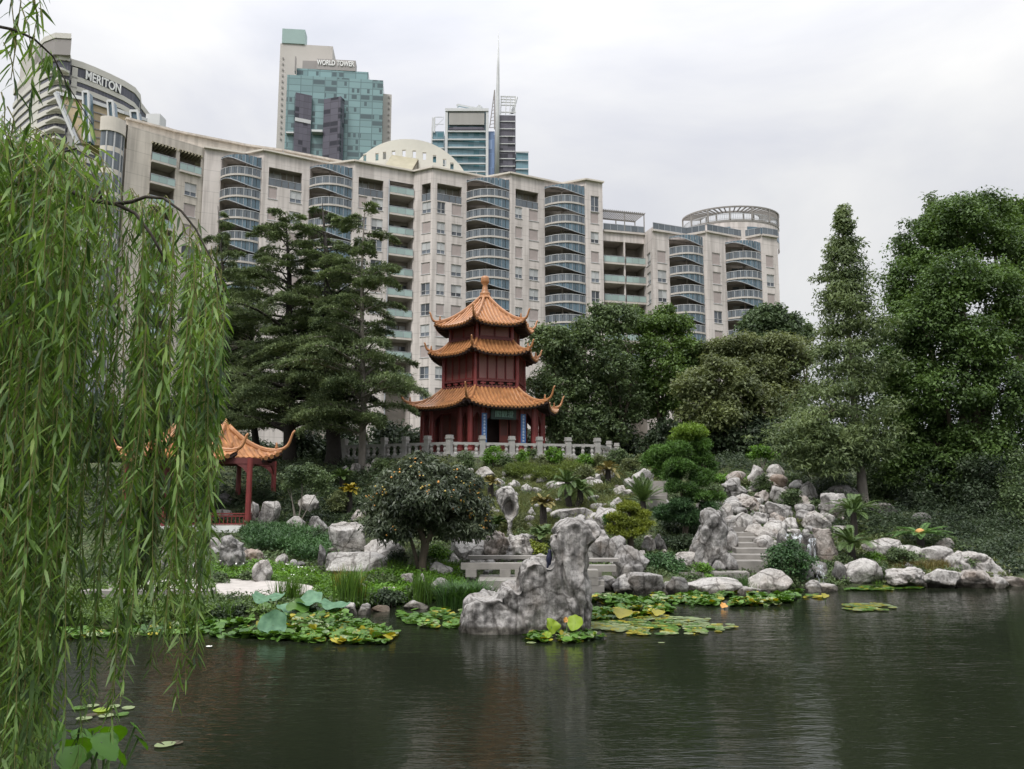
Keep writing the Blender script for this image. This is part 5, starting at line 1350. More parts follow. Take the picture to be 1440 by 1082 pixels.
def outline_rock(outline, y, thick, label, mat, seed, amp=.12, ridge=.10, vox=.045, hollow=None, dz=0.0, base=None):
    """rock whose front outline is given: a real solid, rounded and displaced all over"""
    pts = [at_y(px, py, y) for px, py in outline]
    cx = np.mean([p[0] for p in pts]); zb = min(p[2] for p in pts)
    P2 = np.array([(p[0]-cx, p[2]) for p in pts]); zc = P2[:,1].mean()
    rng = np.random.default_rng(seed)
    bm = bmesh.new(); rings = []
    for (k, yy) in ((.78,-.5),(.93,-.38),(1.0,-.12),(1.0,.15),(.92,.38),(.75,.5)):
        ring = []
        for (a, b) in P2:
            # shrink towards the local axis of the rock
            ring.append(bm.verts.new((a*k+(1-k)*.35*a, yy*thick*(1.0+.35*max(0,(1-(b-zb)/(P2[:,1].max()-zb)))), (b-zc)*(.5+.5*k)+zc)))
        rings.append(ring)
    n = len(P2)
    for i in range(len(rings)-1):
        for j in range(n): bm.faces.new((rings[i][j], rings[i][(j+1)%n], rings[i+1][(j+1)%n], rings[i+1][j]))
    bm.faces.new(rings[0][::-1]); bm.faces.new(rings[-1])
    bmesh.ops.triangulate(bm, faces=[f for f in bm.faces if len(f.verts) > 4]); bmesh.ops.recalc_face_normals(bm, faces=bm.faces)
    me = bpy.data.meshes.new('tmp'); bm.to_mesh(me); bm.free()
    ob = bpy.data.objects.new('tmp', me); COL.objects.link(ob)
    md = ob.modifiers.new('r', 'REMESH'); md.mode = 'VOXEL'; md.voxel_size = vox
    ms = ob.modifiers.new('s', 'SMOOTH'); ms.iterations = 4; ms.factor = .6
    bpy.context.view_layer.update(); ev = ob.evaluated_get(bpy.context.evaluated_depsgraph_get())
    m2 = bpy.data.meshes.new_from_object(ev); bpy.data.objects.remove(ob)
    V = np.empty(len(m2.vertices)*3, np.float32); m2.vertices.foreach_get('co', V); V = V.reshape(-1,3).astype(float)
    NN = np.empty(len(m2.vertices)*3, np.float32); m2.vertices.foreach_get('normal', NN); NN = NN.reshape(-1,3)
    d = amp*fbm(V*1.1+seed, seed, 3, .5)+ridge*((1-np.abs(fbm(V*np.array([2.4,2.4,1.0])+seed*2, seed+3, 4, .55)))-.7)+.03*fbm(V*6+seed, seed+5, 3)
    c = vnoise(V*np.array([1.6,1.6,.7])+seed*3, seed+8); d = d-.09*np.exp(-(c/.05)**2)
    V = V+NN*d[:,None]
    if hollow:
        for (hx, hy, rx, rz, dep) in hollow:
            q = at_y(hx, hy, y); ex = (V[:,0]+cx-q[0])/rx; ez = (V[:,2]-q[2])/rz; g = np.exp(-(ex**2+ez**2)**2); V[:,1] += np.where(V[:,1] < thick*.1, dep*g, 0)
    V[:,2] -= zb
    m2.vertices.foreach_set('co', V.astype(np.float32).ravel()); m2.polygons.foreach_set('use_smooth', [True]*len(m2.polygons)); m2.update()
    m2.materials.clear(); m2.materials.append(MATS[mat])
    o = bpy.data.objects.new('rock', m2); COL.objects.link(o); o.location = (cx, y, zb+dz); tag(o, label, 'rock'); ROCKS.append(o)
    return o
# the great rock standing in the pond
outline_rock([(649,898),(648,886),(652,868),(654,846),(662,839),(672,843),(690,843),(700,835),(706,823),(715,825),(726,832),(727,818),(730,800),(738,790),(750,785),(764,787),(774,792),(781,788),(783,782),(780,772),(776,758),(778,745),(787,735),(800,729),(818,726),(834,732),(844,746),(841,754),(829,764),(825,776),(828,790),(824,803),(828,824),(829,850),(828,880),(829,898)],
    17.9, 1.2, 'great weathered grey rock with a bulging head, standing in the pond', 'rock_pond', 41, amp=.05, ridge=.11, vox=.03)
# the holed rock on the slope
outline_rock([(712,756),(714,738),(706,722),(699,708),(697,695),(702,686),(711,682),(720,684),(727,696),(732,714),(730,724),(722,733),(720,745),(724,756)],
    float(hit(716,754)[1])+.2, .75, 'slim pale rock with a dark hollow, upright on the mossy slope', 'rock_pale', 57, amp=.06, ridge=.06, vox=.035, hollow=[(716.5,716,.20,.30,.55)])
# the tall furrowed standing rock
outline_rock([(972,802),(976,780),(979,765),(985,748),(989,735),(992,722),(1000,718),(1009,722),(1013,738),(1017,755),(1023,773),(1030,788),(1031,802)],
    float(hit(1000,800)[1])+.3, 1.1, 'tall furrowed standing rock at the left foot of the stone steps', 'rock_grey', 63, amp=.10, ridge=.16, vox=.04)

# ================================================================== BRIDGE, STEPS, PATH, WATERFALL
mat_plain('cut_stone', (.25,.235,.215), .9, .2, 2.5, bump=.4, bscale=18)
mat_plain('path_gravel', (.42,.39,.36), .95, .12, 4, bump=.3, bscale=60)
def bridge():
    y = 22.6; root = thing('stone_bridge', 'low grey stone footbridge with slab railing behind the great pond rock', 'bridge', tuple(at_y(760,840,y)))
    zl = lambda px, py: float(at_y(px, py, y)[2])
    x = lambda px: float(at_y(px, 820, y)[0])
    parts = [('deck', 672, 852, 824, 815, 1.0, 0), ('bench_rail', 645, 755, 804, 797, .35, -.2), ('bench_rail', 828, 868, 801, 796, .35, -.2)]
    m = MB(); m.box(x(672),x(850),y,y+1.5,zl(700,829),zl(700,817)); m.build('deck', 'cut_stone', root)
    m = MB(); m.box(x(645),x(772),y+.9,y+1.2,zl(700,806),zl(700,797)); m.build('rail_slab', 'cut_stone', root)
    m = MB(); m.box(x(652),x(775),y+2.2,y+2.45,zl(700,797),zl(700,792)); m.build('rail_slab', 'cut_stone', root)
    m = MB(); m.box(x(826),x(869),y+.3,y+.6,zl(700,806),zl(700,797)); m.build('rail_slab', 'cut_stone', root)
    m = MB(); m.box(x(828),x(880),y+1.4,y+1.8,zl(700,797),zl(700,793)); m.build('rail_slab', 'cut_stone', root)
    for px in (660,710,732,765,843):
        m = MB(); m.box(x(px)-.16,x(px)+.16,y+.85,y+1.25,zl(700,817),zl(700,806)); m.build('rail_block', 'cut_stone', root)
    for i,(a,b,t,bt) in enumerate(((827,841,801,812),(827,841,812,823),(828,849,823,832),(827,846,832,842),(695,714,829,842),(738,760,829,842))):
        m = MB(); m.box(x(a),x(b),y-.12,y+.35,zl(700,bt),zl(700,t)-.012); m.build('pier_block', 'cut_stone', root)
    m = MB(); m.box(x(680),x(845),y+.9,y+1.4,-.3,zl(700,829)-.01); m.build('pier_wall', 'cut_stone', root)
bridge()
def steps():
    p0 = hit(1045,815); root = thing('stone_steps', 'worn stone steps climbing right beside the tall standing rock', 'steps', p0)
    for i, (px, py, w, yy) in enumerate(((1005,813,96,25.2),(1048,797,52,25.9),(1052,788,52,26.5),(1060,779,48,27.1),(1060,771,42,27.7),(1056,763,36,28.3),(1050,756,32,28.9),(1042,748,30,29.5))):
        c = at_y(px, py, yy); hw = w/2*yy/FPX; rr = random.Random(i); m = MB()
        top = c[2]+.17; m.prism([(c[0]-hw,c[1]+rr.uniform(-.05,.05)),(c[0],c[1]+rr.uniform(-.06,.0)),(c[0]+hw,c[1]+rr.uniform(-.05,.05)),(c[0]+hw+.05,c[1]+1.0),(c[0]-hw+.04,c[1]+1.0)], c[2]-.35, top); m.build('step', 'cut_stone', root)
    root2 = thing('stone_steps', 'short flight of upper steps left of the cloud-pruned pine', 'steps', hit(928,700))
    for i, (px, py, w, yy) in enumerate(((926,702,22,33.5),(927,695,20,34.1),(928,688,20,34.7),(928,681,18,35.3))):
        c = at_y(px, py, yy); hw = w/2*yy/FPX; m = MB(); m.box(c[0]-hw,c[0]+hw,c[1],c[1]+.7,c[2]-.5,c[2]+.14); m.build('step', 'cut_stone', root2)
steps()
# pale path on the left shore
m = MB(); pa = [(150,822),(200,820),(290,817),(360,820),(430,826),(447,832),(425,838),(380,842),(345,844),(315,836),(250,834),(150,836)]
gx = []; lo = [(150,836),(200,836),(250,836),(300,838),(330,842),(360,843),(400,840),(430,837),(447,833)]; up = [(150,822),(200,821),(250,819),(300,818),(330,818),(360,819),(400,822),(430,826),(447,830)]
for (a, b) in zip(lo, up):
    A = hit(*a); B = hit(*b); gx.append([A+[0,0,-.25]]+[A+(B-A)*t+[0,0,.07] for t in (0,.25,.5,.75,1)])
m.add([p for r in gx for p in r], [(i*6+j,(i+1)*6+j,(i+1)*6+j+1,i*6+j+1) for i in range(len(gx)-1) for j in range(5)])
po = m.build('path', 'path_gravel', smooth=True); tag(po, 'pale gravel path along the left shore', kind='structure')
m = MB(); c = hit(236,842); m.box(c[0]-2.2,c[0]+1.2,c[1]-.2,c[1]+.15,-.2,c[2]+.22); ko = m.build('path_kerb','cut_stone', origin=(float(c[0]),float(c[1]),float(c[2]))); tag(ko, 'low stone kerb under the path, seen through the willow', 'kerb')
def mat_falls():
    m, nt, out = new_mat('falling_water'); b = N(nt, 'ShaderNodeBsdfPrincipled', Roughness=.35); b.inputs['Base Color'].default_value = (.50,.53,.55,1)
    tc = N(nt, 'ShaderNodeTexCoord'); mp = N(nt, 'ShaderNodeMapping'); mp.inputs['Scale'].default_value = (14,14,1.6); L(nt, tc, 'Object', mp, 0)
    n = N(nt, 'ShaderNodeTexNoise', Scale=1.0, Detail=4.0); L(nt, mp, 0, n, 'Vector'); r = ramp(nt, [(.47,(0,0,0)),(.68,(1,1,1))]); L(nt, n, 'Fac', r, 0)
    t = N(nt, 'ShaderNodeBsdfTransparent'); mx = N(nt, 'ShaderNodeMixShader'); L(nt, r, 0, mx, 0); L(nt, t, 0, mx, 1); L(nt, b, 0, mx, 2); L(nt, mx, 0, out, 0)
mat_falls()
def waterfall():
    p = at_y(1135,790,28.2); root = thing('waterfall', 'small two-step waterfall between the round shrub and the reddish rock', 'waterfall', p)
    m = MB(); a = at_y(1100,748,28.6); b = at_y(1150,795,28.6); 
    for (x0,x1,yt,yb,yy) in ((1099,1120,750,796,27.0),(1116,1140,749,796,27.05),(1134,1152,751,796,27.0),(1124,1150,790,832,25.3),(1146,1172,792,832,25.4)):
        a = at_y(x0,yt,yy); b = at_y(x1,yb,yy); v, F = rock_mesh(int(x0), (b[0]-a[0])*1.15, 1.2, a[2]-b[2], 'slab', 4); m = MB(); m.add(v+[(a[0]+b[0])/2, yy+.45, b[2]], F.tolist()); m.build('wet_ledge', 'rock_shade', root, smooth=True)
    def sheet(x0,x1,x2,x3,yt,yb,y0,y1,name):
        m = MB(); v = []; n = 8; k = 7
        for i in range(n+1):
            t = i/n
            for j in range(k+1):
                s = j/k; px = (x0+(x1-x0)*s)*(1-t)+(x2+(x3-x2)*s)*t; py = yt+(yb-yt)*t; q = at_y(px, py, y0+(y1-y0)*t-.05*math.sin(s*9)-.12*math.sin(t*math.pi)); v.append(q)
        m.add(v, [(i*(k+1)+j,(i+1)*(k+1)+j,(i+1)*(k+1)+j+1,i*(k+1)+j+1) for i in range(n) for j in range(k)]); m.build(name, 'falling_water', root, smooth=True)
    sheet(1137,1147,1132,1148,757,788,26.6,26.4,'cascade'); sheet(1104,1128,1104,1128,750,772,26.65,26.6,'thin_veil'); sheet(1150,1157,1147,1164,795,828,25.1,24.8,'cascade')
waterfall()
def bird():
    p = at_y(771,794,17.6); root = thing('dark_bird', 'dark navy bird perched upright on the ledge of the great pond rock', 'bird', p)
    bm = MB(); s = .0164
    z = p[2]-.02
    body = [((0,0,0),.01),((.012,0,.03),.035),((.0,.0,.10),.062),((.01,0,.18),.066),((.018,-.005,.25),.05),((.02,-.01,.29),.038),((.02,-.015,.325),.036),((.02,-.02,.35),.018)]
    bm.tube([(p[0]+c[0]*1,p[1]-.25+c[1],z+.02+c[2]) for c,r in body],[r for c,r in body],10); bm.build('body','bird_feathers',root,smooth=True)
    b = MB(); b.tube([(p[0]-.0,p[1]-.25,z+.34),(p[0]-.05,p[1]-.27,z+.335)],[.012,.002],6); b.build('beak','dark_timber',root)
    b = MB(); b.tube([(p[0]+.0,p[1]-.23,z+.12),(p[0]-.03,p[1]-.22,z-.02),(p[0]-.045,p[1]-.22,z-.07)],[.035,.025,.008],6); b.build('tail','bird_feathers',root,smooth=True)
mat_plain('bird_feathers', (.012,.014,.04), .5, .3, 20)
bird()

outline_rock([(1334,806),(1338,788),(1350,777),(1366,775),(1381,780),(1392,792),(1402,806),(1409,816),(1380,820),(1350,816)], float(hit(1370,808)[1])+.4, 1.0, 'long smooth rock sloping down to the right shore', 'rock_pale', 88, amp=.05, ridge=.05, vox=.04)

# loose stones filling the gaps, nothing tells one from the next
def fillers(n, poly, label, group, seed, smin=.12, smax=.38, mats=('rock_grey','rock_pale','rock_shade','rock_brown')):
    rng = np.random.default_rng(seed); k = 0; xs_ = [p[0] for p in poly]; ys_ = [p[1] for p in poly]; pr = []
    for i in range(5):
        v, F = rock_mesh(seed+i, 1, .9, .8, ('block','crag','peak','slab','round')[i], 3); pr.append((v-[0,0,.15], F))
    for t in range(n*8):
        if k >= n: break
        px, py = rng.uniform(min(xs_), max(xs_)), rng.uniform(min(ys_), max(ys_)); c = False
        for i in range(len(poly)):
            (x0,y0),(x1,y1) = poly[i], poly[(i+1)%len(poly)]
            if (y0 > py) != (y1 > py) and px < (x1-x0)*(py-y0)/(y1-y0+1e-9)+x0: c = not c
        if not c: continue
        g = hit(px, py); s = rng.uniform(smin, smax); v, F = pr[rng.integers(5)]; a = rng.uniform(0, 6.28); Rm = np.array(Matrix.Rotation(a, 3, 'Z')); o = np_mesh('stone', (v*s*[1,1,rng.uniform(.7,1.2)])@Rm.T, F, mats[rng.integers(len(mats))], loc=tuple(float(q) for q in g), smooth=True); tag(o, label, 'stone', group); k += 1
fillers(46, [(1000,690),(1110,680),(1190,720),(1190,760),(1090,770),(1020,760),(990,730)], 'small loose stone wedged between the larger rocks of the rock hill', 'loose stones of the rock hill', 611, .22, .55)
fillers(34, [(1010,680),(1120,675),(1170,720),(1160,750),(1090,765),(1030,750)], 'medium grey stone packed among the larger rocks of the rock hill', 'packed stones of the rock hill', 619, .5, .95, ('rock_grey','rock_pale','rock_brown'))
fillers(26, [(850,740),(960,760),(1000,800),(930,812),(860,806)], 'small stone in the gaps between the boulders right of the bridge', 'loose stones right of the bridge', 612, .18, .42)
fillers(26, [(440,735),(520,770),(560,800),(460,800),(400,760)], 'small stone at the foot of the boulders left of the kumquat tree', 'loose stones left of the kumquat tree', 613, .15, .4)
fillers(22, [(1170,795),(1440,800),(1440,824),(1200,828)], 'small stone between the waterline rocks of the right shore', 'loose stones of the right shore', 614, .15, .38)
fillers(16, [(600,790),(690,785),(690,812),(600,850)], 'small stone by the left end of the bridge', 'loose stones by the bridge', 615, .15, .35)
fillers(16, [(290,770),(430,780),(440,800),(300,806)], 'small stone among the plants below the white plinth', 'loose stones below the plinth', 616, .15, .38)
fillers(22, [(690,660),(860,655),(900,700),(850,750),(700,750)], 'flat-topped pale rock half sunk in the planting of the central slope', 'half sunk rocks of the central slope', 620, .4, .8, ('rock_pale','rock_grey'))
fillers(24, [(640,670),(860,670),(880,740),(720,755),(650,740)], 'small pale stone lying in the moss of the central slope', 'loose stones of the central slope', 618, .15, .42, ('rock_pale','rock_grey'))
fillers(18, [(840,690),(1000,670),(1000,720),(870,740)], 'small stone on the upper slope around the big olive cycad', 'loose stones of the upper slope', 617, .18, .4)
# ================================================================== PLANTS
UP = np.array([0,0,1.0])
def nrm(v): return v/np.maximum(np.linalg.norm(v, axis=-1, keepdims=True), 1e-9)
def runit(rng, n): return nrm(rng.normal(size=(n,3)))
def leaf_quads(P, D, Nn, Ls, Ws, fold=.18):
    """one folded diamond per leaf"""
    S = nrm(np.cross(D, Nn)); Nn = np.cross(S, D); Ls = np.asarray(Ls).reshape(-1,1); Ws = np.asarray(Ws).reshape(-1,1)
    mid = P+D*Ls*.45
    V = np.stack([P, mid+S*Ws*.5+Nn*Ws*fold, P+D*Ls, mid-S*Ws*.5+Nn*Ws*fold], 1).reshape(-1,3)
    F = np.arange(len(P)*4).reshape(-1,4); return V, F
def clump_leaves(rng, C, Rr, m, L_, W_, droop=.25, upb=.45, shell=.4, var=.35, up_shift=.25):
    n = len(C); C = np.repeat(C, m, 0); Rr = np.repeat(Rr, m, 0); N_ = n*m
    d = runit(rng, N_); d[:,2] = d[:,2]*.9+up_shift; d = nrm(d); r = rng.random((N_,1))**shell
    P = C+d*Rr*r
    nn = nrm(d*.6+UP*upb+runit(rng, N_)*.6)
    D = nrm(np.cross(nn, runit(rng, N_))+d*.25-UP*droop)
    k = 1+(var+.15)*(rng.random(N_)*2-1)
    return leaf_quads(P, D, nn, L_*k, W_*k)
def join(parts):
    V = []; F = []; o = 0
    for v, f in parts: V.append(v); F.append(f+o); o += len(v)
    return np.concatenate(V), np.concatenate(F)
def sub_clumps(rng, blobs, k=1.0, rs=.5):
    """blobs: rows (x,y,z,rx,ry,rz); returns centres and radii of the small leaf clumps on and in them"""
    C = []; Q = []
    for b in blobs:
        b = np.array(b, float); area = 4*math.pi*((b[3]*b[4])**1.6/3+(b[3]*b[5])**1.6/3+(b[4]*b[5])**1.6/3)**(1/1.6)
        n = max(4, int(k*area/(rs*rs*2.2))); d = runit(rng, n); r = (.55+.5*rng.random((n,1))**.6)
        wob = 1+.22*vnoise(d*2.3+b[:3], 3)[:,None]
        C.append(b[:3]+d*b[3:]*r*wob-d*rs*.5); s = rs*(.65+.7*rng.random((n,1))); Q.append(s*np.array([1,1,.72]))
    return np.concatenate(C), np.concatenate(Q)
def px_blob(px, py, rx, ry, y, dy=0.0, depth=None):
    c = at_y(px, py, y+dy); k = (y+dy)/FPX; return (*c, rx*k, (depth if depth else rx*k), ry*k)
def limb_pts(a, b, rng, sag=.1, n=5):
    a = np.array(a); b = np.array(b); L_ = np.linalg.norm(b-a); pts = []
    o = rng.normal(size=3)*L_*.06
    for i in range(n+1):
        t = i/n; pts.append(a+(b-a)*t+o*math.sin(math.pi*t)+np.array([0,0,L_*sag*math.sin(math.pi*t)]))
    return pts
mat_plain('bark_brown', (.10,.08,.06), .95, .35, 4, bump=.6, bscale=25, stretch=(1,1,.25))
mat_plain('bark_grey', (.20,.18,.155), .95, .3, 4, bump=.6, bscale=25, stretch=(1,1,.25))
mat_plain('bark_dark', (.035,.03,.026), .95, .3, 4, bump=.5, bscale=25)
mat_leaf('leaf_forest', (0.038,0.062,0.029), (0.151,0.215,0.086))
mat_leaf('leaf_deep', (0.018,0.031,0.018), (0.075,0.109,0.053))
mat_leaf('leaf_fresh', (0.036,0.068,0.021), (0.150,0.240,0.058))
mat_leaf('leaf_olive', (0.057,0.075,0.033), (0.186,0.221,0.085))
mat_leaf('leaf_conifer', (0.052,0.084,0.037), (0.193,0.250,0.100))
mat_leaf('needle_cedar', (0.057,0.085,0.044), (0.238,0.304,0.140), trans=.15)
mat_leaf('needle_bright', (0.024,0.061,0.013), (0.110,0.220,0.039), trans=.15)
mat_leaf('needle_yellow', (0.066,0.094,0.013), (0.242,0.286,0.033), trans=.2)
mat_leaf('leaf_fern', (0.045,0.095,0.015), (0.164,0.329,0.045))
mat_leaf('leaf_lime', (.055,.085,.02), (.19,.25,.06))
mat_leaf('leaf_juniper', (0.021,0.051,0.020), (0.079,0.165,0.053), trans=.15)
mat_leaf('leaf_summer', (0.031,0.059,0.020), (0.136,0.225,0.058))
mat_leaf('leaf_moss', (0.058,0.075,0.029), (0.208,0.234,0.085))
mat_leaf('leaf_kumquat', (0.025,0.036,0.022), (0.103,0.131,0.071), trans=.2, rough=.35)
mat_leaf('leaf_bluegreen', (.04,.065,.03), (.13,.19,.085))
mat_leaf('frond_green', (0.034,0.067,0.020), (0.141,0.218,0.067), trans=.2)
mat_leaf('frond_bright', (0.041,0.097,0.024), (0.152,0.275,0.083), trans=.2)
mat_leaf('frond_tan', (0.100,0.100,0.032), (0.343,0.286,0.100), trans=.2)
mat_leaf('frond_yellow', (0.154,0.132,0.013), (0.418,0.330,0.033), trans=.2)
mat_leaf('grass_dark', (0.020,0.046,0.014), (0.079,0.172,0.040), trans=.2)
mat_leaf('grass_green', (0.039,0.083,0.017), (0.132,0.242,0.044), trans=.3)
mat_leaf('grass_gold', (0.110,0.110,0.022), (0.352,0.308,0.055), trans=.3)
mat_leaf('grass_brown', (0.066,0.061,0.022), (0.220,0.187,0.066), trans=.2)
mat_leaf('litter', (.02,.018,.010), (.09,.07,.04), trans=.05)
mat_plain('fruit_orange', (.50,.24,.05), .5, .25, 5)
mat_plain('fruit_yellow', (.45,.34,.08), .5, .2, 5)
mat_plain('cycad_cone', (.50,.27,.09), .8, .2, 12)
mat_plain('blossom_white', (.75,.74,.70), .7, .05, 5)

def crown_tree(name, label, cat, base, blobs, mat, L_, W_, m=60, rs=.5, k=1.0, bark='bark_brown', tr=.25, seed=1, limbs=True, group=None, split=.45, flat=.72, **kw):
    rng = np.random.default_rng(seed); base = np.array(base, float)
    root = thing(name, label, cat, base, group)
    C, Q = sub_clumps(rng, blobs, k, rs); Q[:,2] *= flat/.72
    V, F = clump_leaves(rng, C, Q, m, L_, W_, **kw)
    np_mesh('crown', V-base, F, mat, root)
    if limbs:
        bs = np.array(blobs); top = bs[:,:3].mean(0); top[2] = bs[:,2].max(); fork = base+(np.array([bs[:,0].mean(),bs[:,1].mean(),bs[:,2].min()])-base)*split
        m_ = MB(); m_.tube(limb_pts(base-[0,0,.3], fork, rng, 0), [tr*(1.25-.5*i/5) for i in range(6)], 8); 
        if base[2] > -5: m_.build('trunk', bark, root, smooth=True)
        for b in bs[:14]:
            l = MB(); e = b[:3]-np.array([0,0,b[5]*.2]); l.tube(limb_pts(fork, e, rng, .08), [tr*.6*(1-.8*i/5) for i in range(6)], 6); l.build('limb', bark, root, smooth=True)
    return root

# ---- trees behind the pagoda, each one its own
def forest():
    B = px_blob
    spec = [
     ('broadleaf_tree','dense dark green tree right behind the red pagoda','leaf_forest',(775,640,53),[B(778,485,38,34,53),B(800,530,42,40,53,1),B(765,560,32,44,53,-1),B(800,600,40,32,53),B(830,560,30,34,53,1.5),B(838,600,28,30,53,1),B(822,468,24,26,53,1),B(762,470,20,18,53)]),
     ('broadleaf_tree','tall green tree with a pointed top left of the next building balconies','leaf_forest',(868,640,55),[B(846,455,22,22,55),B(872,450,30,24,55),B(858,510,40,42,55,-1),B(880,570,40,40,55,1),B(852,600,34,34,55),B(838,436,10,12,55)]),
     ('broadleaf_tree','rounded green tree in front of the right balconies','leaf_fresh',(930,640,57),[B(915,460,34,24,57),B(948,458,30,20,57),B(925,510,46,38,57,-1),B(965,500,30,32,57),B(930,560,40,30,57),B(937,438,16,12,57),B(893,446,14,14,57)]),
     ('broadleaf_tree','brown-green spreading tree with bare twigs below its crown','leaf_olive',(1000,640,50),[B(1010,530,44,34,50),B(975,545,34,26,50,-1),B(1040,560,46,34,50),B(1000,585,50,26,50,-1),B(1080,575,36,40,50)]),
     ('broadleaf_tree','wide yellow-green tree between the blocks and the tall conifer','leaf_olive',(1075,640,56),[B(1045,490,40,22,56),B(1085,490,44,24,56),B(1115,500,36,30,56),B(1060,525,46,28,56,-1),B(1110,550,38,40,56),B(1005,492,26,18,56)]),
     ('broadleaf_tree','distant blue-green round tree against the end of the right wing','leaf_bluegreen',(1085,560,80),[B(1080,446,30,20,80),B(1062,460,24,22,80),B(1100,462,26,22,80),B(1075,485,40,22,80),B(1118,455,12,14,80)]),
     ('broadleaf_tree','small distant tree with open twigs beside the blue-green one','leaf_forest',(1135,560,85),[B(1133,470,14,16,85),B(1118,480,16,16,85)]),
    ]
    for i,(n,lb,mt,(bx,by,y),bl) in enumerate(spec):
        g = at_y(bx, by, y); base = (g[0], y, T(g[0], y)); far = y > 70
        crown_tree(n, lb, 'tree', base, bl, mt, .32 if far else .21, .19 if far else .12, m=64, rs=.62 if not far else .8, k=1.75, seed=50+i, tr=.28, group='trees behind the garden')
    # dark understorey that closes the view under the crowns
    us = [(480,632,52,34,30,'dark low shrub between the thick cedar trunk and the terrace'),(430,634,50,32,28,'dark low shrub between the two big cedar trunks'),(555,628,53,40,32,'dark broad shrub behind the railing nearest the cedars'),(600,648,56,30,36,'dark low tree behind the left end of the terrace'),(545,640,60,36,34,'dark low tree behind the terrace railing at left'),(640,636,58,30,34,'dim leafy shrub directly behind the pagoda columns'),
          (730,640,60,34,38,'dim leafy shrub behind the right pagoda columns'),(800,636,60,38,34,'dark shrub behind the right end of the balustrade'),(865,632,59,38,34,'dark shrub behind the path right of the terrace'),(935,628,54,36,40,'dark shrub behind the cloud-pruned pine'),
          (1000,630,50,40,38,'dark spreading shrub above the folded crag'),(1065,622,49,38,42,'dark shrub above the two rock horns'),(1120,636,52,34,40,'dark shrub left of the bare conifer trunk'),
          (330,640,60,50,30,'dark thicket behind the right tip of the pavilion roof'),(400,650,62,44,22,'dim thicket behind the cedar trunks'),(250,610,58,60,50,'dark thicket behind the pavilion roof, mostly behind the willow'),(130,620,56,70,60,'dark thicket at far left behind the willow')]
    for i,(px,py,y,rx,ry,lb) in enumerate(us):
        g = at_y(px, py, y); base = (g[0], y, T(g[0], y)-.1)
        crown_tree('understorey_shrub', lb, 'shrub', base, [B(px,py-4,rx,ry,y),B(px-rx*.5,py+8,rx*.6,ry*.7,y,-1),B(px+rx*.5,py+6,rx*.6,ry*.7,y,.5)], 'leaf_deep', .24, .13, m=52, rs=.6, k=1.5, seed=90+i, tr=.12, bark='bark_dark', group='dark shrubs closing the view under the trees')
forest()

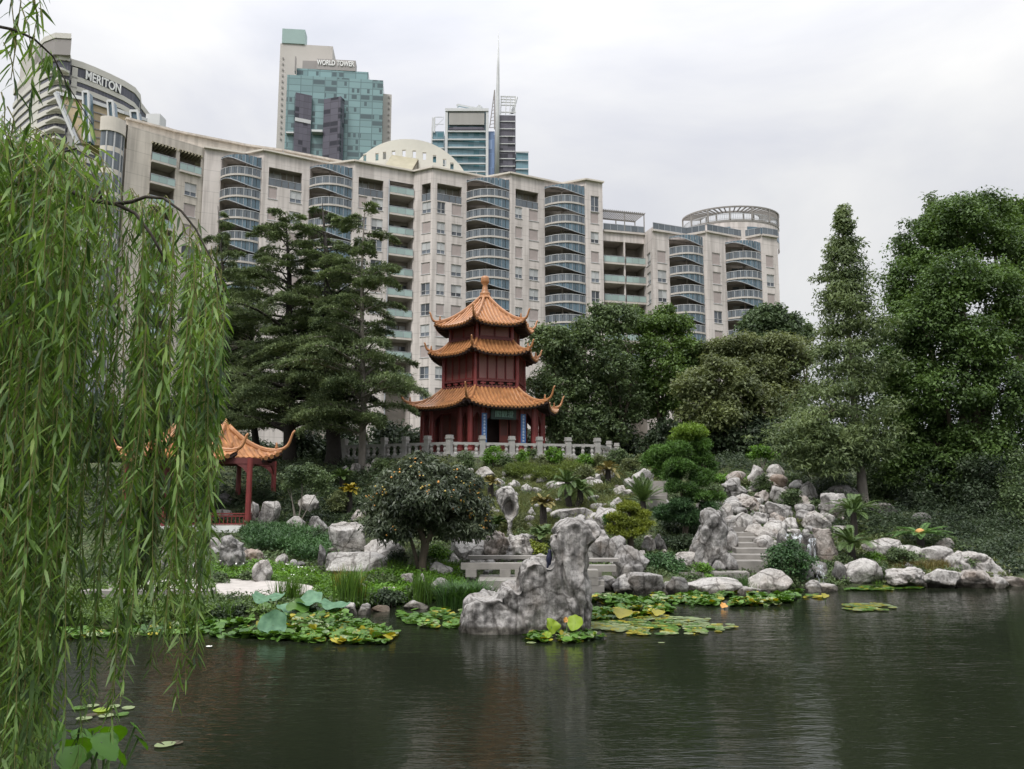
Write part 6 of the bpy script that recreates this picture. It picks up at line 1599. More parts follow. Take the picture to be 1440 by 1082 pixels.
def big_right():
    B = px_blob
    g = hit(1345,745); base = (float(at_y(1345,700,38)[0]), 38.0, T(at_y(1345,700,38)[0], 38))
    bl = [B(1345,318,52,38,38),B(1300,350,48,50,38,1),B(1395,330,44,44,38,1),B(1275,400,38,46,38,.5),B(1340,390,50,40,38,-2.2),B(1400,410,46,48,38,-1.5),B(1300,455,46,40,38,-1.5),B(1365,480,52,44,38,-2.5),B(1430,350,30,56,38,2),B(1280,505,44,44,38,-.5),B(1330,550,52,44,38,-2),B(1410,540,48,50,38,-2.2),B(1290,590,44,40,38,0),B(1370,620,52,40,38,-1.5),B(1435,610,40,50,38,-1),B(1320,430,44,40,38,-1.8),B(1425,460,40,50,38,-1),B(1268,455,34,50,38,0),B(1262,560,34,54,38,0),B(1345,300,44,26,38,.5),B(1385,290,34,24,38,1),B(1330,660,50,44,38,-1),B(1420,680,50,44,38,-1.5),B(1275,650,40,44,38,0),B(1380,700,44,34,38,-1.5)]
    crown_tree('broadleaf_tree', 'huge rounded dark green tree filling the right edge, bright new leaves on top', 'tree', base, bl, 'leaf_summer', .15, .08, m=84, rs=.5, k=1.7, seed=7, tr=.5, split=.5, droop=.35)
    bl = [B(1310,285,10,22,47),B(1306,305,18,20,47),B(1318,325,22,24,47),B(1345,330,26,30,47)]
    b = at_y(1312,640,47); crown_tree('broadleaf_tree', 'thin spiky treetop poking above the huge tree at right', 'tree', (b[0],47,T(b[0],47)), bl, 'leaf_forest', .22, .11, m=26, rs=.4, k=.8, seed=8, tr=.25)
    bl = [B(1420,300,26,22,44),B(1445,310,40,36,44),B(1470,380,50,60,44),B(1470,480,50,60,44)]
    b = at_y(1455,640,44); crown_tree('broadleaf_tree', 'second rounded treetop behind the huge tree, cut by the right edge', 'tree', (b[0],44,T(b[0],44)), bl, 'leaf_fresh', .22, .12, m=44, rs=.5, seed=9, tr=.35)
    us = [(1246,520,43,30,66,'tall dark tree wedged between the conifer and the huge tree'),(1285,640,46,50,60,'dark tree filling the gap between the bare trunk and the huge tree'),(1360,660,46,60,50,'dark tree deep behind the huge tree trunk'),(1215,700,43,40,34,'dim shrub deep behind the waterfall cycads'),(1280,735,36.5,44,20,'low dim bush above the bright cycad'),(1400,730,36,44,24,'low dim bush deep behind the last rocks'),(1245,660,40,40,60,'dark shady tree between the conifer and the huge right tree'),(1310,690,37,44,50,'dark lower boughs above the bright cycad'),(1390,690,35,50,60,'dark lower boughs above the right shore'),(1445,700,33,40,80,'dark bush at the right edge of the photo'),(1400,760,33,44,36,'dark bush behind the last shore rocks'),(1330,738,35.5,40,22,'dim low bush in the shade behind the bright cycad'),(1235,720,38,26,24,'dim bush right of the bare conifer trunk'),(1180,640,41,34,30,'dim bush behind the bare conifer trunk'),(1450,775,31,26,40,'dark bank bush at the extreme right waterline')]
    for i,(px,py,y,rx,ry,lb) in enumerate(us):
        g = at_y(px, py, y); base = (g[0], y, T(g[0], y)-.1)
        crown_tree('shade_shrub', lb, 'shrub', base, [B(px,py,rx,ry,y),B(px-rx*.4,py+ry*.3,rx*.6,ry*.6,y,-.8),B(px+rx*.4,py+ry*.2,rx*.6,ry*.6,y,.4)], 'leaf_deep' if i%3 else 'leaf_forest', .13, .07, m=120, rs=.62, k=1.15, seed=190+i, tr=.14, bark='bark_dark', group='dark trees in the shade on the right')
big_right()

# ---- the tall narrow conifer
def conifer():
    rng = np.random.default_rng(21); y = 36.0
    tb = at_y(1214,708,y-.5); base = np.array([tb[0], y-.5, T(tb[0], y-.5)]); top = at_y(1184,290,y+.6)
    root = thing('conifer', 'tall narrow conifer with a bare pale trunk foot and feathery yellow-green lower boughs', 'tree', base)
    bl = []
    prof = [(300,1185,6),(318,1186,10),(340,1187,16),(362,1186,22),(385,1187,29),(408,1189,33),(432,1191,38),(458,1192,44),(486,1192,47),(515,1190,50),(545,1186,54),(575,1184,58),(603,1180,60),(630,1172,60)]
    C = []; Q = []; parts = []
    for (py, px, w) in prof:
        c = at_y(px, py, y); r = w*y/FPX; n = int(12+w*1.0)
        for j in range(n):
            a = rng.uniform(0, 2*math.pi); q = r*(.2+.8*rng.random()**.6)*(.62+.75*abs(math.sin(a*2.5+py*.11)*math.cos(a*1.3-py*.05)))*1.05
            C.append(c+np.array([math.cos(a)*q, math.sin(a)*q, rng.normal()*.22-.10*q])); s = .20+.006*w*(.6+.8*rng.random()); Q.append((s*1.25,s*1.25,s*.62))
    V, F = clump_leaves(rng, np.array(C), np.array(Q), 66, .17, .06, droop=.45, upb=.3)
    np_mesh('crown', V-base, F, 'leaf_conifer', root)
    # lower spreading boughs, larger and yellower
    bl = [(1128,600),(1118,628),(1148,590),(1140,640),(1165,620),(1175,650),(1210,640),(1235,632),(1110,612),(1190,612),(1160,660),(1225,600)]
    C = []; Q = []
    for px, py in bl:
        c = at_y(px, py, y-1.2+rng.normal()*.4)
        for j in range(34): C.append(c+rng.normal(size=3)*[.5,.55,.24]); Q.append((.36,.36,.15))
    V, F = clump_leaves(rng, np.array(C), np.array(Q), 44, .19, .055, droop=.4, upb=.4); np_mesh('lower_boughs', V-base, F, 'leaf_conifer', root)
    m = MB(); pts = [base-[0,0,.3], base+[0,0,.25], at_y(1210,655,y-.2), at_y(1200,560,y), at_y(1190,420,y), top]; m.tube(pts, [.42,.26,.18,.14,.09,.02], 9); m.build('trunk', 'bark_grey', root, smooth=True)
    for px, py in bl[:8]:
        m = MB(); e = at_y(px, py, y-1.2); s = at_y(1206, py-14, y); m.tube(limb_pts(s, e, rng, .03), [.07,.06,.05,.04,.03,.015], 5); m.build('bough', 'bark_brown', root)
conifer()

# ---- cedars
def cedar(label, bx, by, y, tx, ty, prof, seed, nb=60, bark='bark_dark', bare=0, dens=1.0, tr=.22):
    """prof: rows (py, left reach px, right reach px)"""
    rng = np.random.default_rng(seed); b = at_y(bx, by, y); base = np.array([b[0], y, T(b[0], y)]); top = at_y(tx, ty, y+.3)
    root = thing('cedar_tree', label, 'tree', base, 'cedars left of the pagoda')
    parts = []; br = MB(); py_ = [p[0] for p in prof]
    def axis(z): t = np.clip((z-base[2])/(top[2]-base[2]), 0, 1); return base+(top-base)*t
    k = y/FPX; ncl = 0
    for i in range(nb):
        py = py_[0]+(py_[-1]-py_[0])*((i+rng.random())/nb)**.9
        zb = at_y(tx, py, y)[2]; a0 = axis(zb); ang = rng.uniform(0, 2*math.pi); ca, sa = math.cos(ang), math.sin(ang)
        lf = np.interp(py, py_, [p[1] for p in prof])*k; rt = np.interp(py, py_, [p[2] for p in prof])*k
        ln = (rt if ca > 0 else lf)*abs(ca)+(lf+rt)*.5*abs(sa)*.9; ln *= rng.uniform(.68,1.32)
        rise = rng.uniform(.05,.28)*ln; d = np.array([ca, sa, 0]); sd = np.array([-sa, ca, 0])
        t = np.linspace(0, 1, 6); pts = a0[None]+d*(ln*t)[:,None]+UP*(rise*np.sin(t*1.9)/.95-.16*ln*t**3)[:,None]; br.tube([tuple(p) for p in pts], [max(.012,.022*ln*(1-.85*q)) for q in t], 4, cap=False)
        n = int(175*dens*ln+30)
        u = .18+.86*rng.random(n)**.75; w = (rng.random(n)*2-1)*.30*ln*(1.08-u)*1.25; w += np.sign(w)*.03
        zc = rise*np.sin(u*1.9)/.95-.16*ln*u**3-.10*np.abs(w)+rng.normal(size=n)*.045*(1+ln*.25)
        P = a0+d*(ln*u)[:,None]+sd*w[:,None]+UP*zc[:,None]
        D = nrm(d*(.7+.4*rng.random(n))[:,None]+sd*(np.sign(w)*(.5+.6*rng.random(n)))[:,None]+UP*rng.normal(size=n)[:,None]*.22+runit(rng, n)*.35)
        nn = nrm(UP+runit(rng, n)*.5); L_ = .16+.15*rng.random(n); parts.append(leaf_quads(P, D, nn, L_, L_*.26))
        D2 = nrm(UP*.9+d*.4+runit(rng, n)*.5); parts.append(leaf_quads(P, D2, nrm(runit(rng, n)+d), L_*.55, L_*.22))
    V, F = join(parts); np_mesh('crown', V-base, F, 'needle_cedar', root)
    br.build('branches', bark, root)
    m = MB(); q = [base-[0,0,.3]]+[axis(base[2]+(top[2]-base[2])*t)+rng.normal(size=3)*[.06,.06,0] for t in (.05,.25,.5,.75,1)]; m.tube(q, [tr*1.5,tr*1.1,tr*.95,tr*.7,tr*.4,.02], 8); m.build('trunk', bark, root, smooth=True)
cedar('slim cedar between the willow and the first balconies, leftmost of the cedars', 325, 650, 47, 309, 290, [(295,6,6),(330,20,22),(380,26,34),(440,34,48),(520,48,60),(605,50,62)], 301, nb=64)
cedar('sparse-topped dark cedar, second from the left', 408, 650, 44, 402, 300, [(304,22,26),(340,40,34),(380,42,48),(440,74,60),(520,92,70),(610,96,70)], 302, nb=90, dens=.95, tr=.34)
cedar('thick-trunked dark cedar in the middle of the cedar group', 468, 655, 43, 455, 285, [(290,14,18),(330,34,34),(380,46,52),(450,66,66),(530,80,78),(606,84,78)], 303, nb=84, tr=.38)
cedar('open cedar with a slender pale trunk, nearest the pagoda', 509, 668, 40.5, 512, 284, [(288,16,18),(320,30,32),(345,26,26),(385,34,46),(425,30,68),(470,66,40),(520,84,78),(570,92,98),(612,84,86)], 304, nb=74, bark='bark_grey', dens=.9, tr=.17)
cedar('low dark cedar behind the pavilion roof', 360, 655, 50, 352, 390, [(400,18,20),(460,50,50),(540,70,64),(606,76,66)], 305, nb=50)
# cream wall glimpsed between the cedar trunks
m = MB(); a = at_y(395,640,66); b = at_y(600,640,66); m.box(a[0],b[0],66,66.6,4.2,6.7); m.box(a[0]-.1,b[0]+.1,65.9,66.7,6.7,6.9); w_ = m.build('garden_wall', 'cream_wall', origin=(float(a[0]),66.0,4.2)); tag(w_, 'low cream wall glimpsed between the cedar trunks', 'wall')

# ---- shrubs ------------------------------------------------------------
def shrub(px, py, rx, ry, mat, label, name='shrub', cat='shrub', L_=.09, W_=.05, m=40, rs=.16, y=None, seed=None, k=1.0, group=None, blobs=None, stems=True, dy=0, bark='bark_brown', **kw):
    p = hit(px, py+ry) if y is None else at_y(px, py+ry, y)
    yy = p[1]+rx*p[1]/FPX*.5+dy; seed = seed or int(px*7+py)
    bl = [px_blob(px, py, rx*.9, ry*.9, yy)] if blobs is None else [px_blob(*b[:4], yy, b[4] if len(b) > 4 else 0) for b in blobs]
    base = np.array([bl[0][0], yy, min(T(bl[0][0], yy), bl[0][2]-bl[0][5])]); rng = np.random.default_rng(seed); root = thing(name, label, cat, base, group)
    C, Q = sub_clumps(rng, bl, k, rs); V, F = clump_leaves(rng, C, Q, m, L_, W_, **kw); np_mesh('foliage', V-base, F, mat, root)
    if stems:
        s = MB()
        for i in range(4):
            e = np.array(bl[rng.integers(len(bl))][:3])+rng.normal(size=3)*bl[0][3]*.3; s.tube(limb_pts(base+rng.normal(size=3)*[.05,.05,0]-[0,0,.1], e, rng, .02), [.035,.03,.025,.02,.015,.01], 5)
        s.build('stems', bark, root)
    return root
SH = [
(693,643,14,15,'leaf_fern','round glossy bush at the terrace foot below the left couplet board'),(656,648,12,14,'leaf_forest','dark bush at the terrace foot below the front left corner post'),(712,651,9,13,'leaf_forest','slim dark bush right of the round glossy bush'),
(735,644,10,10,'leaf_fern','light green bush at the foot of the third front railing post'),(747,638,7,9,'leaf_forest','small dark bush between the light green bush and the railing'),(779,642,14,12,'leaf_fern','wide glossy bush below the middle of the right balustrade'),
(762,647,5,11,'leaf_olive','thin yellowish bush left of the wide glossy bush'),(822,650,13,10,'leaf_fern','bright bush below the last railing bay'),(841,650,10,11,'leaf_olive','pale bush at the right end post of the balustrade'),(540,655,16,10,'leaf_forest','dark bush in front of the left railing, right of the slender trunk'),(575,652,14,10,'leaf_olive','olive bush in front of the left railing'),(601,650,12,9,'leaf_forest','small bush at the left railing near the terrace corner'),(868,644,16,12,'leaf_forest','dark bush just past the right end of the balustrade'),
(886,655,14,10,'leaf_olive','olive bush left of the small upright white stone'),(640,660,16,8,'leaf_olive','low flowering bush above the kumquat crown'),(615,652,12,8,'leaf_olive','low yellow-green bush at the terrace corner'),
(734,664,24,12,'leaf_lime','loose feathery bush on the slope under the light green bush'),(768,668,20,11,'leaf_lime','second feathery bush on the slope, right of the first'),(800,660,18,9,'leaf_lime','feathery bush above the twin-headed cycad'),(822,668,13,14,'leaf_olive','rounded bush touching the right of the twin-headed cycad'),
(751,772,17,12,'needle_yellow','yellow-green cushion bush on the white knotted rock'),(1110,791,30,28,'leaf_juniper','big round green shrub left of the waterfall'),
(1187,790,12,9,'leaf_forest','dark bush above the mossy rock by the waterfall'),(1231,785,13,9,'leaf_fern','big-leaved bright plant above the round blue-grey boulder'),(1266,784,16,13,'leaf_forest','dark round bush on the right bank'),(1242,806,7,11,'leaf_forest','narrow bush right of the round blue-grey boulder'),
(1358,795,16,12,'leaf_forest','dark ferny bush between the right shore rocks'),(1327,765,16,10,'leaf_forest','dark bush left of the long sloping rock'),(1072,682,14,12,'leaf_forest','leafy bush in front of the two rock horns'),
(1113,703,15,15,'leaf_forest','dark bush right of the rounded boulder on the rock hill'),(1043,680,11,7,'leaf_olive','dry bush on top of the folded crag'),(1118,676,12,9,'leaf_forest','bush below the left boughs of the conifer'),(1024,674,28,6,'leaf_fern','bright low hedge behind the cloud-pruned pine'),
(1000,690,10,9,'leaf_forest','bush between the pine pads and the folded crag'),(923,667,12,9,'leaf_fern','bright bush at the top of the upper steps'),(905,648,12,8,'leaf_olive','bush right of the small upright white stone'),
(475,708,14,17,'leaf_olive','brownish bush left of the yellow cycad'),(449,758,18,11,'leaf_deep','dark ferny clump right of the bare-stemmed shrub'),(557,787,15,13,'leaf_deep','small dark round bush left of the kumquat trunk'),(618,779,15,12,'leaf_fern','green bush right of the kumquat trunk'),
(588,835,16,12,'leaf_forest','dark low bush on the shore below the kumquat tree'),(545,842,20,12,'leaf_deep','dark shore bush left of the reeds'),(536,818,24,9,'leaf_forest','leafy bush below the long low slab'),(350,812,14,8,'leaf_forest','bush behind the upright stone by the path'),
(305,816,16,9,'leaf_forest','bush at the path edge near the willow'),(416,776,10,7,'leaf_forest','small bush among the stones under the juniper'),(318,862,22,12,'leaf_deep','dark bush under the pale path at the water edge'),(262,862,26,12,'leaf_forest','bush hanging over the water behind the willow tips'),
(1150,712,10,9,'leaf_forest','small bush above the square-headed rock'),(1146,742,9,6,'leaf_moss','mossy tuft left of the cascade'),(1104,735,18,6,'leaf_moss','pale grass tuft on the rock over the little pool'),(846,690,12,7,'leaf_moss','low mossy cushion left of the big olive cycad'),
(958,740,28,15,'leaf_deep','dark low shrub under the cloud-pruned pine'),(955,765,26,12,'leaf_deep','dark shrub behind the pale stone and the standing rock'),(895,795,10,8,'leaf_deep','small dark bush behind the triangular shore stone'),
(1160,760,8,10,'leaf_deep','dark fern beside the reddish rock'),(375,700,14,10,'leaf_deep','dark bush above the broad pale boulder'),(345,745,6,5,'leaf_forest','tiny bush at the plinth corner'),(286,760,10,10,'leaf_forest','leafy plant in front of the white plinth'),
]
for r in SH:
    r = (r[0], r[1]-1, r[2]*1.2, r[3]*1.15)+tuple(r[4:])
    fe = r[4] in ('leaf_moss','leaf_lime'); shrub(*r[:6], L_=.15 if fe else .085, W_=.026 if fe else .045, rs=.15, m=40, upb=.1 if fe else .7, droop=-.5 if fe else .1)
shrub(940, 792, 34, 14, 'leaf_juniper', 'trailing green bush spilling over the dark wet rock', blobs=[(928,789,21,14,0),(955,804,21,10,-.3),(945,795,22,12,-.1),(968,812,12,8,-.5)], L_=.08, W_=.045, rs=.15, m=40)
shrub(988, 802, 13, 12, 'leaf_fern', 'bright bush at the left foot of the standing rock, trailing over the flat stone', L_=.08, W_=.045, rs=.14, m=34, blobs=[(988,800,13,10,0),(998,812,6,9,-.3)])
shrub(433, 690, 32, 30, 'leaf_forest', 'shrub with many bare grey stems and a leafy crown above pale boulders', blobs=[(418,668,20,13),(445,672,20,13),(408,682,14,9),(455,690,12,10),(432,660,18,9)], y=float(hit(430,748)[1]), L_=.10, W_=.055, rs=.2, m=36, bark='bark_grey')
shrub(1075, 645, 18, 20, 'leaf_fern', 'small bright tree with open grey stems above the rock hill', blobs=[(1070,632,14,7),(1085,640,11,7),(1063,640,9,6)], L_=.1, W_=.06, rs=.18, m=30, bark='bark_grey')
def pads(label, name, base_px, y, pads_, mat, trunk, seed, L_=.11, W_=.022, rs=.13, m=60):
    """clipped pine: flat cushions of needles carried on a bent trunk"""
    rng = np.random.default_rng(seed); b = at_y(*base_px, y); base = np.array([b[0], y, T(b[0], y)]); root = thing(name, label, 'tree', base); st = MB()
    tp = [base-[0,0,.2]]+[at_y(px, py, y) for px, py in trunk]; st.tube(tp, np.linspace(.13,.04,len(tp)).tolist(), 7); st.build('trunk', 'bark_brown', root, smooth=True)
    for (px, py, rx, ry, dy, mt) in pads_:
        bb = px_blob(px, py, rx, ry, y, dy); C, Q = sub_clumps(rng, [bb], 1.5, rs); V, F = clump_leaves(rng, C, Q, m, L_, W_, droop=-.35, upb=.2); np_mesh('needle_pad', V-base, F, mt, root)
        k = min(range(len(tp)), key=lambda i: np.linalg.norm(np.array(tp[i])-np.array(bb[:3]))); l = MB(); l.tube(limb_pts(tp[k], np.array(bb[:3])-[0,0,bb[5]*.5], rng, -.05), [.05,.045,.04,.03,.025,.015], 5); l.build('limb', 'bark_brown', root)
nb, ny = 'needle_bright', 'needle_yellow'
mat_leaf('needle_lime', (0.055,0.110,0.017), (0.198,0.308,0.044), trans=.2)
pads('cloud-pruned pine with stacked green cushions, lime coloured at the top', 'pruned_pine', (960,790), 28.9,
     [(971,608,25,11,0,'needle_lime'),(962,618,20,9,.3,'needle_lime'),(988,626,13,10,-.2,nb),(952,633,22,12,-.4,nb),(928,638,18,14,.2,nb),(912,648,10,12,.5,nb),(955,655,22,11,-.6,nb),(986,645,17,12,.1,nb),(947,667,17,11,-.2,nb),(986,672,19,14,-.3,nb),(1000,658,9,12,.3,nb),(947,686,14,10,-.7,nb),(969,686,10,7,-.8,nb),(981,698,19,9,-.5,nb),(1005,699,14,7,0,nb),(998,713,13,8,-.5,'leaf_juniper'),(957,709,15,8,-.8,'leaf_juniper'),(938,722,18,13,-.2,'leaf_juniper'),(969,727,22,13,-.4,'leaf_juniper'),(930,660,14,10,.4,nb)],
     nb, [(962,760),(966,730),(961,700),(955,676),(968,650),(969,618)], 71)
pads('small spreading yellow-green pine on the rocks beside the pond rock', 'dwarf_pine', (886,760), 27.2,
     [(884,714,17,7,0,ny),(867,728,12,7,-.2,ny),(900,724,14,8,.1,ny),(884,735,16,8,-.3,ny),(866,745,13,7,-.2,ny),(906,738,12,8,0,ny),(895,748,14,7,-.4,ny),(878,752,12,6,-.4,ny),(856,731,7,9,.3,nb)], ny, [(887,748),(885,730),(884,716)], 72, rs=.11, m=46, L_=.10, W_=.025)

def kumquat():
    rng = np.random.default_rng(33); y = float(hit(594,806)[1])-.1; b = at_y(594,806,y); base = np.array([b[0],y,T(b[0],y)])
    root = thing('kumquat_tree', 'round dark evergreen tree dotted with orange fruit, on the bank left of the pond rock', 'tree', base)
    bl = [px_blob(*q[:4], y, q[4] if len(q) > 4 else 0) for q in [(600,665,34,22),(560,682,34,26,-.2),(640,680,36,26,.1),(600,700,56,32,-.5),(540,710,28,26,.2),(660,712,30,28,0),(555,738,36,22,-.2),(650,742,34,18,-.1),(605,730,48,22,.6),(585,650,18,14),(675,735,20,18,.2),(530,740,16,16,.3)]]
    C, Q = sub_clumps(rng, bl, 1.5, .22); C = C+rng.normal(size=C.shape)*.07; V, F = clump_leaves(rng, C, Q, 58, .14, .045, droop=.6, upb=.3); np_mesh('crown', V-base, F, 'leaf_kumquat', root)
    fr = MB(); t = [base-[0,0,.2], at_y(594,790,y), at_y(597,765,y), at_y(592,748,y), at_y(596,730,y)]; fr.tube(t, [.16,.12,.10,.09,.06], 9)
    fr.tube([at_y(588,800,y), at_y(584,780,y+.05), at_y(578,760,y+.1), at_y(572,740,y)], [.07,.06,.05,.03], 7); fr.tube([t[2], at_y(608,752,y), at_y(622,736,y)], [.08,.06,.03], 7); fr.tube([t[1], at_y(600,776,y), at_y(603,755,y), at_y(612,735,y)], [.06,.055,.05,.03], 7); fr.tube([t[3], at_y(580,735,y), at_y(562,722,y)], [.07,.05,.03], 7)
    fr.build('trunk', 'bark_brown', root, smooth=True)
    U, FI = ico(2); parts = []; mi = []
    fc = [(585,668),(583,650),(640,662),(668,690),(650,705),(600,690),(545,695),(530,685),(640,715),(662,722),(685,728),(560,664),(612,675),(575,705),(655,680),(672,700),(520,700),(680,740),(630,690),(540,720)]
    for i in range(105):
        if i < 90: q = fc[int(len(fc)*rng.random()**1.2)]; px, py = q[0]+rng.normal()*4, q[1]+rng.normal()*4
        else: px, py = rng.uniform(520,685), rng.uniform(655,760)
        # on the front skin of the crown
        ray_y = y-.3; best = None
        for bb in bl:
            r = ray(px, py); A = np.array([r[0]/r[1], 1, r[2]/r[1]]); o = np.array([0,0,EYE])-np.array(bb[:3]); sc = np.array(bb[3:]); a = (A/sc)@(A/sc); bq = 2*(A/sc)@(o/sc); cq = (o/sc)@(o/sc)-1; D_ = bq*bq-4*a*cq
            if D_ > 0:
                tt = (-bq-math.sqrt(D_))/(2*a)
                if best is None or tt < best: best = tt
        if best is None: continue
        c = at_y(px, py, best+.03); s = .027*rng.uniform(.7,1.25); parts.append((U*s+c, FI)); mi += [int(rng.random() < .45)]*len(FI)
    V, F = join(parts); f = np_mesh('fruit', V-base, F, ['fruit_orange','fruit_yellow'], root, smooth=True, mi=mi); f['kind'] = 'stuff'
kumquat()

# ---- cycads, grasses
def frond(rng, o, az, el, ln, droop, pairs=34, lw=.016, ll=.16):
    t = np.linspace(0, 1, pairs+3)[1:-1]; d = np.array([math.cos(az), math.sin(az), 0]); sd = np.array([-math.sin(az), math.cos(az), 0])
    h = ln*t*math.cos(el)*(1-.12*t); z = ln*t*math.sin(el)-droop*ln*t**2.2
    P = o+d*h[:,None]+UP*z[:,None]; tan = nrm(np.gradient(P, axis=0)); out = []
    for sgn in (1,-1):
        L_ = ll*np.sin(np.pi*np.clip(t*.9+.1,0,1))**.6*(.9+.2*rng.random(len(t))); D = nrm(sd*sgn+tan*.55+UP*.28); nn = nrm(np.cross(tan, D)*sgn); out.append(leaf_quads(P, D, nn, L_, np.full(len(t), lw*1.6), .1))
    # rachis
    S = sd*.008; V = []; 
    for i in range(len(P)-1): V += [P[i]-S, P[i]+S, P[i+1]+S, P[i+1]-S]
    out.append((np.array(V), np.arange(len(V)).reshape(-1,4))); return out
def cycad(px, py, r, bpy, mat, label, n=34, el=(.15,1.15), y=None, trunk=True, cone=False, heads=None, droop=.42):
    rng = np.random.default_rng(int(px*3+py)); g = hit(px, bpy) if y is None else at_y(px, bpy, y); y = g[1]; c = at_y(px, py, y); base = np.array([c[0], y, min(g[2], c[2]-.05)]); ln = r*y/FPX*1.25
    root = thing('cycad', label, 'cycad', base); parts = []
    for hx, hy, hk in (heads or [(px,py,1)]):
        c = at_y(hx, hy, y)
        for i in range(n): parts += frond(rng, c, 2*math.pi*i/n*1.618*3+rng.normal()*.2, rng.uniform(*el), ln*hk*rng.uniform(.8,1.1), droop*rng.uniform(.7,1.3), ll=.11+.12*min(ln,1.2)*.6)
        if trunk: m = MB(); m.tube([(c[0]*.3+base[0]*.7,y,base[2]-.15),(c[0],y,c[2]*.5+base[2]*.5),(c[0],y,c[2]+.05)], [.13,.14,.11], 8); m.build('trunk', 'bark_dark', root)
    V, F = join(parts); np_mesh('fronds', V-base, F, mat, root)
    if cone: m = MB(); m.lathe((c[0],c[1],c[2]), [(.16,0),(.19,.08),(.15,.16),(.05,.22)], 12); m.build('cone', 'cycad_cone', root, smooth=True)
CY = [(492,690,15,722,'frond_yellow','yellow cycad on a dark trunk left of the kumquat tree',{}),(481,672,20,688,'frond_green','dark cycad below the small pale pointed rock',{}),(690,680,15,702,'frond_tan','wilted tan cycad at the right edge of the kumquat crown',{}),
 (764,708,20,742,'frond_tan','short palm-like cycad with a dark trunk in the middle of the moss',{}),(764,752,22,772,'frond_green','low cycad above the yellow-green cushion bush',{'trunk':False}),(855,662,20,682,'frond_tan','upright cycad with tan lower fronds on the upper slope',{'n':34,'el':(-.1,1.4)}),
 (904,706,38,722,'frond_green','big spiky olive cycad above the small yellow pine',{'n':40,'el':(.1,1.35),'droop':.2}),(1200,722,40,756,'frond_green','upper cycad right of the waterfall',{'n':30}),(1197,765,38,792,'frond_green','lower cycad right of the waterfall',{'n':28}),
 (1294,752,40,774,'frond_bright','bright wide cycad with an orange cone on the right bank',{'n':26,'cone':True,'el':(.05,.5),'droop':.25}),(700,735,14,752,'frond_green','small cycad left of the holed rock foot',{'trunk':False})]
for px,py,r,bp,mt,lb,kw in CY: cycad(px,py,r,bp,mt,lb,**kw)
cycad(804,680,28,716,'frond_green','twin-headed dark cycad on the upper slope', heads=[(798,680,1),(816,690,.8)], n=30, el=(-.3,1.2))

def blades(rng, C, n, h, spread, w, bend=.5):
    """curved grass blades as 3-quad ribbons sharing one strip"""
    n_ = n; o = np.stack([rng.normal(size=n_)*spread, rng.normal(size=n_)*spread, np.zeros(n_)], 1); az = rng.uniform(0, 2*np.pi, n_); d = np.stack([np.cos(az), np.sin(az), np.zeros(n_)], 1); d = nrm(d+o/max(spread,1e-3)*.5*np.array([1,1,0]))
    H = h*(.6+.5*rng.random(n_)); B = bend*(.3+rng.random(n_))*H; sd = np.stack([-d[:,1], d[:,0], np.zeros(n_)], 1); V = []
    for i, (t, k) in enumerate(((0,.8),(.35,1),(.7,.7),(1,.08))):
        p = C+o+d*(B*t*t)[:,None]+UP*(H*(t-.35*bend*t*t*t))[:,None]; V += [p-sd*w*.5*k, p+sd*w*.5*k]
    V = np.stack(V, 1).reshape(-1,3); b = (np.arange(n_)*8)[:,None]; F = np.concatenate([b+np.array([[2*i,2*i+1,2*i+3,2*i+2]]) for i in range(3)]); return V, F
def tuft(px, py, h, w, mat, label, n=160, y=None, bend=.5, bw=.02, name='grass_tuft', cat='grass clump', inwater=False):
    g = at_z(px, py, 0) if inwater else hit(px, py); rng = np.random.default_rng(int(px+py*3)); k = g[1]/FPX; V, F = blades(rng, np.zeros(3), n, h*k, w*k*.4, bw, bend); o = np_mesh(name, V, F, mat, loc=tuple(float(c) for c in g)); tag(o, label, cat)
TU = [(655,853,46,38,'grass_dark','big arching dark grass tussock left of the bridge',900,.9,.022),(592,848,44,18,'grass_green','upright green reeds below the kumquat trunk',160,.25,.025),(408,848,42,26,'grass_green','fine green reeds behind the lotus leaves',260,.3,.016),(490,852,58,24,'grass_green','tall green and gold reeds at the water edge',240,.3,.022),
 (503,848,50,14,'grass_gold','golden blades among the tall reeds',60,.35,.02),(478,838,44,10,'grass_gold','tall golden leaf blades left of the reeds',40,.3,.026),(319,868,22,14,'grass_green','small upright tuft at the water edge below the path',120,.3,.018),(1046,832,22,14,'grass_dark','dark upright grass left of the whitish boulder',180,.25,.014),(1064,834,18,16,'grass_green','bright fine grass in front of the whitish boulder',200,.35,.012),
 (1290,800,14,30,'grass_brown','brown-green grass slope above the wavy shore rocks',700,.7,.014),(1318,798,14,26,'grass_brown','dry grass clump right of the brown-green slope',500,.7,.014),(1268,802,10,18,'grass_brown','thin dry grass above the first wavy rock',260,.7,.014),(695,748,22,10,'grass_green','green blades at the left foot of the holed rock',90,.3,.02),(628,836,30,14,'grass_green','green reeds left of the dark tussock',120,.3,.02),
 (512,850,26,16,'grass_green','short reeds behind the rounded pale shore stone',120,.5,.018),(1235,824,10,10,'grass_green','little grass at the foot of the round blue-grey boulder',60,.4,.012),(560,800,20,20,'grass_green','bright blades left of the kumquat trunk foot',120,.8,.03),(625,800,18,22,'grass_green','bright strap leaves right of the kumquat trunk foot',140,.9,.03)]
for px,py,h,w,mt,lb,n,bd,bw in TU: tuft(px,py,h,w,mt,lb,n,bend=bd,bw=bw)

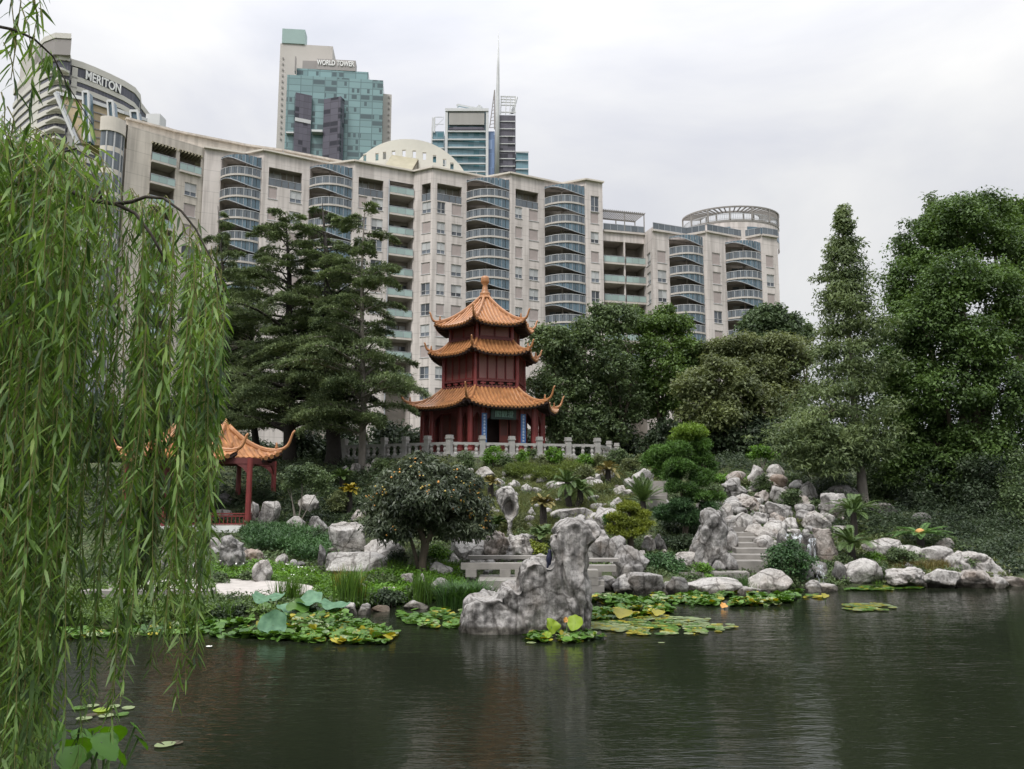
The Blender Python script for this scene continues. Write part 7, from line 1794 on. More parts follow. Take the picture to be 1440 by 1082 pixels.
# ---- ground cover -------------------------------------------------------
def hits(px, py):
    px = np.asarray(px); py = np.asarray(py); X = (px-720)/FPX; Yc = (541-py)/FPX; dy = CT-Yc*ST; sx = X/dy; sz = (ST+Yc*CT)/dy
    ys = np.arange(14, 60, .12); best = np.full(len(px), 60.0); done = np.zeros(len(px), bool)
    for y in ys:
        z = EYE+sz*y; t = terrain(sx*y, np.full(len(px), y)); h = (~done) & (z <= t) & (t > .02); best[h] = y; done |= h
    x = sx*best; return np.stack([x, best, terrain(x, best)], 1)[done]
def in_poly(px, py, poly):
    c = np.zeros(len(px), bool); n = len(poly)
    for i in range(n):
        x0,y0 = poly[i]; x1,y1 = poly[(i+1)%n]; k = ((y0 > py) != (y1 > py)) & (px < (x1-x0)*(py-y0)/((y1-y0)+1e-9)+x0); c ^= k
    return c
def cover(name, label, poly, n, mat, L_, W_, h, seed, mode='leaf', clump=0, cat='ground cover', kind='stuff', m=10, group=None):
    rng = np.random.default_rng(seed); P = np.array(poly); px = rng.uniform(P[:,0].min(), P[:,0].max(), n*3); py = rng.uniform(P[:,1].min(), P[:,1].max(), n*3); k = in_poly(px, py, poly); px, py = px[k][:n], py[k][:n]
    G = hits(px, py); hh = h*(.5+.7*(vnoise(G*1.3, seed)+1)*.5)
    if mode == 'leaf':
        C = G+UP*(hh*rng.random(len(G)))[:,None]; V, F = clump_leaves(rng, C, np.full((len(C),3), .12)*np.array([1,1,.5]), m, L_, W_, upb=.8, droop=.1)
    elif mode == 'spray':
        G = np.repeat(G, m, 0)+rng.normal(size=(len(G)*m,3))*[.12,.12,.03]; C = G+UP*(h*(.3+.9*rng.random(len(G))))[:,None]; D = runit(rng, len(C)); D[:,2] = np.abs(D[:,2])*.5+.1; V, F = leaf_quads(C, nrm(D), nrm(UP+runit(rng, len(C))*.5), L_*(.6+.8*rng.random(len(C))), W_*np.ones(len(C)))
    else:
        az = rng.uniform(0, 2*np.pi, len(G)*m); G = np.repeat(G, m, 0)+rng.normal(size=(len(G)*m,3))*[.06,.06,0]; D = nrm(np.stack([np.cos(az)*.5, np.sin(az)*.5, .5+rng.random(len(az))], 1)); V, F = leaf_quads(G, D, nrm(np.cross(D, runit(rng, len(D)))), L_*(.5+rng.random(len(D))), W_*np.ones(len(D)))
    c = np.array([G[:,0].mean(), G[:,1].mean(), G[:,2].min()]); o = np_mesh(name, V-c, F, mat, loc=tuple(float(q) for q in c)); tag(o, label, cat, group, kind); return o
cover('moss_cover', 'olive moss and low grass on the central slope', [(650,665),(740,650),(860,650),(900,670),(880,720),(850,760),(700,765),(640,740)], 9000, 'leaf_moss', .12, .022, .05, 401, 'blade', m=11)
cover('moss_cover', 'low leafy cover on the central slope', [(650,655),(740,648),(900,645),(940,670),(900,720),(850,760),(700,760),(640,740)], 2600, 'leaf_moss', .08, .03, .12, 402, m=9)
cover('fern_cover', 'bright green fern cover along the left shore', [(280,800),(340,792),(400,798),(470,815),(560,805),(640,800),(660,850),(600,856),(500,850),(440,846),(450,826),(360,816),(300,815)], 2800, 'leaf_fern', .10, .035, .18, 403, m=12)
cover('fern_cover', 'green plants between path and water', [(250,845),(340,847),(440,842),(520,852),(440,862),(330,866),(250,866)], 700, 'leaf_fresh', .10, .04, .14, 404, m=12)
cover('creeping_juniper', 'dark green creeping juniper bed below the bare-stemmed shrub', [(338,758),(352,748),(420,752),(450,760),(468,775),(462,790),(430,796),(395,780),(350,778)], 900, 'leaf_juniper', .17, .035, .38, 405, 'spray', cat='juniper', kind='stuff', m=16)
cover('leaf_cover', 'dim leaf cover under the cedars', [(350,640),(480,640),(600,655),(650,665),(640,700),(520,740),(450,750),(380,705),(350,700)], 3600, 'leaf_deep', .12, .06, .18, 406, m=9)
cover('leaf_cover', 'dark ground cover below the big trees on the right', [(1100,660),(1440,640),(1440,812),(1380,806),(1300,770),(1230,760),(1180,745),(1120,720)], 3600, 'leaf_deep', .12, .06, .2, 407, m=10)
cover('leaf_cover', 'leafy cover between the hill rocks', [(860,640),(1120,640),(1150,720),(1170,800),(1110,830),(900,815),(860,780),(900,720)], 4200, 'leaf_forest', .09, .045, .16, 408, m=10)
cover('leaf_cover', 'leafy cover behind the bridge', [(590,760),(700,745),(860,755),(870,800),(840,815),(600,815)], 1000, 'leaf_forest', .09, .045, .10, 409, m=8)
cover('leaf_cover', 'green cover on the right shore', [(1170,760),(1260,755),(1340,770),(1420,812),(1240,822),(1180,812)], 1500, 'leaf_olive', .09, .045, .12, 410, m=9)
cover('leaf_cover', 'green cover around the left pavilion', [(60,740),(350,740),(480,740),(520,800),(300,815),(60,815)], 1800, 'leaf_forest', .11, .05, .14, 411, m=9)
cover('leaf_cover', 'dim cover behind the left pavilion', [(60,660),(400,655),(420,740),(60,745)], 1500, 'leaf_deep', .14, .07, .2, 412, m=9)
cover('leaf_cover', 'leafy cover on the far left shore', [(60,822),(300,822),(300,875),(60,885)], 900, 'leaf_fresh', .12, .05, .2, 413, m=10)
cover('leaf_litter', 'fallen leaves and bark on the upper slopes', [(480,640),(1200,640),(1200,700),(480,700)], 1400, 'litter', .08, .05, .02, 414, m=6)
def mass(name, label, poly, n, mat, seed, r=(.14,.34), m=46, L_=.09, W_=.045, cat='ground plants', droop=.15, upb=.5):
    rng = np.random.default_rng(seed); P = np.array(poly); px = rng.uniform(P[:,0].min(), P[:,0].max(), n*4); py = rng.uniform(P[:,1].min(), P[:,1].max(), n*4); k = in_poly(px, py, poly) & (vnoise(np.stack([px*.035, py*.05, px*0], 1), seed) > -.15); G = hits(px[k][:n], py[k][:n]); rr = rng.uniform(r[0], r[1], (len(G),1)); C = G+UP*rr*.45
    V, F = clump_leaves(rng, C, rr*np.array([1.1,1.1,.85]), m, L_, W_, droop=droop, upb=upb); c = np.array([G[:,0].mean(), G[:,1].mean(), G[:,2].min()]); o = np_mesh(name, V-c, F, mat, loc=tuple(float(q) for q in c)); tag(o, label, cat, None, 'stuff')
SL = [(600,650),(740,642),(900,640),(950,660),(900,730),(850,765),(640,765),(560,700)]; HILL = [(940,640),(1120,640),(1180,720),(1190,780),(1120,800),(1000,810),(920,760)]; LEFT = [(350,650),(600,655),(600,790),(480,770),(380,740)]; RS = [(1150,740),(1260,750),(1340,765),(1430,810),(1240,815),(1170,800)]
mass('feathery_planting', 'feathery olive planting across the central slope', SL, 210, 'leaf_moss', 701, L_=.13, W_=.024, droop=-.4, upb=.1, m=54)
mass('leafy_planting', 'dark low shrubs scattered over the central slope', SL, 90, 'leaf_forest', 702)
mass('leafy_planting', 'low shrubs growing between the rocks of the rock hill', HILL, 150, 'leaf_forest', 703, r=(.10,.30))
mass('fern_planting', 'light ferns between the rocks of the rock hill', HILL, 60, 'leaf_olive', 704, r=(.10,.24), L_=.12, W_=.03)
mass('leafy_planting', 'leafy undergrowth around the boulders left of the kumquat tree', LEFT, 190, 'leaf_forest', 705)
mass('fern_planting', 'olive ferns around the boulders left of the kumquat tree', LEFT, 70, 'leaf_olive', 706, L_=.13, W_=.03)
mass('leafy_planting', 'mixed undergrowth above the right shore rocks', RS, 130, 'leaf_forest', 707, r=(.12,.3))
mass('fern_planting', 'olive undergrowth above the right shore rocks', RS, 60, 'leaf_olive', 708, r=(.1,.24), L_=.12, W_=.03)
mass('leafy_planting', 'bright leafy bank plants behind the lotus leaves', [(290,800),(470,808),(640,805),(650,850),(520,856),(450,846),(440,815),(300,812)], 170, 'leaf_fern', 709, r=(.1,.26), L_=.10, W_=.04)
mass('leafy_planting', 'dark bank plants along the water below the path', [(250,846),(560,842),(640,836),(640,858),(520,860),(300,866)], 110, 'leaf_forest', 710, r=(.1,.26))
mass('leafy_planting', 'undergrowth behind the bridge', [(590,750),(860,745),(900,800),(840,806),(600,800)], 90, 'leaf_forest', 711, r=(.1,.24))
mass('shade_planting', 'dim undergrowth under the big trees on the right', [(1110,650),(1440,640),(1440,800),(1340,780),(1200,740)], 200, 'leaf_deep', 712, r=(.25,.75), L_=.11, W_=.05, m=150)
mass('shade_planting', 'dim undergrowth under the cedars', [(350,640),(640,645),(600,680),(420,700),(350,690)], 130, 'leaf_deep', 713, r=(.2,.5), L_=.13, W_=.065)
mass('shade_planting', 'dim undergrowth behind the top of the rock hill', [(860,630),(1130,632),(1130,665),(940,665),(860,650)], 130, 'leaf_deep', 714, r=(.2,.5), L_=.13, W_=.065)
mass('wet_planting', 'ferns and moss round the foot of the waterfall', [(1105,785),(1190,785),(1195,825),(1110,828)], 90, 'leaf_forest', 720, r=(.1,.22))
mass('feathery_planting', 'bright feathery planting on the upper slope', [(690,650),(860,648),(900,690),(820,720),(700,690)], 120, 'leaf_olive', 721, L_=.14, W_=.024, droop=-.4, upb=.1, m=54)
# white bedding flowers
cover('white_flowers', 'scattered tiny white flowers in the ferns', [(300,800),(440,806),(450,822),(300,815)], 34, 'blossom_white', .06, .05, .3, 415, m=4, cat='flowers')

# ---- water plants --------------------------------------------------------
mat_leaf('lily_green', (.03,.08,.015), (.11,.22,.035), trans=.15, rough=.35)
mat_leaf('lily_yellow', (.12,.13,.015), (.42,.36,.04), trans=.2, rough=.4)
mat_leaf('lily_pale', (.13,.18,.09), (.28,.33,.16), trans=.1, rough=.4)
mat_leaf('lotus_blue', (.06,.14,.08), (.16,.30,.18), trans=.2, rough=.5, nscale=7)
mat_leaf('lotus_lime', (.16,.26,.02), (.34,.46,.05), trans=.3, rough=.5, nscale=2)
def pad_discs(rng, C, rad, tilt, k=9):
    """notched round pads as fans of quads (centre, three rim points each)"""
    n = len(C); nn = nrm(UP+rng.normal(size=(n,3))*tilt[:,None]); a = nrm(np.cross(nn, runit(rng, n))); b = np.cross(nn, a); ang = np.linspace(.18, 2*np.pi-.18, k); V = [C-nn*rad[:,None]*.05]
    for j, t in enumerate(ang): r = rad*(.93+.14*rng.random(n)); V.append(C+(a*np.cos(t)+b*np.sin(t))*r[:,None]+nn*(rad*(.06+.10*rng.random(n)*np.minimum(tilt*4,1)))[:,None])
    V = np.stack(V, 1).reshape(-1,3); base = (np.arange(n)*(k+1))[:,None]; F = np.concatenate([base+np.array([[0,1+j,2+j,3+j]]) for j in range(0, k-2, 2)]); return V, F
def lily_mat(label, poly, n, seed, r=.13, lift=.0, tilt=.1, mats=('lily_green','lily_yellow','lily_pale'), pr=(.84,.08,.08), grp='lily pad patches'):
    rng = np.random.default_rng(seed); P = np.array(poly); px = rng.uniform(P[:,0].min(), P[:,0].max(), n*4); py = rng.uniform(P[:,1].min(), P[:,1].max(), n*4); k = in_poly(px, py, poly) & (vnoise(np.stack([px*.05, py*.16, px*0], 1), seed) > -.35); px, py = px[k][:n], py[k][:n]
    W = np.array([at_z(a, b, 0) for a, b in zip(px, py)]); W = W[terrain(W[:,0], W[:,1]) < .05]; edge = np.clip((vnoise(W*.8, seed)+1)*.5, 0, 1)
    W[:,2] = .012+lift*edge*rng.random(len(W)); W[:,2] += rng.random(len(W))*.012; tl = tilt*(.3+rng.random(len(W)))*(1 if lift else .25); V, F = pad_discs(rng, W, r*(.6+.7*rng.random(len(W))), tl)
    u = rng.random(len(W)); u = u*.55+.45*(vnoise(W*.9+5, seed+2)+1)*.5; q = np.quantile(u, [pr[0], pr[0]+pr[1]]); mi = np.where(u < q[0], 0, np.where(u < q[1], 1, 2)); F_n = len(F)//len(W); mi = np.tile(mi, F_n)
    c = np.array([W[:,0].mean(), W[:,1].mean(), 0]); o = np_mesh('lily_pads', V-c, F, list(mats), loc=tuple(float(a) for a in c), mi=mi); tag(o, label, 'lily pads', None, 'stuff')
lily_mat('crowded green and yellow lily pads around the big lotus leaves', [(285,872),(330,864),(420,860),(470,866),(520,880),(556,893),(540,903),(470,906),(400,902),(300,896)], 2325, 501, .092, .22, .35)
lily_mat('yellowing outer pads of the left lily patch', [(425,884),(520,880),(560,894),(540,908),(440,906)], 403, 502, .092, .10, .3, pr=(.6,.28,.12))
lily_mat('flat bright pads left of the pond rock', [(560,862),(600,856),(655,860),(650,884),(600,884),(558,874)], 651, 503, .092, .05, .2)
lily_mat('raised dark green pads right of the pond rock', [(828,846),(880,844),(930,852),(950,862),(900,868),(828,876)], 1395, 504, .092, .20, .35, pr=(.8,.15,.05))
lily_mat('scattered pale and yellow pads floating right of the pond rock', [(830,874),(930,866),(1010,872),(1036,882),(1000,892),(900,894),(832,886)], 651, 505, .092, 0, .05, pr=(.35,.25,.4))
lily_mat('band of green pads under the steps and shore stones', [(915,838),(980,833),(1080,834),(1150,832),(1120,842),(1105,852),(1020,854),(930,848)], 2015, 506, .092, .14, .3, pr=(.82,.12,.06))
lily_mat('thin line of pads along the right shore rocks', [(1185,824),(1300,826),(1290,831),(1190,831)], 403, 507, .092, .02, .1)
lily_mat('loose flat pads floating off the right shore', [(1185,851),(1240,849),(1262,855),(1240,860),(1190,860)], 186, 508, .092, 0, .05, pr=(.3,.3,.4))
lily_mat('small patch of pads at the foot of the waterfall', [(1135,836),(1165,838),(1160,843),(1130,842)], 26, 509, .092, .02, .1, pr=(.4,.5,.1))
lily_mat('pads in front of the pond rock', [(735,892),(780,886),(830,890),(850,898),(800,906),(745,903)], 263, 510, .092, .10, .3, pr=(.75,.1,.15))
lily_mat('pads along the far left shore behind the willow', [(60,878),(180,874),(285,878),(290,892),(180,896),(60,900)], 651, 511, .092, .08, .3)
def lotus(px, py, r, mat, label, tilt=(0,0), stalk=True, wav=.14, wy=None, name='lotus_leaf', cat='lotus leaf'):
    rng = np.random.default_rng(int(px*5+py)); g = at_z(px, wy or py+r*.8, 0); c = at_y(px, py, g[1]); root = thing(name, label, cat, (g[0],g[1],0.0)); rad = r*g[1]/FPX; n, kk = 36, 6; V = [np.zeros(3)]; ph = rng.random()*6
    for i in range(1, kk+1):
        for j in range(n):
            t = 2*math.pi*j/n; q = i/kk; w = 1+.07*math.sin(3*t+ph)+.04*math.sin(7*t+ph*2); V.append(np.array([math.cos(t)*rad*q*w, math.sin(t)*rad*q*w, rad*(wav*q*q*math.sin(2*t+ph)+wav*.6*q**3*math.sin(5*t+ph)+.16*q*q)]))
    V = np.array(V); tx, ty = tilt; Rm = np.array(Matrix.Rotation(tx,3,'X') @ Matrix.Rotation(ty,3,'Y')); V = V@Rm.T+(c-np.array(root.location[:])); F = [(0,1+j,1+(j+1)%n) for j in range(n)]
    m = MB(); m.add(V, F+[(1+(i-1)*n+j,1+i*n+j,1+i*n+(j+1)%n,1+(i-1)*n+(j+1)%n) for i in range(1,kk) for j in range(n)]); m.build('leaf_blade', mat, root, origin=(0,0,0), smooth=True)
    if stalk: s = MB(); s.tube([(g[0],g[1],-.2),(g[0]+.02,g[1],c[2]*.6),tuple(c)], [.012,.011,.010], 6); s.build('stalk', 'stalk_green', root)
mat_plain('stalk_green', (.10,.17,.05), .6, .2, 5)
lb_, ll_ = 'lotus_blue', 'lotus_lime'
for a in [(384,879,19,lb_,'big bluish lotus leaf tipped up almost on edge',(1.05,.35),True,.12,896),(376,842,22,lb_,'wide bluish lotus leaf at the left of the raised group',(.12,.05),True,.16,862),(433,846,20,lb_,'wide pale lotus leaf in the middle of the raised group',(.3,-.1),True,.2,866),(470,852,20,lb_,'broad flat lotus leaf at the right of the raised group',(.10,.1),True,.14,868),
          (402,858,13,lb_,'small lotus leaf between the upright one and the middle one',(.3,.4),True,.15,870),(371,856,10,'lily_green','small green lotus leaf under the wide left one',(.5,0),True,.15,868),(420,856,16,'lily_green','dark green lotus leaf under the middle one',(.3,.3),True,.2,870),
          (775,881,11,ll_,'crumpled lime lotus leaf in front of the pond rock',(1.2,.6),True,.3,897),(809,876,11,ll_,'rounded lime lotus leaf right of the crumpled one',(1.0,-.3),True,.12,897),(770,893,5,ll_,'small lime leaf below the crumpled lotus leaf',(1.0,.2),True,.2,902),(796,872,4,'fruit_orange','small orange withered leaf beside the rounded lime one',(1.0,.3),True,.3,896),(836,892,3.5,ll_,'tiny lime bud leaf right of the pond rock foot',(1.2,.9),True,.2,899),
          (875,863,13,'lily_yellow','bright yellow-green lotus leaf among the raised pads',(.35,0),True,.12,872),(925,862,9,'lily_yellow','yellow leaf at the edge of the raised pads',(.3,0),True,.12,868),(1018,852,5,'fruit_orange','small orange leaf at the edge of the long pad band',(.6,0),True,.2,856),(1160,838,5,'lily_yellow','yellow lotus leaf by the waterfall foot',(.5,0),True,.15,846)]:
    lotus(*a[:5], tilt=a[5], stalk=a[6], wav=a[7], wy=a[8])
# single pads near the left foreground
def single_pad(px, py, r, mat, label):
    rng = np.random.default_rng(int(px*9+py)); c = at_z(px, py, 0); V, F = pad_discs(rng, np.array([[0,0,.012]]), np.array([r]), np.array([.02]), 17); o = np_mesh('lily_pad', V, F, mat, loc=tuple(float(q) for q in c)); tag(o, label, 'lily pad')
for a in [(112,997,.10,'lily_green','green pad nearest the big-leaved plants'),(130,994,.09,'lily_pale','pale pad right of the green one near the big leaves'),(143,1000,.11,'lotus_lime','lime pad in the middle of the near group'),(160,995,.09,'lily_pale','pale pad behind the lime one'),(150,1008,.10,'lily_pale','pale pad in front of the lime one'),(172,1006,.09,'lily_green','small green pad at the right of the near group'),(128,1007,.08,'litter','brown withered pad in the near group'),(118,1012,.10,'lily_pale','pale pad at the front of the near group'),(180,997,.09,'lily_pale','pale pad farthest right of the near group'),
          (232,1049,.12,'lily_pale','lone pale pad floating below the willow tips'),(249,1046,.07,'litter','brown curled pad touching the lone pale pad'),(294,910,.06,'blossom_white','white water lily bloom at the right willow tip'),(760,898,.12,'lily_pale','pale pad left of the lime lotus leaves'),(747,905,.10,'lily_pale','lone pale pad low in front of the pond rock'),(930,905,.07,'lily_pale','lone pale pad right of the scattered pads'),(840,898,.14,'lotus_blue','bluish pad right of the pond rock foot')]: single_pad(*a)
# big-leaved plant in the near left corner
def taro(px, py, y, sz, n, seed, label):
    rng = np.random.default_rng(seed); c = at_y(px, py, y); root = thing('big_leaved_plant', label, 'plant', (c[0],c[1],-.05)); st = MB()
    for i in range(n):
        az = 2*math.pi*i/n+rng.normal()*.3; rr = sz*rng.uniform(.5,1.1); tip = np.array([c[0]+math.cos(az)*rr, c[1]+math.sin(az)*rr, c[2]+rng.uniform(-.25,.3)*sz]); m = MB(); d = np.array([math.cos(az), math.sin(az), -.9+rng.normal()*.2]); d /= np.linalg.norm(d); s = np.cross(d, UP); s /= np.linalg.norm(s); nn = np.cross(s, d); L_ = sz*rng.uniform(.55,.8); V = []; K = 10
        for a in range(K+1):
            t = a/K; w = L_*.46*math.sin(math.pi*min(1, t*.82+.16))**.8*(1 if t < 1 else .02)
            for b in (-1,-.5,0,.5,1): V.append(tip+d*L_*(t-.25)+s*w*b+nn*(-.10*L_*t*t+.12*w*abs(b)+.02*L_*math.sin(t*24+b*3)*abs(b)))
        m.add(V, [(a*5+b,a*5+b+1,(a+1)*5+b+1,(a+1)*5+b) for a in range(K) for b in range(4)]); m.build('leaf', 'leaf_taro', root, smooth=True)
        st.tube([(c[0],c[1],-.1),((c[0]+tip[0])/2,(c[1]+tip[1])/2,tip[2]*.7),tuple(tip)], [.014,.012,.009], 6)
    st.build('stems', 'stalk_green', root)
mat_leaf('leaf_taro', (0.055,0.154,0.022), (0.121,0.286,0.039), trans=.35, rough=.4, nscale=4)
taro(150, 1040, 7.0, .34, 7, 3, 'bright large-leaved water plant at the lower left')
taro(95, 1060, 6.0, .34, 7, 4, 'large-leaved plant in the very lower left corner, behind the hanging willow')
taro(62, 1030, 6.6, .34, 6, 5, 'large-leaved plant deepest behind the hanging willow')
# ================================================================== THE WILLOW IN THE FOREGROUND
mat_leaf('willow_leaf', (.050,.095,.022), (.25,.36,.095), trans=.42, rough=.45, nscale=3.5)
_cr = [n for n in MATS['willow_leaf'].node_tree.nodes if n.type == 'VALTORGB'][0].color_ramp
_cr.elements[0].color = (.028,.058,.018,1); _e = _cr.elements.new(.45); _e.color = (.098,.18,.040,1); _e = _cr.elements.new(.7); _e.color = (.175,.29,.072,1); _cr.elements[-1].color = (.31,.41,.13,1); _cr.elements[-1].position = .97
mat_leaf('willow_leaf_shade', (.022,.042,.012), (.10,.155,.045), trans=.35, rough=.45, nscale=2.2)  # darker copy of the willow leaf, inner shade put into its colour
mat_plain('willow_twig', (.16,.15,.05), .8, .2, 5)
mat_plain('willow_bark', (.035,.028,.022), .9, .3, 6, bump=.6, bscale=30)
def long_leaf(P, D, Nn, L_, W_):
    """lance-shaped leaf, gently curved: six vertices, two quads"""
    S = nrm(np.cross(D, Nn)); Nn = np.cross(S, D); L_ = L_[:,None]; W_ = W_[:,None]; dn = -UP*.10
    a = P+D*L_*.30; b = P+(D*.66+dn)*L_; c = P+(D*.97+dn*2.2)*L_
    V = np.stack([P, a+S*W_*.5, b+S*W_*.42, c, b-S*W_*.42, a-S*W_*.5], 1).reshape(-1,3); i = (np.arange(len(P))*6)[:,None]
    F = np.concatenate([i+np.array([[0,1,2,5]]), i+np.array([[5,2,3,4]])]); return V, F
def willow():
    rng = np.random.default_rng(5); base = np.array([-5.6, 4.4, .9]); root = thing('weeping_willow', 'weeping willow curtain of long pale green leaves hanging into the left foreground', 'tree', base)
    lit = []; shade = []; tw = MB()
    def strand(px, py, y, py_end, leaf, drift=0.0, out=0.0, dark=False, step=.030):
        p0 = at_y(px, py, y); ze = at_y(px, py_end, y)[2]; H = p0[2]-ze
        if H < .05: return
        n = max(6, int(H/.05)); t = np.linspace(0, 1, n+1); ph = rng.random()*6.28; am = .02+.05*H*.4
        x = p0[0]+out*(1-(1-np.clip(t*3,0,1))**2)+drift*t+am*np.sin(t*2.4+ph)*t; yy = y+am*np.cos(t*2.1+ph*1.7)*t; z = p0[2]-H*t+out*.0+abs(out)*.5*np.sin(np.clip(t*3,0,1)*math.pi)*.6
        pts = np.stack([x, yy, z], 1)
        tw.tube([tuple(p) for p in pts[::2]], [.0032*(1-.6*i/len(pts[::2])) for i in range(len(pts[::2]))], 3, cap=False)
        m = int(H/step); tt = (np.arange(m)+rng.random(m)*.6)/m; tt = tt[tt < 1]; m = len(tt)
        P = np.stack([np.interp(tt, t, pts[:,k]) for k in range(3)], 1); az = np.where(np.arange(m)%2 == 0, 0, math.pi)+ph+rng.normal(size=m)*.75+tt*H*1.2
        side = np.stack([np.cos(az), np.sin(az), np.zeros(m)], 1); sp = rng.uniform(.3,1.15,m)[:,None]; D = nrm(side*sp-UP*(1.15-.5*sp)+runit(rng, m)*.28)
        nn = nrm(side*.7+UP*.35+runit(rng, m)*.5); L_ = leaf*(.7+.5*rng.random(m))*np.clip(.55+1.4*(1-tt)*.6+.3,0,1.1); W_ = L_*rng.uniform(.10,.155,m)
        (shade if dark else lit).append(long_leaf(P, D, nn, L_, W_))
    # lower edge of the curtain, by column of the photograph
    ex = [-40,0,30,60,90,115,135,150,165,180,195,210,225,245,262,275,290,305,318]
    eb = [1150,1150,1150,1140,1130,1110,1060,1000,985,1000,960,960,905,900,960,985,900,930,700]
    tx = [-60,0,40,80,110,140,170,200,230,250,275,300,320]; ty = [165,160,175,185,190,225,262,276,280,285,330,385,450]
    # main outer curtain: dense at the left, separate tresses with gaps to the right
    for i in range(120):
        px = rng.uniform(-35, 138); y = rng.uniform(3.8, 5.8); strand(px, np.interp(px, tx, ty)+rng.uniform(0,200), y, np.interp(px, ex, eb)+rng.normal()*30, .10*rng.uniform(.8,1.1), drift=rng.normal()*.05, step=.026)
    for (c, n, bt, sg_) in ((152,4,960,4),(177,3,900,3),(203,11,960,4),(243,8,880,5),(274,14,950,6),(301,12,885,5)):
        for i in range(n):
            px = c+rng.normal()*sg_; y = rng.uniform(3.8,5.2); t0 = np.interp(px, [140,160,200,232,245,270,300,320], [230,300,400,400,300,310,380,450])+rng.uniform(-10,130)
            strand(px, t0, y, bt-abs(rng.normal())*110, .10*rng.uniform(.8,1.1), drift=rng.normal()*.03, step=.024)
    for i in range(15):
        px = rng.uniform(140, 308); y = rng.uniform(3.9,5.4); strand(px, rng.uniform(400,500), y, rng.uniform(540,650), .10*rng.uniform(.8,1.1), drift=rng.normal()*.05, step=.026)
    for i in range(16):
        px = rng.uniform(140, 240); y = rng.uniform(3.9,5.4); strand(px, np.interp(px, tx, ty), y, rng.uniform(350,480), .10*rng.uniform(.8,1.1), drift=rng.normal()*.05, step=.035)
    # fine tips seen against the water
    for px, b_, y in ((200,1036,4.0),(197,1000,4.2),(276,992,4.1),(271,965,4.3),(303,945,4.4),(298,920,4.4),(262,930,4.5),(160,1000,4.2),(168,975,4.4),(228,905,4.5),(205,985,3.9),(281,940,4.0),(310,900,4.3),(150,985,4.6)):
        strand(px, rng.uniform(420,600), y, b_, .085, step=.02)
    # arching outer branchlets at the upper right
    for i in range(20):
        px = rng.uniform(165, 300); y = rng.uniform(3.9,5.0); top = np.interp(px, tx, ty)-6+rng.uniform(-4,30); strand(px, top, y, top+rng.uniform(180,380), .10, out=rng.uniform(.03,.16))
    # upper mass left
    for i in range(90):
        px = rng.uniform(-30, 165); y = rng.uniform(3.4,5.2); top = np.interp(px, tx, ty)+rng.uniform(0,60); strand(px, top, y, top+rng.uniform(90,330), .10, out=rng.uniform(-.12,.2))
    # inner strands farther in, most with the leaf darkened to paint their shade
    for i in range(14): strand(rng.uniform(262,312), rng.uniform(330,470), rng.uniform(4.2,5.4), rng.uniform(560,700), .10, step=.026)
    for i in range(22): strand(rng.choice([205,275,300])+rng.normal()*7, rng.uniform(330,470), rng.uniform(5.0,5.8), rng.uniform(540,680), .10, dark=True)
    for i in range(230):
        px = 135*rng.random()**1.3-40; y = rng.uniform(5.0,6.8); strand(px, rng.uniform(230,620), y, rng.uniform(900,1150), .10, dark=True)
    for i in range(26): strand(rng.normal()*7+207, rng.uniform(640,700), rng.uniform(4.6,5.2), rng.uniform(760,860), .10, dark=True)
    for i in range(12): strand(rng.uniform(130,300), rng.uniform(300,520), rng.uniform(5.2,6.2), rng.uniform(600,800), .10, dark=True)
    # sprays hanging in from the top left corner
    for px, t_, b_ in ((8,-30,60),(22,-30,70),(40,-30,45),(52,-40,30),(5,60,130),(14,40,110),(30,10,95),(46,0,60),(2,350-220,200),(10,150,200)):
        strand(px, t_, 2.9, b_, .085, out=.03, step=.03)
    V, F = join(lit); np_mesh('foliage', V-base, F, 'willow_leaf', root)
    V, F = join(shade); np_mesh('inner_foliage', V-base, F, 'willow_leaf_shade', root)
    tw.build('twigs', 'willow_twig', root)
    # trunk out of the frame and the dark boughs that reach in
    t = MB(); t.tube([tuple(base-[0,0,.4]),(-5.5,4.5,2.2),(-5.1,4.6,3.8),(-4.6,4.6,5.0)], [.34,.28,.24,.16], 10); t.build('trunk', 'willow_bark', root, smooth=True)
    def bough(pts, r0, r1):
        P = [at_y(px, py, y) for px, py, y in pts]; m = MB(); n = len(P); m.tube(P, [r0+(r1-r0)*i/(n-1) for i in range(n)], 7); m.build('bough', 'willow_bark', root, smooth=True)
    bough([(-480,150,4.6),(-180,215,4.6),(0,254,4.5),(50,262,4.4),(95,268,4.3),(130,282,4.3),(163,287,4.2),(190,300,4.2),(214,332,4.2),(233,368,4.2)], .024, .006)
    bough([(163,287,4.2),(185,284,4.2),(205,277,4.2),(230,279,4.2),(255,297,4.2),(275,322,4.2),(300,370,4.2),(312,430,4.2)], .012, .003)
    bough([(30,262,4.4),(60,235,4.3),(85,215,4.3),(108,209,4.3)], .014, .005); bough([(143,284,4.3),(138,262,4.3),(128,240,4.3)], .01, .004)
    bough([(-200,20,3.0),(-40,30,2.9),(20,42,2.9),(48,55,2.9),(75,80,3.0),(95,120,3.0),(130,175,3.1)], .008, .0015)
    # leaves along the thin bough crossing the sky at the upper left
    L2 = []
    for (px, py) in ((58,62),(66,72),(75,82),(82,95),(90,112),(97,124),(104,138),(112,150),(120,163),(128,176),(50,50),(36,45),(24,42),(70,90),(60,85),(50,100),(46,120),(42,150),(38,170)):
        for j in range(3):
            P = at_y(px+rng.normal()*3, py+rng.normal()*4, 3.0)[None]; D = nrm(np.array([[rng.normal()*.5-.1, rng.normal()*.4, -1.0]])); L2.append(long_leaf(P, D, nrm(runit(rng,1)), np.array([.09]), np.array([.013])))
    V, F = join(L2); np_mesh('outer_leaves', V-base, F, 'willow_leaf', root)
willow()
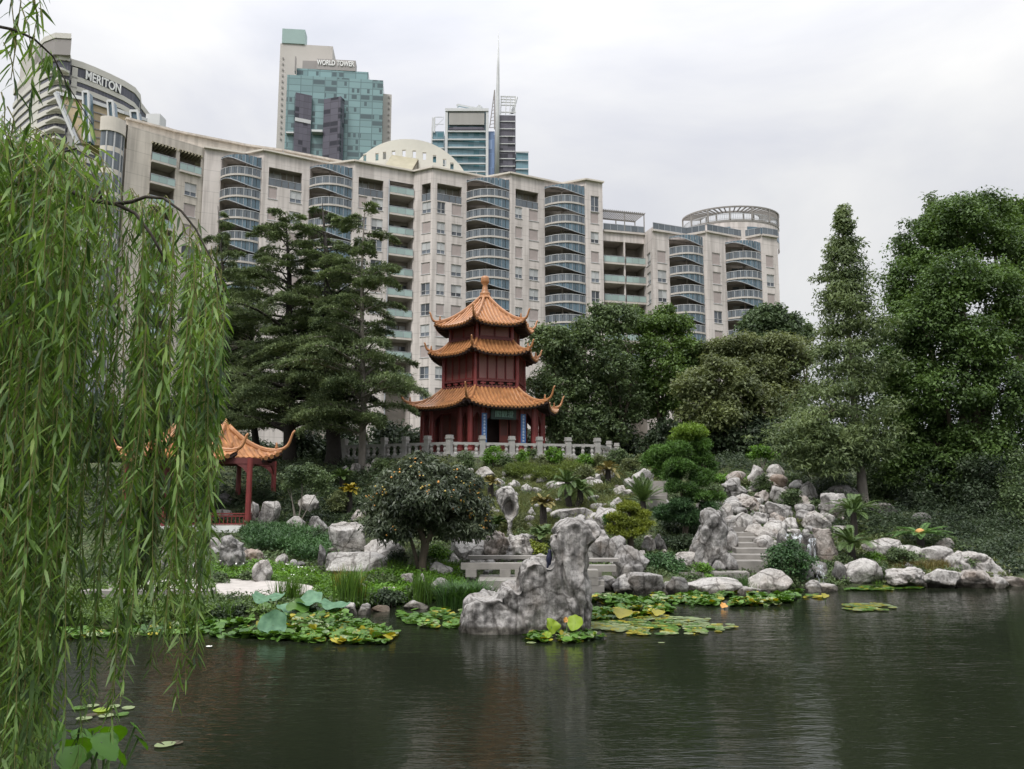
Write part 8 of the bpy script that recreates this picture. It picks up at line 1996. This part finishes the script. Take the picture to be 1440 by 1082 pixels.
# ================================================================== CAMERA, LIGHT, SKY
cam = bpy.data.cameras.new('camera'); co = bpy.data.objects.new('camera', cam); COL.objects.link(co)
co.location = (0,0,EYE); co.rotation_euler = (math.pi/2+TH, 0, 0); cam.sensor_width = 36; cam.lens = 36*FPX/1440; cam.clip_end = 6000; cam.clip_start = .05
SC.camera = co
SUN_EL, SUN_AZ = R(52), R(-150)   # behind the camera, to the left
w = bpy.data.worlds.new('World'); SC.world = w; w.use_nodes = True; nt = w.node_tree; nt.nodes.clear()
out = nt.nodes.new('ShaderNodeOutputWorld'); bg = nt.nodes.new('ShaderNodeBackground'); bg.inputs[1].default_value = .1
sky = nt.nodes.new('ShaderNodeTexSky'); sky.sky_type = 'NISHITA'; sky.sun_disc = False; sky.sun_elevation = SUN_EL; sky.sun_rotation = SUN_AZ+math.pi*0
tc = nt.nodes.new('ShaderNodeTexCoord'); mp = nt.nodes.new('ShaderNodeMapping'); mp.inputs['Scale'].default_value = (1.2,1.2,2.6); L(nt, tc, 'Generated', mp, 0)
no = N(nt, 'ShaderNodeTexNoise', Scale=1.5, Detail=7.0, Roughness=.52, Distortion=.5); L(nt, mp, 0, no, 'Vector')
rc = ramp(nt, [(.30,(.74,.765,.84)),(.45,(.87,.88,.935)),(.58,(1.0,1.0,1.01)),(.72,(1.12,1.11,1.09))]); L(nt, no, 'Fac', rc, 0)
sp = nt.nodes.new('ShaderNodeSeparateXYZ'); L(nt, tc, 'Generated', sp, 0)
sq = N(nt, 'ShaderNodeMath', _operation='POWER'); sq.inputs[1].default_value = 3.2; sq.use_clamp = True; L(nt, sp, 'Z', sq, 0)
el = N(nt, 'ShaderNodeMath', _operation='MULTIPLY_ADD'); el.inputs[1].default_value = 20.5; el.inputs[2].default_value = 5.25; L(nt, sq, 0, el, 0)
sc_ = nt.nodes.new('ShaderNodeVectorMath'); sc_.operation = 'SCALE'; L(nt, rc, 0, sc_, 0); L(nt, el, 0, sc_, 'Scale')
mx = N(nt, 'ShaderNodeMix', _data_type='RGBA'); mx.inputs[0].default_value = .93; L(nt, sky, 0, mx, 6); L(nt, sc_, 0, mx, 7)
L(nt, mx, 2, bg, 0); L(nt, bg, 0, out, 0)
sl = bpy.data.lights.new('sun', 'SUN'); sl.energy = 1.5; sl.angle = R(14); sl.color = (1,.96,.9); so = bpy.data.objects.new('sun', sl); COL.objects.link(so)
dirv = Vector((math.sin(SUN_AZ)*math.cos(SUN_EL), math.cos(SUN_AZ)*math.cos(SUN_EL), math.sin(SUN_EL)))
so.rotation_euler = dirv.to_track_quat('Z','Y').to_euler(); so.location = (-20,-20,60)
SC.view_settings.view_transform = 'Standard'; SC.view_settings.look = 'None'; SC.view_settings.exposure = 0.52; SC.view_settings.gamma = 1; SC.view_settings.use_curve_mapping = False
SC.render.engine = 'CYCLES'; cy = SC.cycles
cy.max_bounces = 5; cy.diffuse_bounces = 3; cy.glossy_bounces = 3; cy.transmission_bounces = 3; cy.transparent_max_bounces = 4
cy.use_adaptive_sampling = True; cy.adaptive_threshold = .02; cy.use_denoising = True; cy.caustics_reflective = False; cy.caustics_refractive = False
try: cy.denoiser = 'OPENIMAGEDENOISE'; cy.denoising_input_passes = 'RGB_ALBEDO_NORMAL'
except Exception: pass
